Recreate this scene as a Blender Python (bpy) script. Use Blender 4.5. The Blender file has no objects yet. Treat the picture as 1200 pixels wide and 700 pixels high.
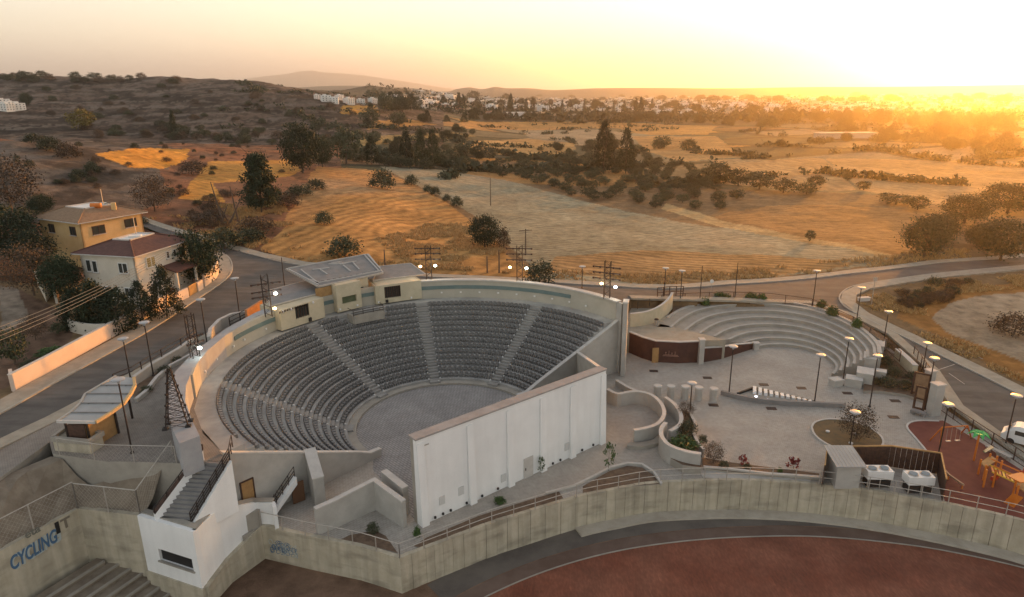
import bpy, bmesh, math, random
import numpy as np
from mathutils import Vector, Matrix, Euler
from mathutils.geometry import delaunay_2d_cdt
random.seed(7); rs = np.random.RandomState(5)
scn = bpy.context.scene
col = scn.collection
R = math.radians

# ------------------------------------------------------------------ camera
F_PX, CAM_H = 790.0, 35.0
PITCH = math.atan(243 / 790.0); ROLL = R(0.5)
cp_, sp_ = math.cos(PITCH), math.sin(PITCH)
FW = np.array([0, cp_, -sp_]); UP0 = np.array([0, sp_, cp_]); RT0 = np.array([1.0, 0, 0])
RT = RT0 * math.cos(ROLL) - UP0 * math.sin(ROLL); UP = RT0 * math.sin(ROLL) + UP0 * math.cos(ROLL)
cam_d = bpy.data.cameras.new('camera'); cam = bpy.data.objects.new('camera', cam_d); col.objects.link(cam)
cam.matrix_world = Matrix(((RT[0], UP[0], -FW[0], 0), (RT[1], UP[1], -FW[1], 0), (RT[2], UP[2], -FW[2], CAM_H), (0, 0, 0, 1)))
cam_d.sensor_width = 36; cam_d.lens = 36 * F_PX / 1200.0
cam_d.clip_start = 0.5; cam_d.clip_end = 60000
scn.camera = cam

# ------------------------------------------------------------------ world, sun, exposure
SUN_EL, SUN_AZ = R(4.0), R(35.0)
w = bpy.data.worlds.new('World'); scn.world = w; w.use_nodes = True
nt = w.node_tree; nt.nodes.clear()
sky = nt.nodes.new('ShaderNodeTexSky'); sky.sky_type = 'NISHITA'; sky.sun_disc = False
sky.sun_elevation = SUN_EL; sky.sun_rotation = SUN_AZ
sky.air_density = 1.0; sky.dust_density = 4.0; sky.ozone_density = 0.6; sky.altitude = 150
bg = nt.nodes.new('ShaderNodeBackground'); bg.inputs['Strength'].default_value = 0.15
wo = nt.nodes.new('ShaderNodeOutputWorld')
tint = nt.nodes.new('ShaderNodeMix'); tint.data_type = 'RGBA'; tint.blend_type = 'MULTIPLY'; tint.inputs[0].default_value = 1; tint.inputs[7].default_value = (.80, .75, .74, 1)
nt.links.new(sky.outputs[0], tint.inputs[6])
warm = nt.nodes.new('ShaderNodeMix'); warm.data_type = 'RGBA'; warm.blend_type = 'ADD'; warm.inputs[0].default_value = 1; 
wtc = nt.nodes.new('ShaderNodeTexCoord'); wsp = nt.nodes.new('ShaderNodeSeparateXYZ'); nt.links.new(wtc.outputs['Generated'], wsp.inputs[0])
wrp = nt.nodes.new('ShaderNodeValToRGB'); wrp.color_ramp.elements[0].color = (1.78, 1.64, 1.56, 1); wrp.color_ramp.elements[1].color = (.62, .60, .62, 1); wrp.color_ramp.elements[1].position = .8
wm_ = wrp.color_ramp.elements.new(.18); wm_.color = (1.58, 1.49, 1.42, 1)
nt.links.new(wsp.outputs[2], wrp.inputs[0]); nt.links.new(wrp.outputs[0], warm.inputs[7])
nt.links.new(tint.outputs[2], warm.inputs[6]); nt.links.new(warm.outputs[2], bg.inputs['Color']); nt.links.new(bg.outputs[0], wo.inputs['Surface'])
sl = bpy.data.lights.new('sun', 'SUN'); sl.energy = 3.3; sl.angle = R(0.6); sl.color = (1.0, 0.37, 0.05)
so = bpy.data.objects.new('sun', sl); col.objects.link(so)
sv = Vector((math.sin(SUN_AZ) * math.cos(SUN_EL), math.cos(SUN_AZ) * math.cos(SUN_EL), math.sin(SUN_EL)))
so.rotation_euler = sv.to_track_quat('Z', 'Y').to_euler(); so.location = (60, 80, 60)
scn.view_settings.view_transform = 'Standard'; scn.view_settings.look = 'None'
scn.view_settings.exposure = 1.4; scn.view_settings.gamma = 1.0
scn.render.engine = 'CYCLES'
HAZE = 1.25e-4

# ------------------------------------------------------------------ picking points on the place
def ray(px, py):
    d = FW * F_PX + RT * (px - 600) + UP * (350 - py)
    return d
def at(px, py, z=0.0):
    d = ray(px, py); t = (z - CAM_H) / d[2]
    return Vector((d[0] * t, d[1] * t, z))
def aty(px, py, Y):
    d = ray(px, py); t = Y / d[1]
    return (d[0] * t, Y, CAM_H + d[2] * t)
def proj(x, y, z):
    zz = z - CAM_H
    wv = x * FW[0] + y * FW[1] + zz * FW[2]
    return 600 + F_PX * (x * RT[0] + y * RT[1] + zz * RT[2]) / wv, 350 - F_PX * (x * UP[0] + y * UP[1] + zz * UP[2]) / wv
def hsolve(base, ptop):          # height above base so that the top shows at row ptop
    best = None
    for k in range(1, 1500):
        z = base[2] + k * 0.02
        q = proj(base[0], base[1], z)[1]
        if best is None or abs(q - ptop) < best[0]: best = (abs(q - ptop), k * 0.02)
        if q < ptop - 3: break
    return best[1]

# ------------------------------------------------------------------ helpers
def tag(o, label=None, cat=None, group=None, kind=None):
    if label: o['label'] = label
    if cat: o['category'] = cat
    if group: o['group'] = group
    if kind: o['kind'] = kind
    return o
def thing(name, label, cat, loc=(0, 0, 0), group=None, rz=0.0):
    o = bpy.data.objects.new(name, None); col.objects.link(o)
    o.location = loc; o.rotation_euler = (0, 0, rz); o.empty_display_size = 0.3
    return tag(o, label, cat, group)
def copy_tree(o, parent=None):
    c = o.copy(); col.objects.link(c); c.parent = parent
    for ch in [x for x in KIDS.get(o.name, [])]:
        c2 = copy_tree(ch, c); KIDS.setdefault(c.name, []).append(c2)
    return c
KIDS = {}
class MB:
    def __init__(s): s.v = []; s.f = []; s.m = []
    def add(s, vs, fs, m=0):
        b = len(s.v); s.v += [tuple(v) for v in vs]
        for f in fs: s.f.append(tuple(b + i for i in f)); s.m.append(m)
        return s
    def box(s, c, d, rz=0.0, m=0, M=None):
        x, y, z = d[0] / 2, d[1] / 2, d[2] / 2
        vs = [Vector((sx * x, sy * y, sz * z)) for sz in (-1, 1) for sy in (-1, 1) for sx in (-1, 1)]
        if M is None: M = Matrix.Rotation(rz, 3, 'Z')
        vs = [M @ v + Vector(c) for v in vs]
        return s.add(vs, [(0, 2, 3, 1), (4, 5, 7, 6), (0, 1, 5, 4), (1, 3, 7, 5), (3, 2, 6, 7), (2, 0, 4, 6)], m)
    def prism(s, poly, z0, z1, m=0, bottom=True):
        # poly list of (x,y); z0,z1 scalars or lists
        n = len(poly)
        if sum(poly[i][0] * poly[(i + 1) % n][1] - poly[(i + 1) % n][0] * poly[i][1] for i in range(n)) < 0:
            poly = list(poly)[::-1]
            if not np.isscalar(z0): z0 = list(z0)[::-1]
            if not np.isscalar(z1): z1 = list(z1)[::-1]
        a = [z0] * n if np.isscalar(z0) else z0; b = [z1] * n if np.isscalar(z1) else z1
        vs = [(p[0], p[1], a[i]) for i, p in enumerate(poly)] + [(p[0], p[1], b[i]) for i, p in enumerate(poly)]
        fs = [tuple(range(n, 2 * n))]
        if bottom: fs.append(tuple(range(n - 1, -1, -1)))
        fs += [(i, (i + 1) % n, n + (i + 1) % n, n + i) for i in range(n)]
        return s.add(vs, fs, m)
    def tube(s, a, b, r0, r1=None, n=6, m=0, caps=True):
        a = Vector(a); b = Vector(b); r1 = r0 if r1 is None else r1
        d = (b - a)
        if d.length < 1e-6: return s
        q = d.to_track_quat('Z', 'Y').to_matrix()
        vs = []
        for p, r in ((a, r0), (b, r1)):
            for i in range(n):
                t = 2 * math.pi * (i + .5) / n
                vs.append(p + q @ Vector((math.cos(t) * r, math.sin(t) * r, 0)))
        fs = [(i, (i + 1) % n, n + (i + 1) % n, n + i) for i in range(n)]
        if caps: fs += [tuple(range(n - 1, -1, -1)), tuple(range(n, 2 * n))]
        return s.add(vs, fs, m)
    def lathe(s, c, prof, n=16, m=0):
        vs = []
        for r, z in prof:
            for i in range(n):
                t = 2 * math.pi * i / n; vs.append((c[0] + r * math.cos(t), c[1] + r * math.sin(t), c[2] + z))
        fs = []
        for k in range(len(prof) - 1):
            for i in range(n):
                j = (i + 1) % n; fs.append((k * n + i, k * n + j, (k + 1) * n + j, (k + 1) * n + i))
        fs.append(tuple(range(n - 1, -1, -1))); fs.append(tuple((len(prof) - 1) * n + i for i in range(n)))
        return s.add(vs, fs, m)
    def wall(s, pts, z0, z1, th, m=0, side=0.0):
        # polyline wall; z0,z1 scalar or per-point lists; side -1..1 shifts the body off the line
        n = len(pts); P2 = [Vector((p[0], p[1])) for p in pts]; L = []; Rr = []
        for i in range(n):
            d1 = (P2[i] - P2[i - 1]).normalized() if i > 0 else None
            d2 = (P2[i + 1] - P2[i]).normalized() if i < n - 1 else None
            if d1 is None: d1 = d2
            if d2 is None: d2 = d1
            t = (d1 + d2)
            t = d1 if t.length < 1e-4 else t.normalized()
            nn = Vector((-t.y, t.x)); k = 1 / max(.35, nn.dot(Vector((-d1.y, d1.x))))
            L.append(P2[i] + nn * th * (.5 + side / 2) * k); Rr.append(P2[i] - nn * th * (.5 - side / 2) * k)
        a = [z0] * n if np.isscalar(z0) else z0; b = [z1] * n if np.isscalar(z1) else z1
        vs = []
        for i in range(n):
            vs += [(L[i].x, L[i].y, a[i]), (Rr[i].x, Rr[i].y, a[i]), (Rr[i].x, Rr[i].y, b[i]), (L[i].x, L[i].y, b[i])]
        fs = []
        for i in range(n - 1):
            o = 4 * i; q = o + 4
            fs += [(o + 1, o, q, q + 1)[::-1], (o + 1, q + 1, q + 2, o + 2), (o + 2, q + 2, q + 3, o + 3), (o + 3, q + 3, q, o)]
        fs += [(0, 1, 2, 3), (4 * n - 1, 4 * n - 2, 4 * n - 3, 4 * n - 4)]
        return s.add(vs, fs, m)
    def build(s, name, mats, parent=None, smooth=False, origin=None, label=None):
        me = bpy.data.meshes.new(name)
        O = Vector(origin) if origin is not None else (Vector(parent.location) if (parent is not None and WORLDSPACE[0]) else Vector((0, 0, 0)))
        me.from_pydata([(v[0] - O.x, v[1] - O.y, v[2] - O.z) for v in s.v], [], s.f)
        if not isinstance(mats, (list, tuple)): mats = [mats]
        for q in mats: me.materials.append(q)
        me.polygons.foreach_set('material_index', s.m)
        if smooth: me.polygons.foreach_set('use_smooth', [True] * len(s.f))
        me.update()
        o = bpy.data.objects.new(name, me); col.objects.link(o)
        if parent is not None:
            o.parent = parent; KIDS.setdefault(parent.name, []).append(o)
            if parent.type == 'MESH' and WORLDSPACE[0]: pass
        elif origin is not None: o.location = O
        if label: o['label'] = label
        return o
WORLDSPACE = [True]     # verts given in world space; False while building a copyable kind in local space
def obj_copy(o, loc, rz=0.0, sc=1.0, label=None, group=None):
    c = copy_tree(o); c.location = loc; c.rotation_euler = (0, 0, rz)
    c.scale = (sc, sc, sc) if np.isscalar(sc) else sc
    if label: c['label'] = label
    if group: c['group'] = group
    return c
def sub(mb, name, mats, part, label=None, smooth=False):
    # sub-part of a part whose own origin coincides with its thing's origin
    root = part.parent
    o = mb.build(name, mats, None, smooth=smooth, origin=root.location if (root and WORLDSPACE[0]) else (0, 0, 0))
    o.location = (0, 0, 0); o.parent = part; KIDS.setdefault(part.name, []).append(o)
    if label: o['label'] = label
    return o
def smooth_pts(pts, n):
    P2 = [Vector(p) for p in pts]; P2 = [P2[0] * 2 - P2[1]] + P2 + [P2[-1] * 2 - P2[-2]]
    out = []; segs = len(P2) - 3
    for k in range(n):
        u = k / (n - 1) * segs; i = min(int(u), segs - 1); t = u - i
        a, b, c, d = P2[i:i + 4]
        out.append(.5 * ((2 * b) + (c - a) * t + (2 * a - 5 * b + 4 * c - d) * t * t + (3 * b - a - 3 * c + d) * t ** 3))
    return out

# ------------------------------------------------------------------ materials
ALB = .93
def mat(name, c, c2=None, scale=1.0, rough=.85, bump=0.0, bscale=None, metal=0.0, detail=6, lo=.38, hi=.62, coord='Object', emit=None, es=0, extra=None):
    c = tuple(x * ALB for x in c); c2 = tuple(x * ALB for x in c2) if c2 else None
    m = bpy.data.materials.new(name); m.use_nodes = True; n = m.node_tree.nodes; l = m.node_tree.links
    b = n['Principled BSDF']; b.inputs['Roughness'].default_value = rough; b.inputs['Metallic'].default_value = metal
    b.inputs['Base Color'].default_value = (*c, 1)
    tc = n.new('ShaderNodeTexCoord')
    if c2:
        nz = n.new('ShaderNodeTexNoise'); nz.inputs['Scale'].default_value = scale; nz.inputs['Detail'].default_value = detail; nz.inputs['Roughness'].default_value = .62
        l.new(tc.outputs[coord], nz.inputs['Vector'])
        rp = n.new('ShaderNodeMapRange'); rp.inputs[1].default_value = lo; rp.inputs[2].default_value = hi
        l.new(nz.outputs[0], rp.inputs[0])
        mx = n.new('ShaderNodeMix'); mx.data_type = 'RGBA'; mx.inputs[6].default_value = (*c, 1); mx.inputs[7].default_value = (*c2, 1)
        l.new(rp.outputs[0], mx.inputs[0]); l.new(mx.outputs[2], b.inputs['Base Color'])
        m['mix'] = mx.name
    if bump:
        nb = n.new('ShaderNodeTexNoise'); nb.inputs['Scale'].default_value = bscale or scale * 4; nb.inputs['Detail'].default_value = 5
        l.new(tc.outputs[coord], nb.inputs['Vector'])
        bp = n.new('ShaderNodeBump'); bp.inputs['Strength'].default_value = 1; bp.inputs['Distance'].default_value = bump
        l.new(nb.outputs[0], bp.inputs['Height']); l.new(bp.outputs[0], b.inputs['Normal'])
    if emit:
        b.inputs['Emission Color'].default_value = (*emit, 1); b.inputs['Emission Strength'].default_value = es
    return m
def mult_layer(m, tex, lo, hi, val0, val1, vec=None, **kw):
    # multiply base colour by a texture-driven grey (dirt, joints, streaks)
    n = m.node_tree.nodes; l = m.node_tree.links; b = n['Principled BSDF']
    src = b.inputs['Base Color'].links[0].from_socket if b.inputs['Base Color'].links else None
    tc = n.new('ShaderNodeTexCoord'); t = n.new(tex); out = t.outputs[0]
    for k, v in kw.items():
        if k in t.inputs: t.inputs[k].default_value = v
        else: setattr(t, k, v)
    mp = n.new('ShaderNodeMapping')
    if vec:
        mp.inputs['Scale'].default_value = vec[:3]
        if len(vec) > 3: mp.inputs['Rotation'].default_value = (0, 0, vec[3])
    l.new(tc.outputs['Object'], mp.inputs['Vector']); l.new(mp.outputs[0], t.inputs['Vector'])
    if tex == 'ShaderNodeTexBrick': out = t.outputs['Fac']
    rp = n.new('ShaderNodeMapRange'); rp.inputs[1].default_value = lo; rp.inputs[2].default_value = hi; rp.inputs[3].default_value = val0; rp.inputs[4].default_value = val1
    l.new(out, rp.inputs[0])
    mx = n.new('ShaderNodeMix'); mx.data_type = 'RGBA'; mx.blend_type = 'MULTIPLY'; mx.inputs[0].default_value = 1
    if src: l.new(src, mx.inputs[6])
    else: mx.inputs[6].default_value = b.inputs['Base Color'].default_value
    l.new(rp.outputs[0], mx.inputs[7]); l.new(mx.outputs[2], b.inputs['Base Color'])
    return m
M = {}
M['asphalt'] = mat('asphalt', (.085, .08, .075), (.12, .112, .102), .35, .9, .01, 20)
mult_layer(M['asphalt'], 'ShaderNodeTexNoise', .45, .55, .86, 1.08, (.02, .25, 1, .6), Scale=3.0, Detail=4)
M['pavement'] = mat('pavement', (.30, .27, .215), (.38, .34, .27), .8, .9, .01, 9)
M['curb'] = mat('curb', (.36, .33, .28), (.44, .41, .35), 2, .9)
M['concrete'] = mat('concrete', (.30, .275, .235), (.37, .34, .29), .6, .9, .01, 8)
M['concrete_light'] = mat('concrete_light', (.40, .38, .345), (.47, .45, .41), .7, .85, .008, 9)
M['coping'] = mat('coping', (.50, .475, .44), (.58, .55, .51), 1.2, .8)
M['tier'] = mat('tier', (.36, .35, .33), (.42, .41, .385), .7, .9, .006, 12)
mult_layer(M['tier'], 'ShaderNodeTexNoise', .4, .62, .82, 1.05, (.5, .5, .5), Scale=1.0, Detail=8)
M['stair'] = mat('stair', (.26, .25, .235), (.31, .30, .28), 1, .9)
M['teal'] = mat('teal', (.13, .19, .185), (.16, .22, .21), .8, .8)
M['white_wall'] = mat('white_wall', (.84, .84, .825), (.9, .9, .885), .35, .7, .004, 5)
mult_layer(M['white_wall'], 'ShaderNodeTexNoise', .3, .7, .94, 1.02, (1.2, 1.2, .12), Scale=1.2, Detail=6)
M['cream'] = mat('cream', (.50, .44, .31), (.57, .50, .36), .8, .85, .01, 10)
M['rim_in'] = mat('rim_in', (.42, .39, .32), (.48, .445, .37), .5, .85)
M['orch'] = mat('orchestra', (.235, .225, .225), (.29, .275, .27), .5, .85)
M['dark_metal'] = mat('dark_metal', (.03, .024, .022), (.06, .04, .03), 3, .5, metal=.4)
M['rust_metal'] = mat('rust_metal', (.055, .03, .022), (.10, .05, .032), 4, .7, metal=.2)
M['galv'] = mat('galv', (.42, .38, .33), (.5, .46, .41), 3, .5, metal=.3)
M['roof_metal'] = mat('roof_metal', (.36, .36, .35), (.42, .42, .41), .5, .55, metal=.2)
M['roof_dark'] = mat('roof_dark', (.20, .195, .19), (.25, .24, .23), 1, .8)
M['glass'] = mat('glass', (.05, .055, .05), None, 1, .08)
M['glass_green'] = mat('glass_green', (.10, .12, .07), (.14, .15, .09), 1, .15)
M['black'] = mat('black', (.015, .014, .014), None, 1, .6)
M['wood'] = mat('wood', (.33, .19, .075), (.42, .25, .10), 2, .7)
M['brown_wall'] = mat('brown_wall', (.065, .026, .02), (.09, .038, .028), 1, .75)
mult_layer(M['brown_wall'], 'ShaderNodeTexWave', .0, .25, .55, 1, (0, 0, 1), Scale=2.2, bands_direction='Z', wave_profile='SAW')
M['seat'] = mat('seat_plastic', (.17, .167, .163), (.205, .20, .195), 3, .5)
M['seat_back'] = mat('seat_back', (.17, .165, .17), (.21, .205, .21), 3, .6)
M['lamp_disc'] = mat('lamp_disc', (.36, .37, .38), None, 1, .35)
M['soil'] = mat('soil', (.11, .07, .045), (.17, .115, .075), 1.5, .95, .06, 3)
M['dirt_brown'] = mat('dirt_brown', (.19, .15, .11), (.27, .225, .17), .8, .95, .05, 3)
M['grass'] = mat('grass', (.06, .10, .03), (.10, .13, .045), 3, .9, .05, 12)
M['dry_grass'] = mat('dry_grass', (.17, .115, .055), (.12, .09, .05), 1.3, .95, .04, 10)
M['play_red'] = mat('play_red', (.14, .032, .022), (.175, .045, .03), 1, .85)
M['track_red'] = mat('track_red', (.175, .052, .026), (.225, .082, .046), .25, .9, .01, 12)
mult_layer(M['track_red'], 'ShaderNodeTexNoise', .35, .65, .84, 1.1, (1, 1, 1), Scale=.4, Detail=9)
mult_layer(M['track_red'], 'ShaderNodeTexNoise', .4, .7, .86, 1.2, (1, .35, 1, .4), Scale=6, Detail=8)
mult_layer(M['track_red'], 'ShaderNodeTexNoise', .66, .72, 1, 1.25, (1, .3, 1, 1.0), Scale=1.7, Detail=7)
M['orange'] = mat('orange_paint', (.62, .17, .02), (.68, .21, .03), 2, .5)
M['yellow'] = mat('yellow_paint', (.70, .42, .03), (.74, .48, .05), 2, .5)
M['green_paint'] = mat('green_paint', (.07, .42, .10), (.09, .48, .12), 2, .5)
M['red_paint'] = mat('red_paint', (.45, .06, .03), None, 2, .5)
M['white_paint'] = mat('white_paint', (.72, .71, .68), (.78, .77, .75), 1.5, .5)
M['tile_tan'] = mat('tile_tan', (.27, .17, .10), (.34, .22, .13), 2, .9)
mult_layer(M['tile_tan'], 'ShaderNodeTexWave', .1, .6, .72, 1, (1, 1, 1), Scale=4, bands_direction='Z')
M['tile_dark'] = mat('tile_dark', (.11, .05, .04), (.15, .07, .055), 2, .9)
mult_layer(M['tile_dark'], 'ShaderNodeTexWave', .1, .6, .7, 1, (1, 1, 1), Scale=4, bands_direction='Z')
M['wall_yellow'] = mat('wall_yellow', (.62, .42, .19), (.68, .48, .24), .6, .85)
M['wall_white'] = mat('wall_white', (.66, .60, .50), (.73, .67, .57), .6, .85)
M['pinkwall'] = mat('pinkwall', (.68, .54, .44), (.74, .61, .51), .5, .8)
M['bark'] = mat('bark', (.10, .07, .05), (.15, .11, .08), 4, .95)
M['blue_graf'] = mat('blue_graf', (.07, .15, .26), None, 1, .7)
M['pale_graf'] = mat('pale_graf', (.42, .47, .46), None, 1, .7)
M['bluewash'] = mat('bluewash', (.16, .23, .28), (.24, .30, .33), 1, .8)
M['line_white'] = mat('line_white', (.55, .53, .48), (.4, .38, .34), 3, .8)
# concrete retaining wall with board marks, streaks and stains
M['retain'] = mat('retain', (.47, .415, .31), (.54, .485, .375), .9, .92, .02, 3)
mult_layer(M['retain'], 'ShaderNodeTexNoise', .42, .62, .84, 1.04, (1.6, 1.6, .10), Scale=1.0, Detail=8)
mult_layer(M['retain'], 'ShaderNodeTexNoise', .50, .66, 1.0, .72, (.25, .25, .9), Scale=1.2, Detail=6)
def paving(name, c, c2, sc, rot=0.0, d=.83):
    m = mat(name, c, c2, .5, .88, .004, 20)
    mult_layer(m, 'ShaderNodeTexBrick', .2, .8, 1, d, (1, 1, 1, rot), Scale=sc, **{'Mortar Size': .035, 'Mortar Smooth': .3})
    mult_layer(m, 'ShaderNodeTexNoise', .3, .7, .86, 1.1, (1, 1, 1), Scale=.16, Detail=9)
    mult_layer(m, 'ShaderNodeTexNoise', .35, .6, .9, 1.05, (1, 1, 1), Scale=2.5, Detail=4)
    return m
M['plaza'] = paving('plaza_paving', (.39, .355, .31), (.44, .405, .355), 1.3, .5, .78)
M['plateau'] = paving('plateau_paving', (.24, .21, .18), (.29, .26, .225), 1.5, .9)
M['orch'] = paving('orchestra_paving', (.30, .285, .275), (.36, .345, .33), .95, .8, .55)

def foliage(name, c, c2, c3):
    m = bpy.data.materials.new(name); m.use_nodes = True; n = m.node_tree.nodes; l = m.node_tree.links
    b = n['Principled BSDF']; b.inputs['Roughness'].default_value = .8
    at_ = n.new('ShaderNodeAttribute'); at_.attribute_name = 'tone'
    r = n.new('ShaderNodeValToRGB'); r.color_ramp.elements[0].color = (*c, 1); r.color_ramp.elements[1].color = (*c3, 1)
    e = r.color_ramp.elements.new(.5); e.color = (*c2, 1)
    l.new(at_.outputs['Fac'], r.inputs[0])
    oi = n.new('ShaderNodeObjectInfo'); hs = n.new('ShaderNodeHueSaturation')
    mr = n.new('ShaderNodeMapRange'); mr.inputs[3].default_value = .75; mr.inputs[4].default_value = 1.25
    l.new(oi.outputs['Random'], mr.inputs[0]); l.new(mr.outputs[0], hs.inputs['Value']); l.new(r.outputs[0], hs.inputs['Color'])
    l.new(hs.outputs[0], b.inputs['Base Color'])
    return m
M['leaf_dark'] = foliage('leaf_dark', (.013, .024, .010), (.020, .034, .013), (.032, .046, .018))
M['leaf_olive'] = foliage('leaf_olive', (.034, .044, .022), (.052, .062, .030), (.08, .085, .042))
M['leaf_brown'] = foliage('leaf_brown', (.05, .036, .022), (.078, .05, .03), (.11, .072, .04))
M['leaf_yellow'] = foliage('leaf_yellow', (.12, .10, .02), (.19, .15, .03), (.27, .21, .05))
M['leaf_green'] = foliage('leaf_green', (.035, .07, .018), (.06, .11, .028), (.10, .16, .04))
M['leaf_red'] = foliage('leaf_red', (.14, .02, .02), (.22, .035, .03), (.32, .06, .05))

# ------------------------------------------------------------------ terrain heights
CTRL = [(-200, 520, 7), (0, 470, 7), (0, 520, 7), (100, 420, 7), (150, 385, 7), (250, 330, 7), (270, 295, 6.8), (340, 312, 6.5), (450, 320, 6), (560, 328, 5.5), (640, 330, 5.2),
        (720, 335, 4.6), (850, 332, 3.5), (1000, 318, 2.6), (1100, 305, 2.2), (1200, 298, 2), (1050, 330, 2.2), (1000, 350, 2.4), (1050, 380, 1.6), (1090, 430, .9), (1150, 430, .8), (1200, 450, .5),
        (1200, 520, .2), (1300, 530, 0), (1200, 380, 1.2), (1130, 360, 1.6), (735, 350, 4.4), (850, 352, 3.4),
        (500, 270, 4), (600, 250, 2.2), (700, 280, 3), (900, 280, 1.4), (700, 220, 0), (900, 220, 0), (1100, 220, 0), (600, 180, -1), (800, 180, -2), (1000, 180, -2), (1200, 200, -1),
        (600, 150, -2), (800, 150, -3), (1000, 150, -3), (1200, 160, -3), (450, 240, 6.8), (400, 270, 7.2), (350, 285, 7), (400, 220, 8.6), (380, 205, 9.5),
        (0, 330, 8.2), (0, 300, 9), (0, 250, 12), (60, 230, 13.5), (0, 200, 18.5), (0, 165, 23), (100, 195, 17), (200, 200, 12.5), (250, 190, 12.5), (330, 210, 9.8), (150, 172, 19), (250, 175, 12.5), (330, 180, 10), (150, 280, 8), (220, 250, 9)]
HILL = [(-150, 95, 600), (0, 92, 600), (60, 91, 620), (120, 95, 640), (200, 92, 640), (250, 95, 640), (300, 100, 620), (350, 109, 600), (400, 121, 580), (450, 138, 560), (490, 150, 520),
        (0, 138, 440), (-200, 150, 420), (-200, 200, 250), (-200, 300, 130), (100, 150, 430), (200, 160, 410), (300, 166, 400), (370, 168, 390), (430, 165, 400), (100, 115, 540), (220, 120, 520), (320, 135, 500),
        (0, 112, 1100), (150, 116, 1100), (300, 113, 1100), (400, 112, 1000), (400, 108, 1700), (430, 101, 1700), (480, 106, 1700), (520, 112, 1700), (560, 119, 1500), (330, 105, 1700), (200, 103, 1700),
        (-400, 110, 700), (700, 122, 1700), (900, 121, 1700), (1200, 118, 1700), (1500, 150, 700), (1600, 250, 160)]
cpts = [tuple(at(*c)) for c in CTRL] + [aty(*c) for c in HILL] + [(x, y, -2.0) for x in (-6000, -2500, 0, 2500, 6000) for y in (3000, 6000)] + [(40, 20, 0), (-60, 30, 7), (-200, 20, 9), (200, 20, 0)]
CX = np.array([[c[0], c[1]] for c in cpts]); CZ = np.array([c[2] for c in cpts])
def warp(x, y):
    r = np.sqrt(x * x + y * y) + 20.0; a = np.arctan2(x, np.maximum(y, -1e9))
    return np.stack([a * 2.0, np.log(r)], -1)
CW = warp(CX[:, 0], CX[:, 1])
_D = np.linalg.norm(CW[:, None] - CW[None], axis=2)
_A = np.ones((len(CZ) + 1, len(CZ) + 1)); _A[:-1, :-1] = _D + np.eye(len(CZ)) * .004; _A[-1, -1] = 0
_W = np.linalg.solve(_A, np.append(CZ, 0))
def h0(x, y):
    x = np.atleast_1d(np.asarray(x, float)); y = np.atleast_1d(np.asarray(y, float)); q = warp(x, y); out = np.empty(len(x))
    for s in range(0, len(x), 40000):
        out[s:s + 40000] = np.linalg.norm(q[s:s + 40000, None] - CW[None], axis=2) @ _W[:-1] + _W[-1]
    return out
def h1(x, y): return float(h0(x, y)[0])
_tab = rs.rand(256, 256)
def vnoise(x, y):
    xi = np.floor(x).astype(int); yi = np.floor(y).astype(int); fx = x - xi; fy = y - yi
    fx = fx * fx * (3 - 2 * fx); fy = fy * fy * (3 - 2 * fy)
    a = _tab[xi & 255, yi & 255]; b = _tab[(xi + 1) & 255, yi & 255]; c = _tab[xi & 255, (yi + 1) & 255]; d = _tab[(xi + 1) & 255, (yi + 1) & 255]
    return (a * (1 - fx) + b * fx) * (1 - fy) + (c * (1 - fx) + d * fx) * fy - .5
def fbm(x, y, o=4):
    s = 0; a = 1.0
    for k in range(o): s = s + a * vnoise(x * 2 ** k + 17.3 * k, y * 2 ** k + 5.1 * k); a *= .5
    return s
_ts = np.geomspace(30, 9000, 900)
def onG(px, py):
    d = ray(px, py); d = d / d[1]
    x = d[0] * _ts; z = CAM_H + d[2] * _ts; hh = ht(x, _ts); k = np.argmax(z < hh)
    if z[k] >= hh[k]: k = len(_ts) - 1
    if k == 0: k = 1
    a0 = z[k - 1] - hh[k - 1]; a1 = z[k] - hh[k]; t = a0 / (a0 - a1 + 1e-9); Y = _ts[k - 1] * (1 - t) + _ts[k] * t
    return Vector((d[0] * Y, Y, float(ht(np.array([d[0] * Y]), np.array([Y]))[0])))
def inpoly(x, y, poly):
    x = np.asarray(x); y = np.asarray(y); c = np.zeros(x.shape, bool); n = len(poly)
    for i in range(n):
        x1, y1 = poly[i][0], poly[i][1]; x2, y2 = poly[(i + 1) % n][0], poly[(i + 1) % n][1]
        if y1 == y2: continue
        c ^= ((y1 > y) != (y2 > y)) & (x < (x2 - x1) * (y - y1) / (y2 - y1) + x1)
    return c
TC = Vector((-7.25, 67.4))       # centre of the theatre
arc = [(TC.x + 29.5 * math.cos(R(a)), TC.y + 29.5 * math.sin(R(a))) for a in range(150, 40, -8)]
left_b = [tuple(at(*p)[:2]) for p in [(-260, 640, 7), (-60, 560, 7), (0, 527, 7), (70, 492, 7), (130, 459, 7), (190, 425, 7), (245, 396, 7), (300, 362, 7), (330, 348, 7)]]
right_b = [tuple(at(*p)[:2]) for p in [(740, 351, 4.3), (850, 353, 3.4), (950, 357, 2.6), (1000, 372, 2.2), (1040, 392, 1.6), (1085, 433, .9), (1112, 478, .4), (1200, 540, .1), (1320, 625, 0)]]
SITE = left_b + arc[1:] + right_b + [(80, 5), (-90, 5)]
def ht(x, y):                    # terrain with relief away from the site
    z = h0(x, y); r = np.sqrt(x * x + y * y)
    far = np.clip((r - 105) / 120, 0, 1)
    z = z + far * (fbm(x / 40, y / 40, 5) * np.clip((z - 6) / 8, .0, 1) * 2.2 + fbm(x / 9, y / 9, 3) * .5)
    hill = np.clip((z - 12) / 25, 0, 1) * np.clip((r - 300) / 150, 0, 1)
    z = z + hill * (fbm(x / 90 + 3, y / 140, 5) * 5)
    return z

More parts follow.
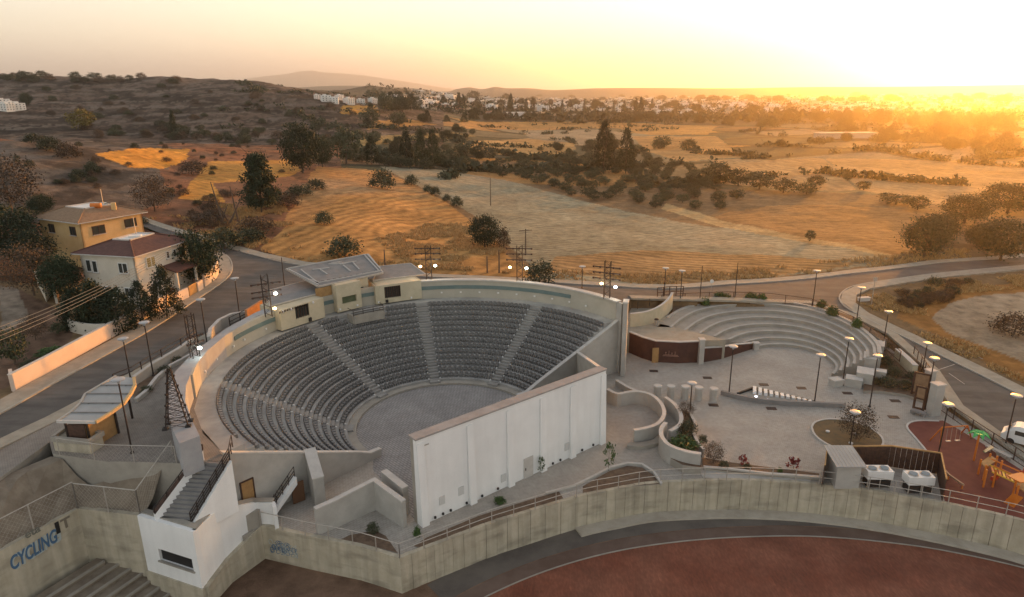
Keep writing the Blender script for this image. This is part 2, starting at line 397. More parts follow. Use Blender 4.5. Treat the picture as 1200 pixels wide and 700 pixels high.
FIELDS = [ # pixel outlines on the land -> soil or stubble colour, furrow direction, furrow spacing, strength
 ([(395, 198), (340, 262), (305, 292), (345, 308), (420, 316), (500, 325), (640, 330), (590, 296), (556, 262), (520, 235), (475, 212), (445, 200)], (.42, .23, .08), (1, -.35), 3.0, .24),
 ([(445, 195), (520, 199), (600, 213), (700, 240), (800, 262), (900, 275), (1000, 293), (1045, 301), (1030, 310), (900, 326), (735, 335), (642, 330), (600, 292), (560, 255), (520, 232), (470, 208)], (.275, .255, .175), (.35, 1), 2.2, .22),
 ([(760, 335), (640, 318), (650, 300), (760, 292), (900, 300), (1010, 308), (900, 326)], (.31, .20, .095), (.2, 1), 2.5, .30),
 ([(820, 258), (880, 243), (960, 240), (1060, 245), (1110, 262), (1090, 290), (1040, 300), (940, 282), (870, 270)], (.30, .17, .075), (.2, 1), 3, .10),
 ([(836, 188), (965, 186), (1005, 224), (930, 222), (845, 215)], (.36, .24, .12), (1, .1), 5, .2),
 ([(968, 186), (1200, 190), (1230, 235), (1100, 240), (1010, 224)], (.37, .25, .13), (1, .4), 5, .10),
 ([(112, 181), (150, 174), (222, 174), (218, 188), (190, 198), (150, 196)], (.55, .27, .05), (1, .2), 3, .12),
 ([(245, 190), (345, 187), (352, 200), (330, 218), (280, 240), (210, 233), (225, 212)], (.50, .25, .06), (.2, 1), 3, .12),
 ([(370, 195), (440, 200), (470, 225), (400, 230), (350, 262), (330, 265)], (.40, .22, .085), (1, -.3), 3, .15),
 ([(420, 160), (530, 155), (560, 160), (480, 166), (420, 172)], (.33, .23, .09), (.2, 1), 5, .1),
 ([(540, 143), (700, 143), (840, 148), (830, 158), (760, 158), (720, 150), (620, 153), (540, 150)], (.42, .23, .08), (.2, 1), 9, .1),
 ([(615, 153), (700, 152), (760, 158), (830, 160), (770, 175), (700, 172), (620, 166)], (.26, .22, .15), (.2, 1), 9, .1),
 ([(545, 166), (620, 163), (675, 168), (670, 184), (590, 182), (530, 178)], (.40, .25, .10), (.3, 1), 8, .1),
 ([(740, 160), (840, 160), (870, 185), (800, 190), (760, 178)], (.40, .24, .10), (.3, 1), 8, .1),
 ([(640, 190), (560, 188), (500, 180), (520, 186), (560, 200), (640, 205)], (.27, .18, .10), (.3, 1), 8, .1),
 ([(400, 124), (440, 124), (446, 132), (420, 134), (400, 134)], (.45, .25, .06), (.3, 1), 8, .1),
 ([(430, 142), (480, 140), (510, 146), (430, 152)], (.42, .23, .07), (.3, 1), 8, .1),
 ([(1060, 345), (1120, 338), (1200, 330), (1260, 335), (1260, 470), (1190, 445), (1110, 398), (1050, 372)], (.30, .15, .05), (.3, 1), 3, .05),
 ([(1090, 372), (1110, 356), (1150, 346), (1200, 342), (1240, 348), (1240, 440), (1170, 412), (1110, 390)], (.34, .27, .19), (.3, 1), 3, .05),
 ([(0, 340), (20, 338), (60, 358), (90, 385), (60, 430), (0, 458)], (.15, .095, .065), (1, 1), 1.5, .12),
 ([(0, 335), (22, 340), (34, 375), (0, 390)], (.27, .22, .17), (1, 1), 1.5, .1),
 ([(155, 262), (235, 284), (262, 292), (262, 288), (230, 276), (160, 256)], (.10, .12, .04), (1, 1), 1.5, .1),
 ([(780, 238), (860, 262), (1000, 288), (1045, 299), (1040, 302), (1000, 293), (850, 268), (775, 245)], (.42, .30, .15), (1, .3), 5, .05),
 ([(250, 215), (345, 208), (352, 215), (340, 225), (300, 245), (240, 285), (228, 278), (270, 245)], (.22, .11, .06), (1, 1), 5, .05),
]
CELL, ROT_ = 95.0, .5
def patch(X, YY):
    u = (X * math.cos(ROT_) + YY * math.sin(ROT_)) / CELL; v = (-X * math.sin(ROT_) + YY * math.cos(ROT_)) / (CELL * .7)
    u = u + fbm(v * .7, v * 0, 2) * .5; ui = np.floor(u).astype(int); vi = np.floor(v).astype(int)
    return ui, vi, np.minimum(np.minimum(u - ui, 1 - u + ui), np.minimum(v - vi, 1 - v + vi))
def terrain():
    az = np.concatenate([np.linspace(-80, -41, 40)[:-1], np.linspace(-41, 41, 760), np.linspace(41, 80, 40)[1:]])
    Y = np.concatenate([np.linspace(8, 40, 12)[:-1], np.geomspace(40, 160, 210)[:-1], np.geomspace(160, 900, 260)[:-1], np.geomspace(900, 9000, 70)])
    ta = np.tan(np.radians(az)); na, ny = len(az), len(Y)
    X = (ta[None, :] * Y[:, None]).ravel(); YY = np.repeat(Y, na)
    Z = ht(X, YY); px, py = proj(X, YY, Z)
    r = np.hypot(X, YY)
    n1 = fbm(X / 14, YY / 14, 5); n2 = fbm(X / 60 + 9, YY / 60, 4); n3 = fbm(X / 3, YY / 3, 4) 
    C = np.zeros((len(X), 3)); 
    def setc(mask, c): C[mask] = c
    C[:] = (.20, .135, .075)
    # valley patchwork further out
    cell = 95.0; rot = .5
    u = (X * math.cos(rot) + YY * math.sin(rot)) / cell; v = (-X * math.sin(rot) + YY * math.cos(rot)) / (cell * .7)
    u = u + fbm(v * .7, v * 0, 2) * .5; ui = np.floor(u).astype(int); vi = np.floor(v).astype(int)
    rnd = _tab[(ui * 7 + 11) & 255, (vi * 13 + 5) & 255]
    pal = np.array([(.33, .19, .075), (.20, .16, .09), (.15, .135, .085), (.40, .23, .075), (.10, .09, .05), (.22, .19, .13), (.17, .11, .06)])
    pc = pal[(rnd * 6.999).astype(int)]
    edge = np.minimum(np.minimum(u - ui, 1 - u + ui), np.minimum(v - vi, 1 - v + vi))
    pc = np.where((edge < .07)[:, None], np.array([(.06, .055, .032)]), pc)
    valley = (r > 260) & (r < 900) & (px > 400)
    C[valley] = pc[valley]
    town = (r >= 760) & (py < 146); C[town] = (.10, .08, .05)
    # slope above the houses: reddish earth with grey scrub and terraces
    slope = (px < 400 + 0 * px) & (r > 75) & (r < 430) & (py < 330)
    k = np.clip(n1 * 1.6 + .5, 0, 1)[:, None]
    C[slope] = ((1 - k) * np.array((.30, .13, .065)) + k * np.array((.16, .09, .055)))[slope]
    grey = slope & (px < 190 + n2 * 120) & (py > 165) & (py < 262)
    C[grey] = ((1 - k) * np.array((.16, .13, .105)) + k * np.array((.10, .075, .055)))[grey]
    hillm = (r > 395) & (px < 520) & (r < 1000)
    kk = np.clip(n1 * 2.4 + n3 * 1.2 + .45, 0, 1)[:, None]
    C[hillm] = ((1 - kk) * np.array((.15, .11, .085)) + kk * np.array((.045, .034, .026)))[hillm]
    U_ = X.copy() * 0; S_ = U_.copy()
    jx = px + n1 * 4 + n3 * 1.5; jy = py + (n1 * 3 + n3) * np.clip(200 / r, .2, 1)
    for poly, c, d, sp, st in FIELDS:
        mk = inpoly(jx, jy, poly) & (r > 60)
        C[mk] = c; L = math.hypot(*d)
        U_[mk] = ((X * d[0] + YY * d[1]) / L / sp)[mk] + n2[mk] * 3.5 + n1[mk] * 1.2; S_[mk] = st * .8
    n4 = fbm(X / 4.5 + 31, YY / 6.5, 3); wild = (slope | hillm) & (U_ == 0)
    C[wild] *= np.where(n4 > .12, .58, np.where(n4 > .02, .82, 1.08))[wild][:, None]
    ter = hillm & (np.sin(Z * 1.5 + n1 * 3.5) > .72) & (n4 < .1); C[ter] = C[ter] * .5 + np.array((.10, .085, .07))
    fld = S_ > .1; C[fld] = C[fld] * (1 - np.clip(n2 * 1.5, 0, .55))[fld][:, None] + (np.clip(n2 * 1.5, 0, .55)[:, None] * np.array((.24, .18, .12)))[fld]
    # dry patches, tracks and tufts
    C *= (1 + .35 * n2 + .34 * n1 * np.clip(r / 100, .4, 1) + .25 * n3)[:, None]
    C = np.clip(C * .93, .015, .6)
    site = inpoly(X, YY, SITE) | (YY < 30)
    Z[site] = -3.25
    C[site] = (np.array((.15, .095, .065)) * (1 + .5 * n1 + .5 * n3)[:, None])[site]
    for poly in ROADPOLY: Z[inpoly(X, YY, poly)] -= .35
    me = bpy.data.meshes.new('ground')
    me.vertices.add(len(X)); me.vertices.foreach_set('co', np.stack([X, YY, Z], 1).ravel())
    i = (np.arange(ny - 1)[:, None] * na + np.arange(na - 1)[None]).ravel()
    q = np.stack([i, i + 1, i + na + 1, i + na], 1)
    me.loops.add(q.size); me.loops.foreach_set('vertex_index', q.ravel())
    me.polygons.add(len(q)); me.polygons.foreach_set('loop_start', np.arange(len(q)) * 4); me.polygons.foreach_set('loop_total', np.full(len(q), 4))
    me.polygons.foreach_set('use_smooth', np.ones(len(q), bool))
    me.update(calc_edges=True)
    a = me.color_attributes.new('land', 'FLOAT_COLOR', 'POINT'); a.data.foreach_set('color', np.concatenate([C, np.ones((len(X), 1))], 1).ravel())
    b = me.attributes.new('furrow', 'FLOAT_VECTOR', 'POINT'); b.data.foreach_set('vector', np.stack([U_, S_, U_ * 0], 1).ravel())
    m = bpy.data.materials.new('land'); m.use_nodes = True; n = m.node_tree.nodes; l = m.node_tree.links
    P = n['Principled BSDF']; P.inputs['Roughness'].default_value = .95; P.inputs['Specular IOR Level'].default_value = .1
    ca = n.new('ShaderNodeAttribute'); ca.attribute_name = 'land'; fa = n.new('ShaderNodeAttribute'); fa.attribute_name = 'furrow'
    sp = n.new('ShaderNodeSeparateXYZ'); l.new(fa.outputs['Vector'], sp.inputs[0])
    def mth(op, x, y=None, val=None):
        o = n.new('ShaderNodeMath'); o.operation = op; l.new(x, o.inputs[0])
        if y is not None: l.new(y, o.inputs[1])
        elif val is not None: o.inputs[1].default_value = val
        return o.outputs[0]
    s = mth('SINE', mth('MULTIPLY', sp.outputs[0], val=6.283)); s = mth('MULTIPLY', s, sp.outputs[1])
    tc = n.new('ShaderNodeTexCoord'); nz = n.new('ShaderNodeTexNoise'); nz.inputs['Scale'].default_value = .5; nz.inputs['Detail'].default_value = 9; nz.inputs['Roughness'].default_value = .7
    l.new(tc.outputs['Object'], nz.inputs['Vector'])
    mr = n.new('ShaderNodeMapRange'); mr.inputs[1].default_value = .3; mr.inputs[2].default_value = .7; mr.inputs[3].default_value = .6; mr.inputs[4].default_value = 1.4
    l.new(nz.outputs[0], mr.inputs[0]); tot = mth('ADD', mr.outputs[0], s)
    mx = n.new('ShaderNodeMix'); mx.data_type = 'RGBA'; mx.blend_type = 'MULTIPLY'; mx.inputs[0].default_value = 1
    l.new(ca.outputs['Color'], mx.inputs[6]); l.new(tot, mx.inputs[7]); l.new(mx.outputs[2], P.inputs['Base Color'])
    bp = n.new('ShaderNodeBump'); bp.inputs['Distance'].default_value = .25; l.new(nz.outputs[0], bp.inputs['Height']); l.new(bp.outputs[0], P.inputs['Normal'])
    me.materials.append(m)
    o = bpy.data.objects.new('ground', me); col.objects.link(o); tag(o, kind='structure')
    return o

def drape(name, poly, m, off, zf=None, step=2.0, skirt=0.0, kind='structure', parent=None):
    """a sheet over the land (or at a fixed height) inside a world-space outline"""
    pts = [Vector((p[0], p[1])) for p in poly]; bd = []
    for i in range(len(pts)):
        a, b = pts[i], pts[(i + 1) % len(pts)]; k = max(1, int((b - a).length / step))
        bd += [a.lerp(b, j / k) for j in range(k)]
    nb = len(bd); xs = [p.x for p in bd]; ys = [p.y for p in bd]
    gx, gy = np.meshgrid(np.arange(min(xs), max(xs), step), np.arange(min(ys), max(ys), step)); gx = gx.ravel(); gy = gy.ravel()
    ins = inpoly(gx, gy, bd)
    B = np.array([[p.x, p.y] for p in bd])
    G = np.stack([gx[ins], gy[ins]], 1)
    if len(G): 
        dm = np.min(np.linalg.norm(G[:, None] - B[None], axis=2), axis=1); G = G[dm > step * .45]
    allp = bd + [Vector(g) for g in G]
    r = delaunay_2d_cdt(allp, [], [list(range(nb))], 1, 1e-4)
    V = r[0]; Fc = r[2]
    X = np.array([v.x for v in V]); Y = np.array([v.y for v in V])
    Z = (h0(X, Y) if zf is None else np.array([zf(a, b) for a, b in zip(X, Y)])) + off
    mb = MB(); mb.v = [(X[i], Y[i], Z[i]) for i in range(len(V))]
    for f in Fc:
        f = tuple(f)
        a, b, c = [V[i] for i in f[:3]]
        if (b - a).cross(c - a) < 0: f = f[::-1]
        mb.f.append(f); mb.m.append(0)
    if skirt:
        zb = (h0([p.x for p in bd], [p.y for p in bd]) if zf is None else np.array([zf(p.x, p.y) for p in bd])) + off
        vs = [(p.x, p.y, zb[i]) for i, p in enumerate(bd)] + [(p.x, p.y, zb[i] - skirt) for i, p in enumerate(bd)]
        mb.add(vs, [(i, nb + i, nb + (i + 1) % nb, (i + 1) % nb) for i in range(nb)])
    o = mb.build(name, m, parent)
    if kind and not parent: tag(o, kind=kind)
    return o
def gp(pts): return [onG(*p) for p in pts]
far_edge = gp([(-120, 545), (-40, 506), (0, 486), (60, 452), (120, 419), (180, 385), (230, 352), (262, 330), (272, 316), (268, 302), (252, 292), (215, 283), (160, 263)])
st_far = gp([(160, 258), (222, 277), (262, 289), (300, 300), (350, 311), (450, 321), (560, 327), (640, 331), (735, 337), (800, 338), (900, 331), (1000, 321), (1100, 309), (1200, 301), (1330, 285)])
loop_in = gp([(1330, 298), (1200, 312), (1100, 321), (1050, 328), (1005, 335), (987, 343), (985, 354), (1003, 368), (1060, 396), (1120, 426), (1200, 466), (1330, 530)])
near = [Vector((*p, 0)) for p in (left_b + arc[1:] + right_b)]
road_poly = [near[0]] + far_edge + st_far + loop_in + [near[-1]] + near[::-1][1:-1]
def offs(pts, d):
    out = []
    for i, p in enumerate(pts):
        a = pts[max(0, i - 1)]; b = pts[min(len(pts) - 1, i + 1)]; t = Vector((b[0] - a[0], b[1] - a[1])).normalized()
        out.append(Vector((p[0] - t.y * d, p[1] + t.x * d, 0)))
    return out
def strip(a, b): return list(a) + list(b)[::-1]
ROADPOLY = [road_poly]
PV1 = strip(far_edge[:11], offs(far_edge[:11], 2.3))
PV2 = strip(st_far, offs(st_far, 1.9))
PV3 = strip(loop_in, offs(loop_in, 2.2))
ROADPOLY += [PV1, PV2, PV3]
terrain()
drape('road', road_poly, M['asphalt'], .03, step=3.0)
for p in (PV1, PV2, PV3): drape('pavement', p, M['pavement'], .16, step=2.4, skirt=.35)
for e in (far_edge[:11], st_far, loop_in):
    q = smooth_pts([Vector((p[0], p[1], 0)) for p in e], len(e) * 6); inn = offs(q, .0)
    zz = h0([p.x for p in q], [p.y for p in q]) + .175
    MB().wall(q, list(zz - .3), list(zz), .22).build('curb', M['curb']).__setitem__('kind', 'structure')
nb_ = [Vector((*p, 0)) for p in left_b]; pe = strip(nb_, offs(nb_, 1.6))
drape('pavement', pe, M['pavement'], .15, step=2.0, skirt=.3)
nr_ = [Vector((*p, 0)) for p in right_b]; pe = strip(nr_, offs(nr_, 1.5))
drape('pavement', pe, M['pavement'], .15, step=2.0, skirt=.3)

# distant ranges
def rng(name, prof, Y, depth, c, c2, zb=-6):
    pts = [Vector(aty(a, b, Y)) for a, b in prof]; S = smooth_pts(pts, len(pts) * 14)
    mb = MB(); rows = 9; n = len(S); vs = []
    for j in range(rows):
        t = j / (rows - 1); hh = math.sin(t * math.pi) ** .8
        for i, p in enumerate(S):
            k = p.y + (t - .5) * depth
            z = zb + (p.z + 2 - zb) * hh * (1 + (.10 * math.sin(i * 1.7 + j * 2.1) + .12 * math.sin(i * .63 - j)) * (1 - hh)) 
            vs.append((p.x * k / p.y, k, z))
    mb.add(vs, [(j * n + i, j * n + i + 1, (j + 1) * n + i + 1, (j + 1) * n + i) for j in range(rows - 1) for i in range(n - 1)])
    return tag(mb.build(name, mat(name, c, c2, .004, .95), None, smooth=True), kind='structure')
rng('hills', [(-700, 108), (-200, 112), (250, 106), (330, 104), (400, 101), (470, 103), (520, 108), (535, 105), (550, 103), (565, 105), (580, 102.5), (595, 104), (620, 104), (650, 106), (700, 104), (760, 103.5), (860, 104), (950, 102.6), (1050, 102.3), (1200, 100), (1500, 98), (1900, 94)], 4300, 1200, (.13, .11, .085), (.18, .15, .11))
rng('hills', [(150, 112), (230, 105), (270, 97), (300, 91), (335, 87), (352, 84), (366, 83), (380, 85), (420, 88), (470, 95), (520, 103), (560, 108)], 13300, 900, (.26, .24, .24), (.30, .28, .27))  # pale colour carries part of the far peak's haze

# ------------------------------------------------------------------ ground slabs of the site
def px2(pts, z): return [tuple(at(a, b, z)[:2]) for a, b in pts]
def slab(name, poly, z0, z1, m, kind='structure'):
    mb = MB(); mb.prism(poly, z0, z1, m=1); mb.m[0] = 0; return tag(mb.build(name, [m, M['concrete']]), kind=kind)
RW_TOP = [(306, 617), (360, 629), (420, 641), (434, 645), (468.6, 655.7), (494, 645.7), (530, 632), (575, 615), (620, 601), (680, 583), (720, 575), (760, 568), (810, 565), (860, 564), (900, 565), (940, 567), (990, 572), (1040, 579), (1090, 588), (1130, 596), (1200, 612), (1290, 640)]
RW = smooth_pts([at(a, b, 0) for a, b in RW_TOP[4:]], 60); RWall = [at(a, b, 0) for a, b in RW_TOP[:4]] + RW
RB = [Vector((p[0], p[1], 0)) for p in right_b]
plaza_poly = [(-22.4, 47.5)] + [tuple(p[:2]) for p in offs(RWall, .25)] + [tuple(p[:2]) for p in RB[::-1][:-1]] + [tuple(at(740, 352, 4.3)[:2])] + [(TC.x + 24 * math.cos(R(a)), TC.y + 24 * math.sin(R(a))) for a in (60, 90, 120, 150, 175, 200, 225)]
slab('plaza', plaza_poly, -3.3, 0.0, M['plaza'])
# running track side below the wall
trk = [at(a, b, -3.25) for a, b in [(535, 720), (578, 696), (637, 671), (700, 652), (762, 640), (837, 632), (919, 629), (981, 631), (1044, 637), (1106, 646), (1194, 665), (1290, 692)]]
TS = smooth_pts(trk, 50)
tp = [tuple(p[:2]) for p in TS] + [(60, 20), (-10, 20)]
drape('running_track', tp, M['track_red'], -3.21, zf=lambda x, y: 0.0, step=4)
mb = MB(); mb.wall(TS, -3.3, -3.14, .1); tag(mb.build('curb', M['concrete']), kind='structure')
ta_ = [Vector((p.x, p.y, 0)) for p in TS]; tb_ = offs(ta_, 4.2); tc_ = offs(ta_, 4.9)
apron = mat('track_apron', (.105, .09, .078), (.15, .13, .11), .35, .95, .02, 6)
drape('track_apron', strip(ta_, offs(ta_, 1.5)), mat('apron_brown', (.12, .075, .055), (.16, .11, .085), .3, .95, .02, 5), -3.235, zf=lambda x, y: 0.0, step=3)
drape('track_apron', strip(offs(ta_, 1.6), offs(ta_, 4.2)), apron, -3.238, zf=lambda x, y: 0.0, step=3)

# ------------------------------------------------------------------ retaining wall of the track
def pv(pts, z0, z1, th, side=-1, cap=None):
    mb = MB(); mb.wall(pts, z0, z1, th, side=side); return mb
rwt = thing('retaining_wall', 'long stained board marked concrete retaining wall curving above the red running track', 'wall', (0, 46, -3.25))
n = len(RW); k0 = 0
for k in range(0, n - 1):
    a = [Vector((RW[k].x, RW[k].y, 0)), Vector((RW[k + 1].x, RW[k + 1].y, 0))]; a = offs([a[0].lerp(a[1], .012), a[0].lerp(a[1], .988)], .018 * (k % 2) + .01 * math.sin(k * 2.3))
    MB().wall(a, -3.3, .10 + .012 * math.sin(k * 1.9), .36, side=1).build('wall_panel', M['retain'], rwt)
led = [Vector((p.x, p.y, 0)) for p in RW[17:]]; tag(MB().wall(led, -3.4, -3.06, 1.25, side=-1).build('ledge', mat('ledge', (.40, .35, .28), (.50, .45, .37), .5, .95, .03, 4)), kind='structure')
rw2 = thing('retaining_wall', 'short concrete retaining wall with blue scribbled graffiti beside the white stair block', 'wall', (-16, 46, -3.25))
MB().wall(RWall[:4] + [RW[0]], -3.3, .08, .38, side=1).build('wall_panel', M['retain'], rw2)
g = MB(); rr_ = random.Random(3)
p0 = at(324, 645, 0); 
wl = [RWall[0], RWall[2]]; wd = (wl[1] - wl[0]).normalized(); wn = Vector((wd.y, -wd.x, 0))
if wn.y > 0: wn = -wn
for k in range(90):                       # unreadable looping scribble
    s = 1.0 + 4.2 * rr_.random(); z = -1.35 - rr_.random() * 1.0; q = wl[0] + wd * s + wn * .03; q.z = z; last = q
    ang_ = rr_.random() * 6
    for j in range(5):
        ang_ += 1.1; nx = last + wd * (.22 * math.cos(ang_)) + Vector((0, 0, .26 * math.sin(ang_)))
        nx.z = min(-1.1, max(-2.4, nx.z)); g.tube(last, nx, .022, n=4, m=(k % 3 == 0)); last = nx
g.build('graffiti', [M['blue_graf'], M['pale_graf']], rw2)

def fence(name, label, cat, pts, h, mats, spacing=2.0, rails=(1.0,), r=.03, mesh=False, zlist=None, group=None, postr=None):
    """posts each a part, rails, optional wire mesh panel; pts with z of the ground"""
    pts = [Vector(p) for p in pts]; t = thing(name, label, cat, pts[0], group)
    L = [0]
    for i in range(1, len(pts)): L.append(L[-1] + (pts[i] - pts[i - 1]).length)
    def P(s):
        for i in range(1, len(pts)):
            if s <= L[i] + 1e-6: return pts[i - 1].lerp(pts[i], (s - L[i - 1]) / max(1e-6, L[i] - L[i - 1]))
        return pts[-1].copy()
    nn = max(1, int(round(L[-1] / spacing))); hh = Vector((0, 0, h)); pr = postr or r * 1.2
    prev = None
    for i in range(nn + 1):
        p = P(L[-1] * i / nn); MB().tube(p, p + hh, pr, n=6).build('post', mats, t)
    ss = sorted(set([L[-1] * i / nn for i in range(nn + 1)] + L))
    for f in rails:
        mb = MB()
        for a, b in zip(ss[:-1], ss[1:]): mb.tube(P(a) + hh * f, P(b) + hh * f, r, n=5)
        mb.build('rail', mats, t)
    if mesh:
        mb = MB()
        for a, b in zip(ss[:-1], ss[1:]):
            A, B = P(a), P(b); n_ = max(2, int((B - A).length / mesh)); m_ = int(h / mesh)
            for j in range(-m_, n_):
                for sgn in (0, 1):
                    u0, u1 = j, j + m_
                    v0, v1 = (0, m_) if sgn == 0 else (m_, 0)
                    # clip to panel
                    c0 = max(0, -u0); c1 = min(m_, n_ - u0)
                    if c1 <= c0: continue
                    za = c0 if sgn == 0 else m_ - c0; zb = c1 if sgn == 0 else m_ - c1
                    mb.tube(A.lerp(B, (u0 + c0) / n_) + hh * (za / m_), A.lerp(B, (u0 + c1) / n_) + hh * (zb / m_), .006, n=3, caps=False)
        tag(mb.build('wire_mesh', mats, t), kind='stuff')
    return t
fr = [Vector((p.x, p.y, .1)) for p in RW]
fence('railing', 'galvanised pipe railing on the long curved retaining wall above the track', 'railing', fr, 1.35, M['galv'], 2.1, (1.0, .52), .035)
fence('railing', 'galvanised pipe railing over the wall with the blue scribble', 'railing', [Vector((p.x, p.y, .08)) for p in RWall[:4]] + [Vector((RW[0].x, RW[0].y, .08))], 1.35, M['galv'], 2.1, (1.0,), .035)

# ------------------------------------------------------------------ the large open-air theatre
A0, A1 = 34.0, 228.0
def tp_(r, a, z=0): return Vector((TC.x + r * math.cos(R(a)), TC.y + r * math.sin(R(a)), z))
def ring(mb, r0, r1, a0, a1, z0, z1, st=3.0, m=0):
    n = max(2, int(abs(a1 - a0) / st)); A = [a0 + (a1 - a0) * i / n for i in range(n + 1)]
    vs = []
    for a in A:
        for r, z in ((r0, z0), (r0, z1), (r1, z1), (r1, z0)): vs.append(tp_(r, a, z))
    fs = []
    for i in range(n):
        for k in range(4): fs.append((4 * i + k, 4 * i + 4 + k, 4 * i + 4 + (k + 1) % 4, 4 * i + (k + 1) % 4)[::-1])
    fs += [(0, 3, 2, 1)[::-1], (4 * n, 4 * n + 1, 4 * n + 2, 4 * n + 3)[::-1]]
    mb.add(vs, fs, m); return mb
th = thing('open_air_theatre', 'large horseshoe open air theatre with fourteen grey tiers stepping down to a paved circle', 'theatre', (TC.x, TC.y, 0))
R0, DR, Z0, DZ = 10.8, .86, .5, .455
ring(MB(), 9.9, 10.8, A0, A1, -.1, .25).build('edge_kerb', M['concrete'], th)
for i in range(14):
    ring(MB(), R0 + DR * i, R0 + DR * (i + 1), A0, A1, -.3, Z0 + DZ * i).build('tier', M['tier'], th)
RT_, ZT = R0 + DR * 14, 6.95
ring(MB(), RT_, 24.85, A0, A1, -3, ZT).build('upper_walkway', M['tier'], th)
circ_poly = [tuple(tp_(9.9, a)[:2]) for a in range(34, 229, 4)]
fl = MB(); fl.prism(circ_poly + [(-13.6, 57.6), (-8.5, 49.6), (8.6, 63.3), (1.3, 72.4)], -.05, .012); fl.build('orchestra_floor', M['orch'], th)
RA1 = 199.0
ring(MB(), 24.6, 25.1, A0, RA1, -3, 9.42).build('rim_wall', M['rim_in'], th)
ring(MB(), 24.50, 24.6, 52, 170, 8.25, 8.75).build('teal_band', M['teal'], th)
ring(MB(), 24.45, 25.3, A0 - .5, 112, 9.42, 9.6).build('rim_coping', M['coping'], th)
# broad cap outside the rim on the left
capo = px2([(335, 353), (300, 366), (265, 385), (240, 403), (222, 418), (205, 436), (197, 460), (197, 482), (202, 503), (210, 520)], 9.45)
capi = px2([(234, 511), (224, 490), (217, 470), (218, 452), (226, 432), (243, 411), (268, 390), (302, 370), (335, 360)], 9.45)
mb = MB(); mb.prism(capo + capi, 6.5, 9.45); mb.build('broad_cap', mat('cap_grey', (.32, .32, .33), (.38, .38, .385), .7, .8), th)
mb = MB(); ZC = lambda r: .75 + (7.1 - .75) * (r - 10.3) / 14.6
for A_, nm in ((A1 + .6, 'l'), (A0 - .6, 'r')):
    a = [tp_(9.3, A_), tp_(10.6, A_)] + [tp_(r, A_) for r in (12, 15, 18, 21, 22.6, 24.9)]
    rr2 = [9.3, 10.6, 12, 15, 18, 21, 22.6, 24.9]
    zt = [.7, .8] + [ZC(r) for r in rr2[2:]]; 
    MB().wall(a, -3, [z - .0 for z in zt], .4).build('end_wall', M['concrete_light'], th)
    MB().wall(a, [z + .002 for z in zt], [z + .14 for z in zt], .5).build('end_coping', M['coping'], th)
AIS = (190.5, 143.0, 103.5, 62.5)
def aisle_half(i): return .5 + .02 * i
lights = MB()
for A_ in AIS:
    mb = MB()
    for i in range(14):
        r = R0 + DR * i; hw = aisle_half(i) + .1
        for (ra, rb, z) in ((r - .02, r + DR * .5, Z0 + DZ * i + .008), (r + DR * .5, r + DR + .0, Z0 + DZ * i + .25)):
            c = tp_((ra + rb) / 2, A_, z - .1); mb.box(c, (rb - ra, 2 * hw, .2), R(A_))
        for s in (-1, 1):
            q = tp_(r + .25, A_, 0) + Vector((-math.sin(R(A_)), math.cos(R(A_)), 0)) * s * (hw + .12); lights.box((q.x, q.y, Z0 + DZ * i + .06), (.22, .14, .12), R(A_))
    mb.box(tp_(10.5, A_, .3), (.7, 1.3, .3), R(A_))
    mb.build('aisle_stair', M['stair'], th)
tag(lights.build('step_lights', M['white_paint'], th), kind='stuff')
for a in list(np.arange(46, 102, 6.3)) + [157, 166, 171, 180, 188]:
    p = tp_(24.5, a, 7.75); MB().box(p, (.1, .26, .2), R(a)).build('wall_light', M['white_paint'], th)
# VIP box at the top of the middle block
bx_ = MB(); bx_.wall([tp_(20.9, a) for a in (118.5, 121.5, 124.5, 127.5, 130)], 6.0, 7.15, .3); 
for a in (118.5, 130): bx_.wall([tp_(20.9, a), tp_(22.4, a)], 6.0, 7.15, .3)
bx_.build('box_front', M['concrete'], th)
rl = MB()
for z in (7.25, 7.55, 7.85):
    for a in np.arange(118.5, 130, 2.3): rl.tube(tp_(20.9, a, z), tp_(20.9, a + 2.3, z), .045, n=4)
for a in (118.5, 122.3, 126.2, 130): rl.tube(tp_(20.9, a, 7.1), tp_(20.9, a, 7.9), .05, n=4)
rl.tube(tp_(20.9, 118.5, 7.85), tp_(22.4, 118.5, 7.85), .045); rl.tube(tp_(20.9, 130, 7.85), tp_(22.4, 130, 7.85), .045)
rl.build('box_rail', M['dark_metal'], th)
# end pillar on the right
pb = at(727, 446, 0); pl_ = MB(); pl_.box((14.2, 80.1, 4.8), (.55, 1.3, 9.9), R(-14)); pl_.build('end_pillar', M['concrete_light'], th)
MB().box((14.2, 80.1, 9.86), (.7, 1.45, .2), R(-14)).build('pillar_cap', M['coping'], th)
MB().wall([(13.9, 80.7), tuple(tp_(24.8, 35)[:2])], 0, 9.4, .4).build('end_wall', M['concrete_light'], th)

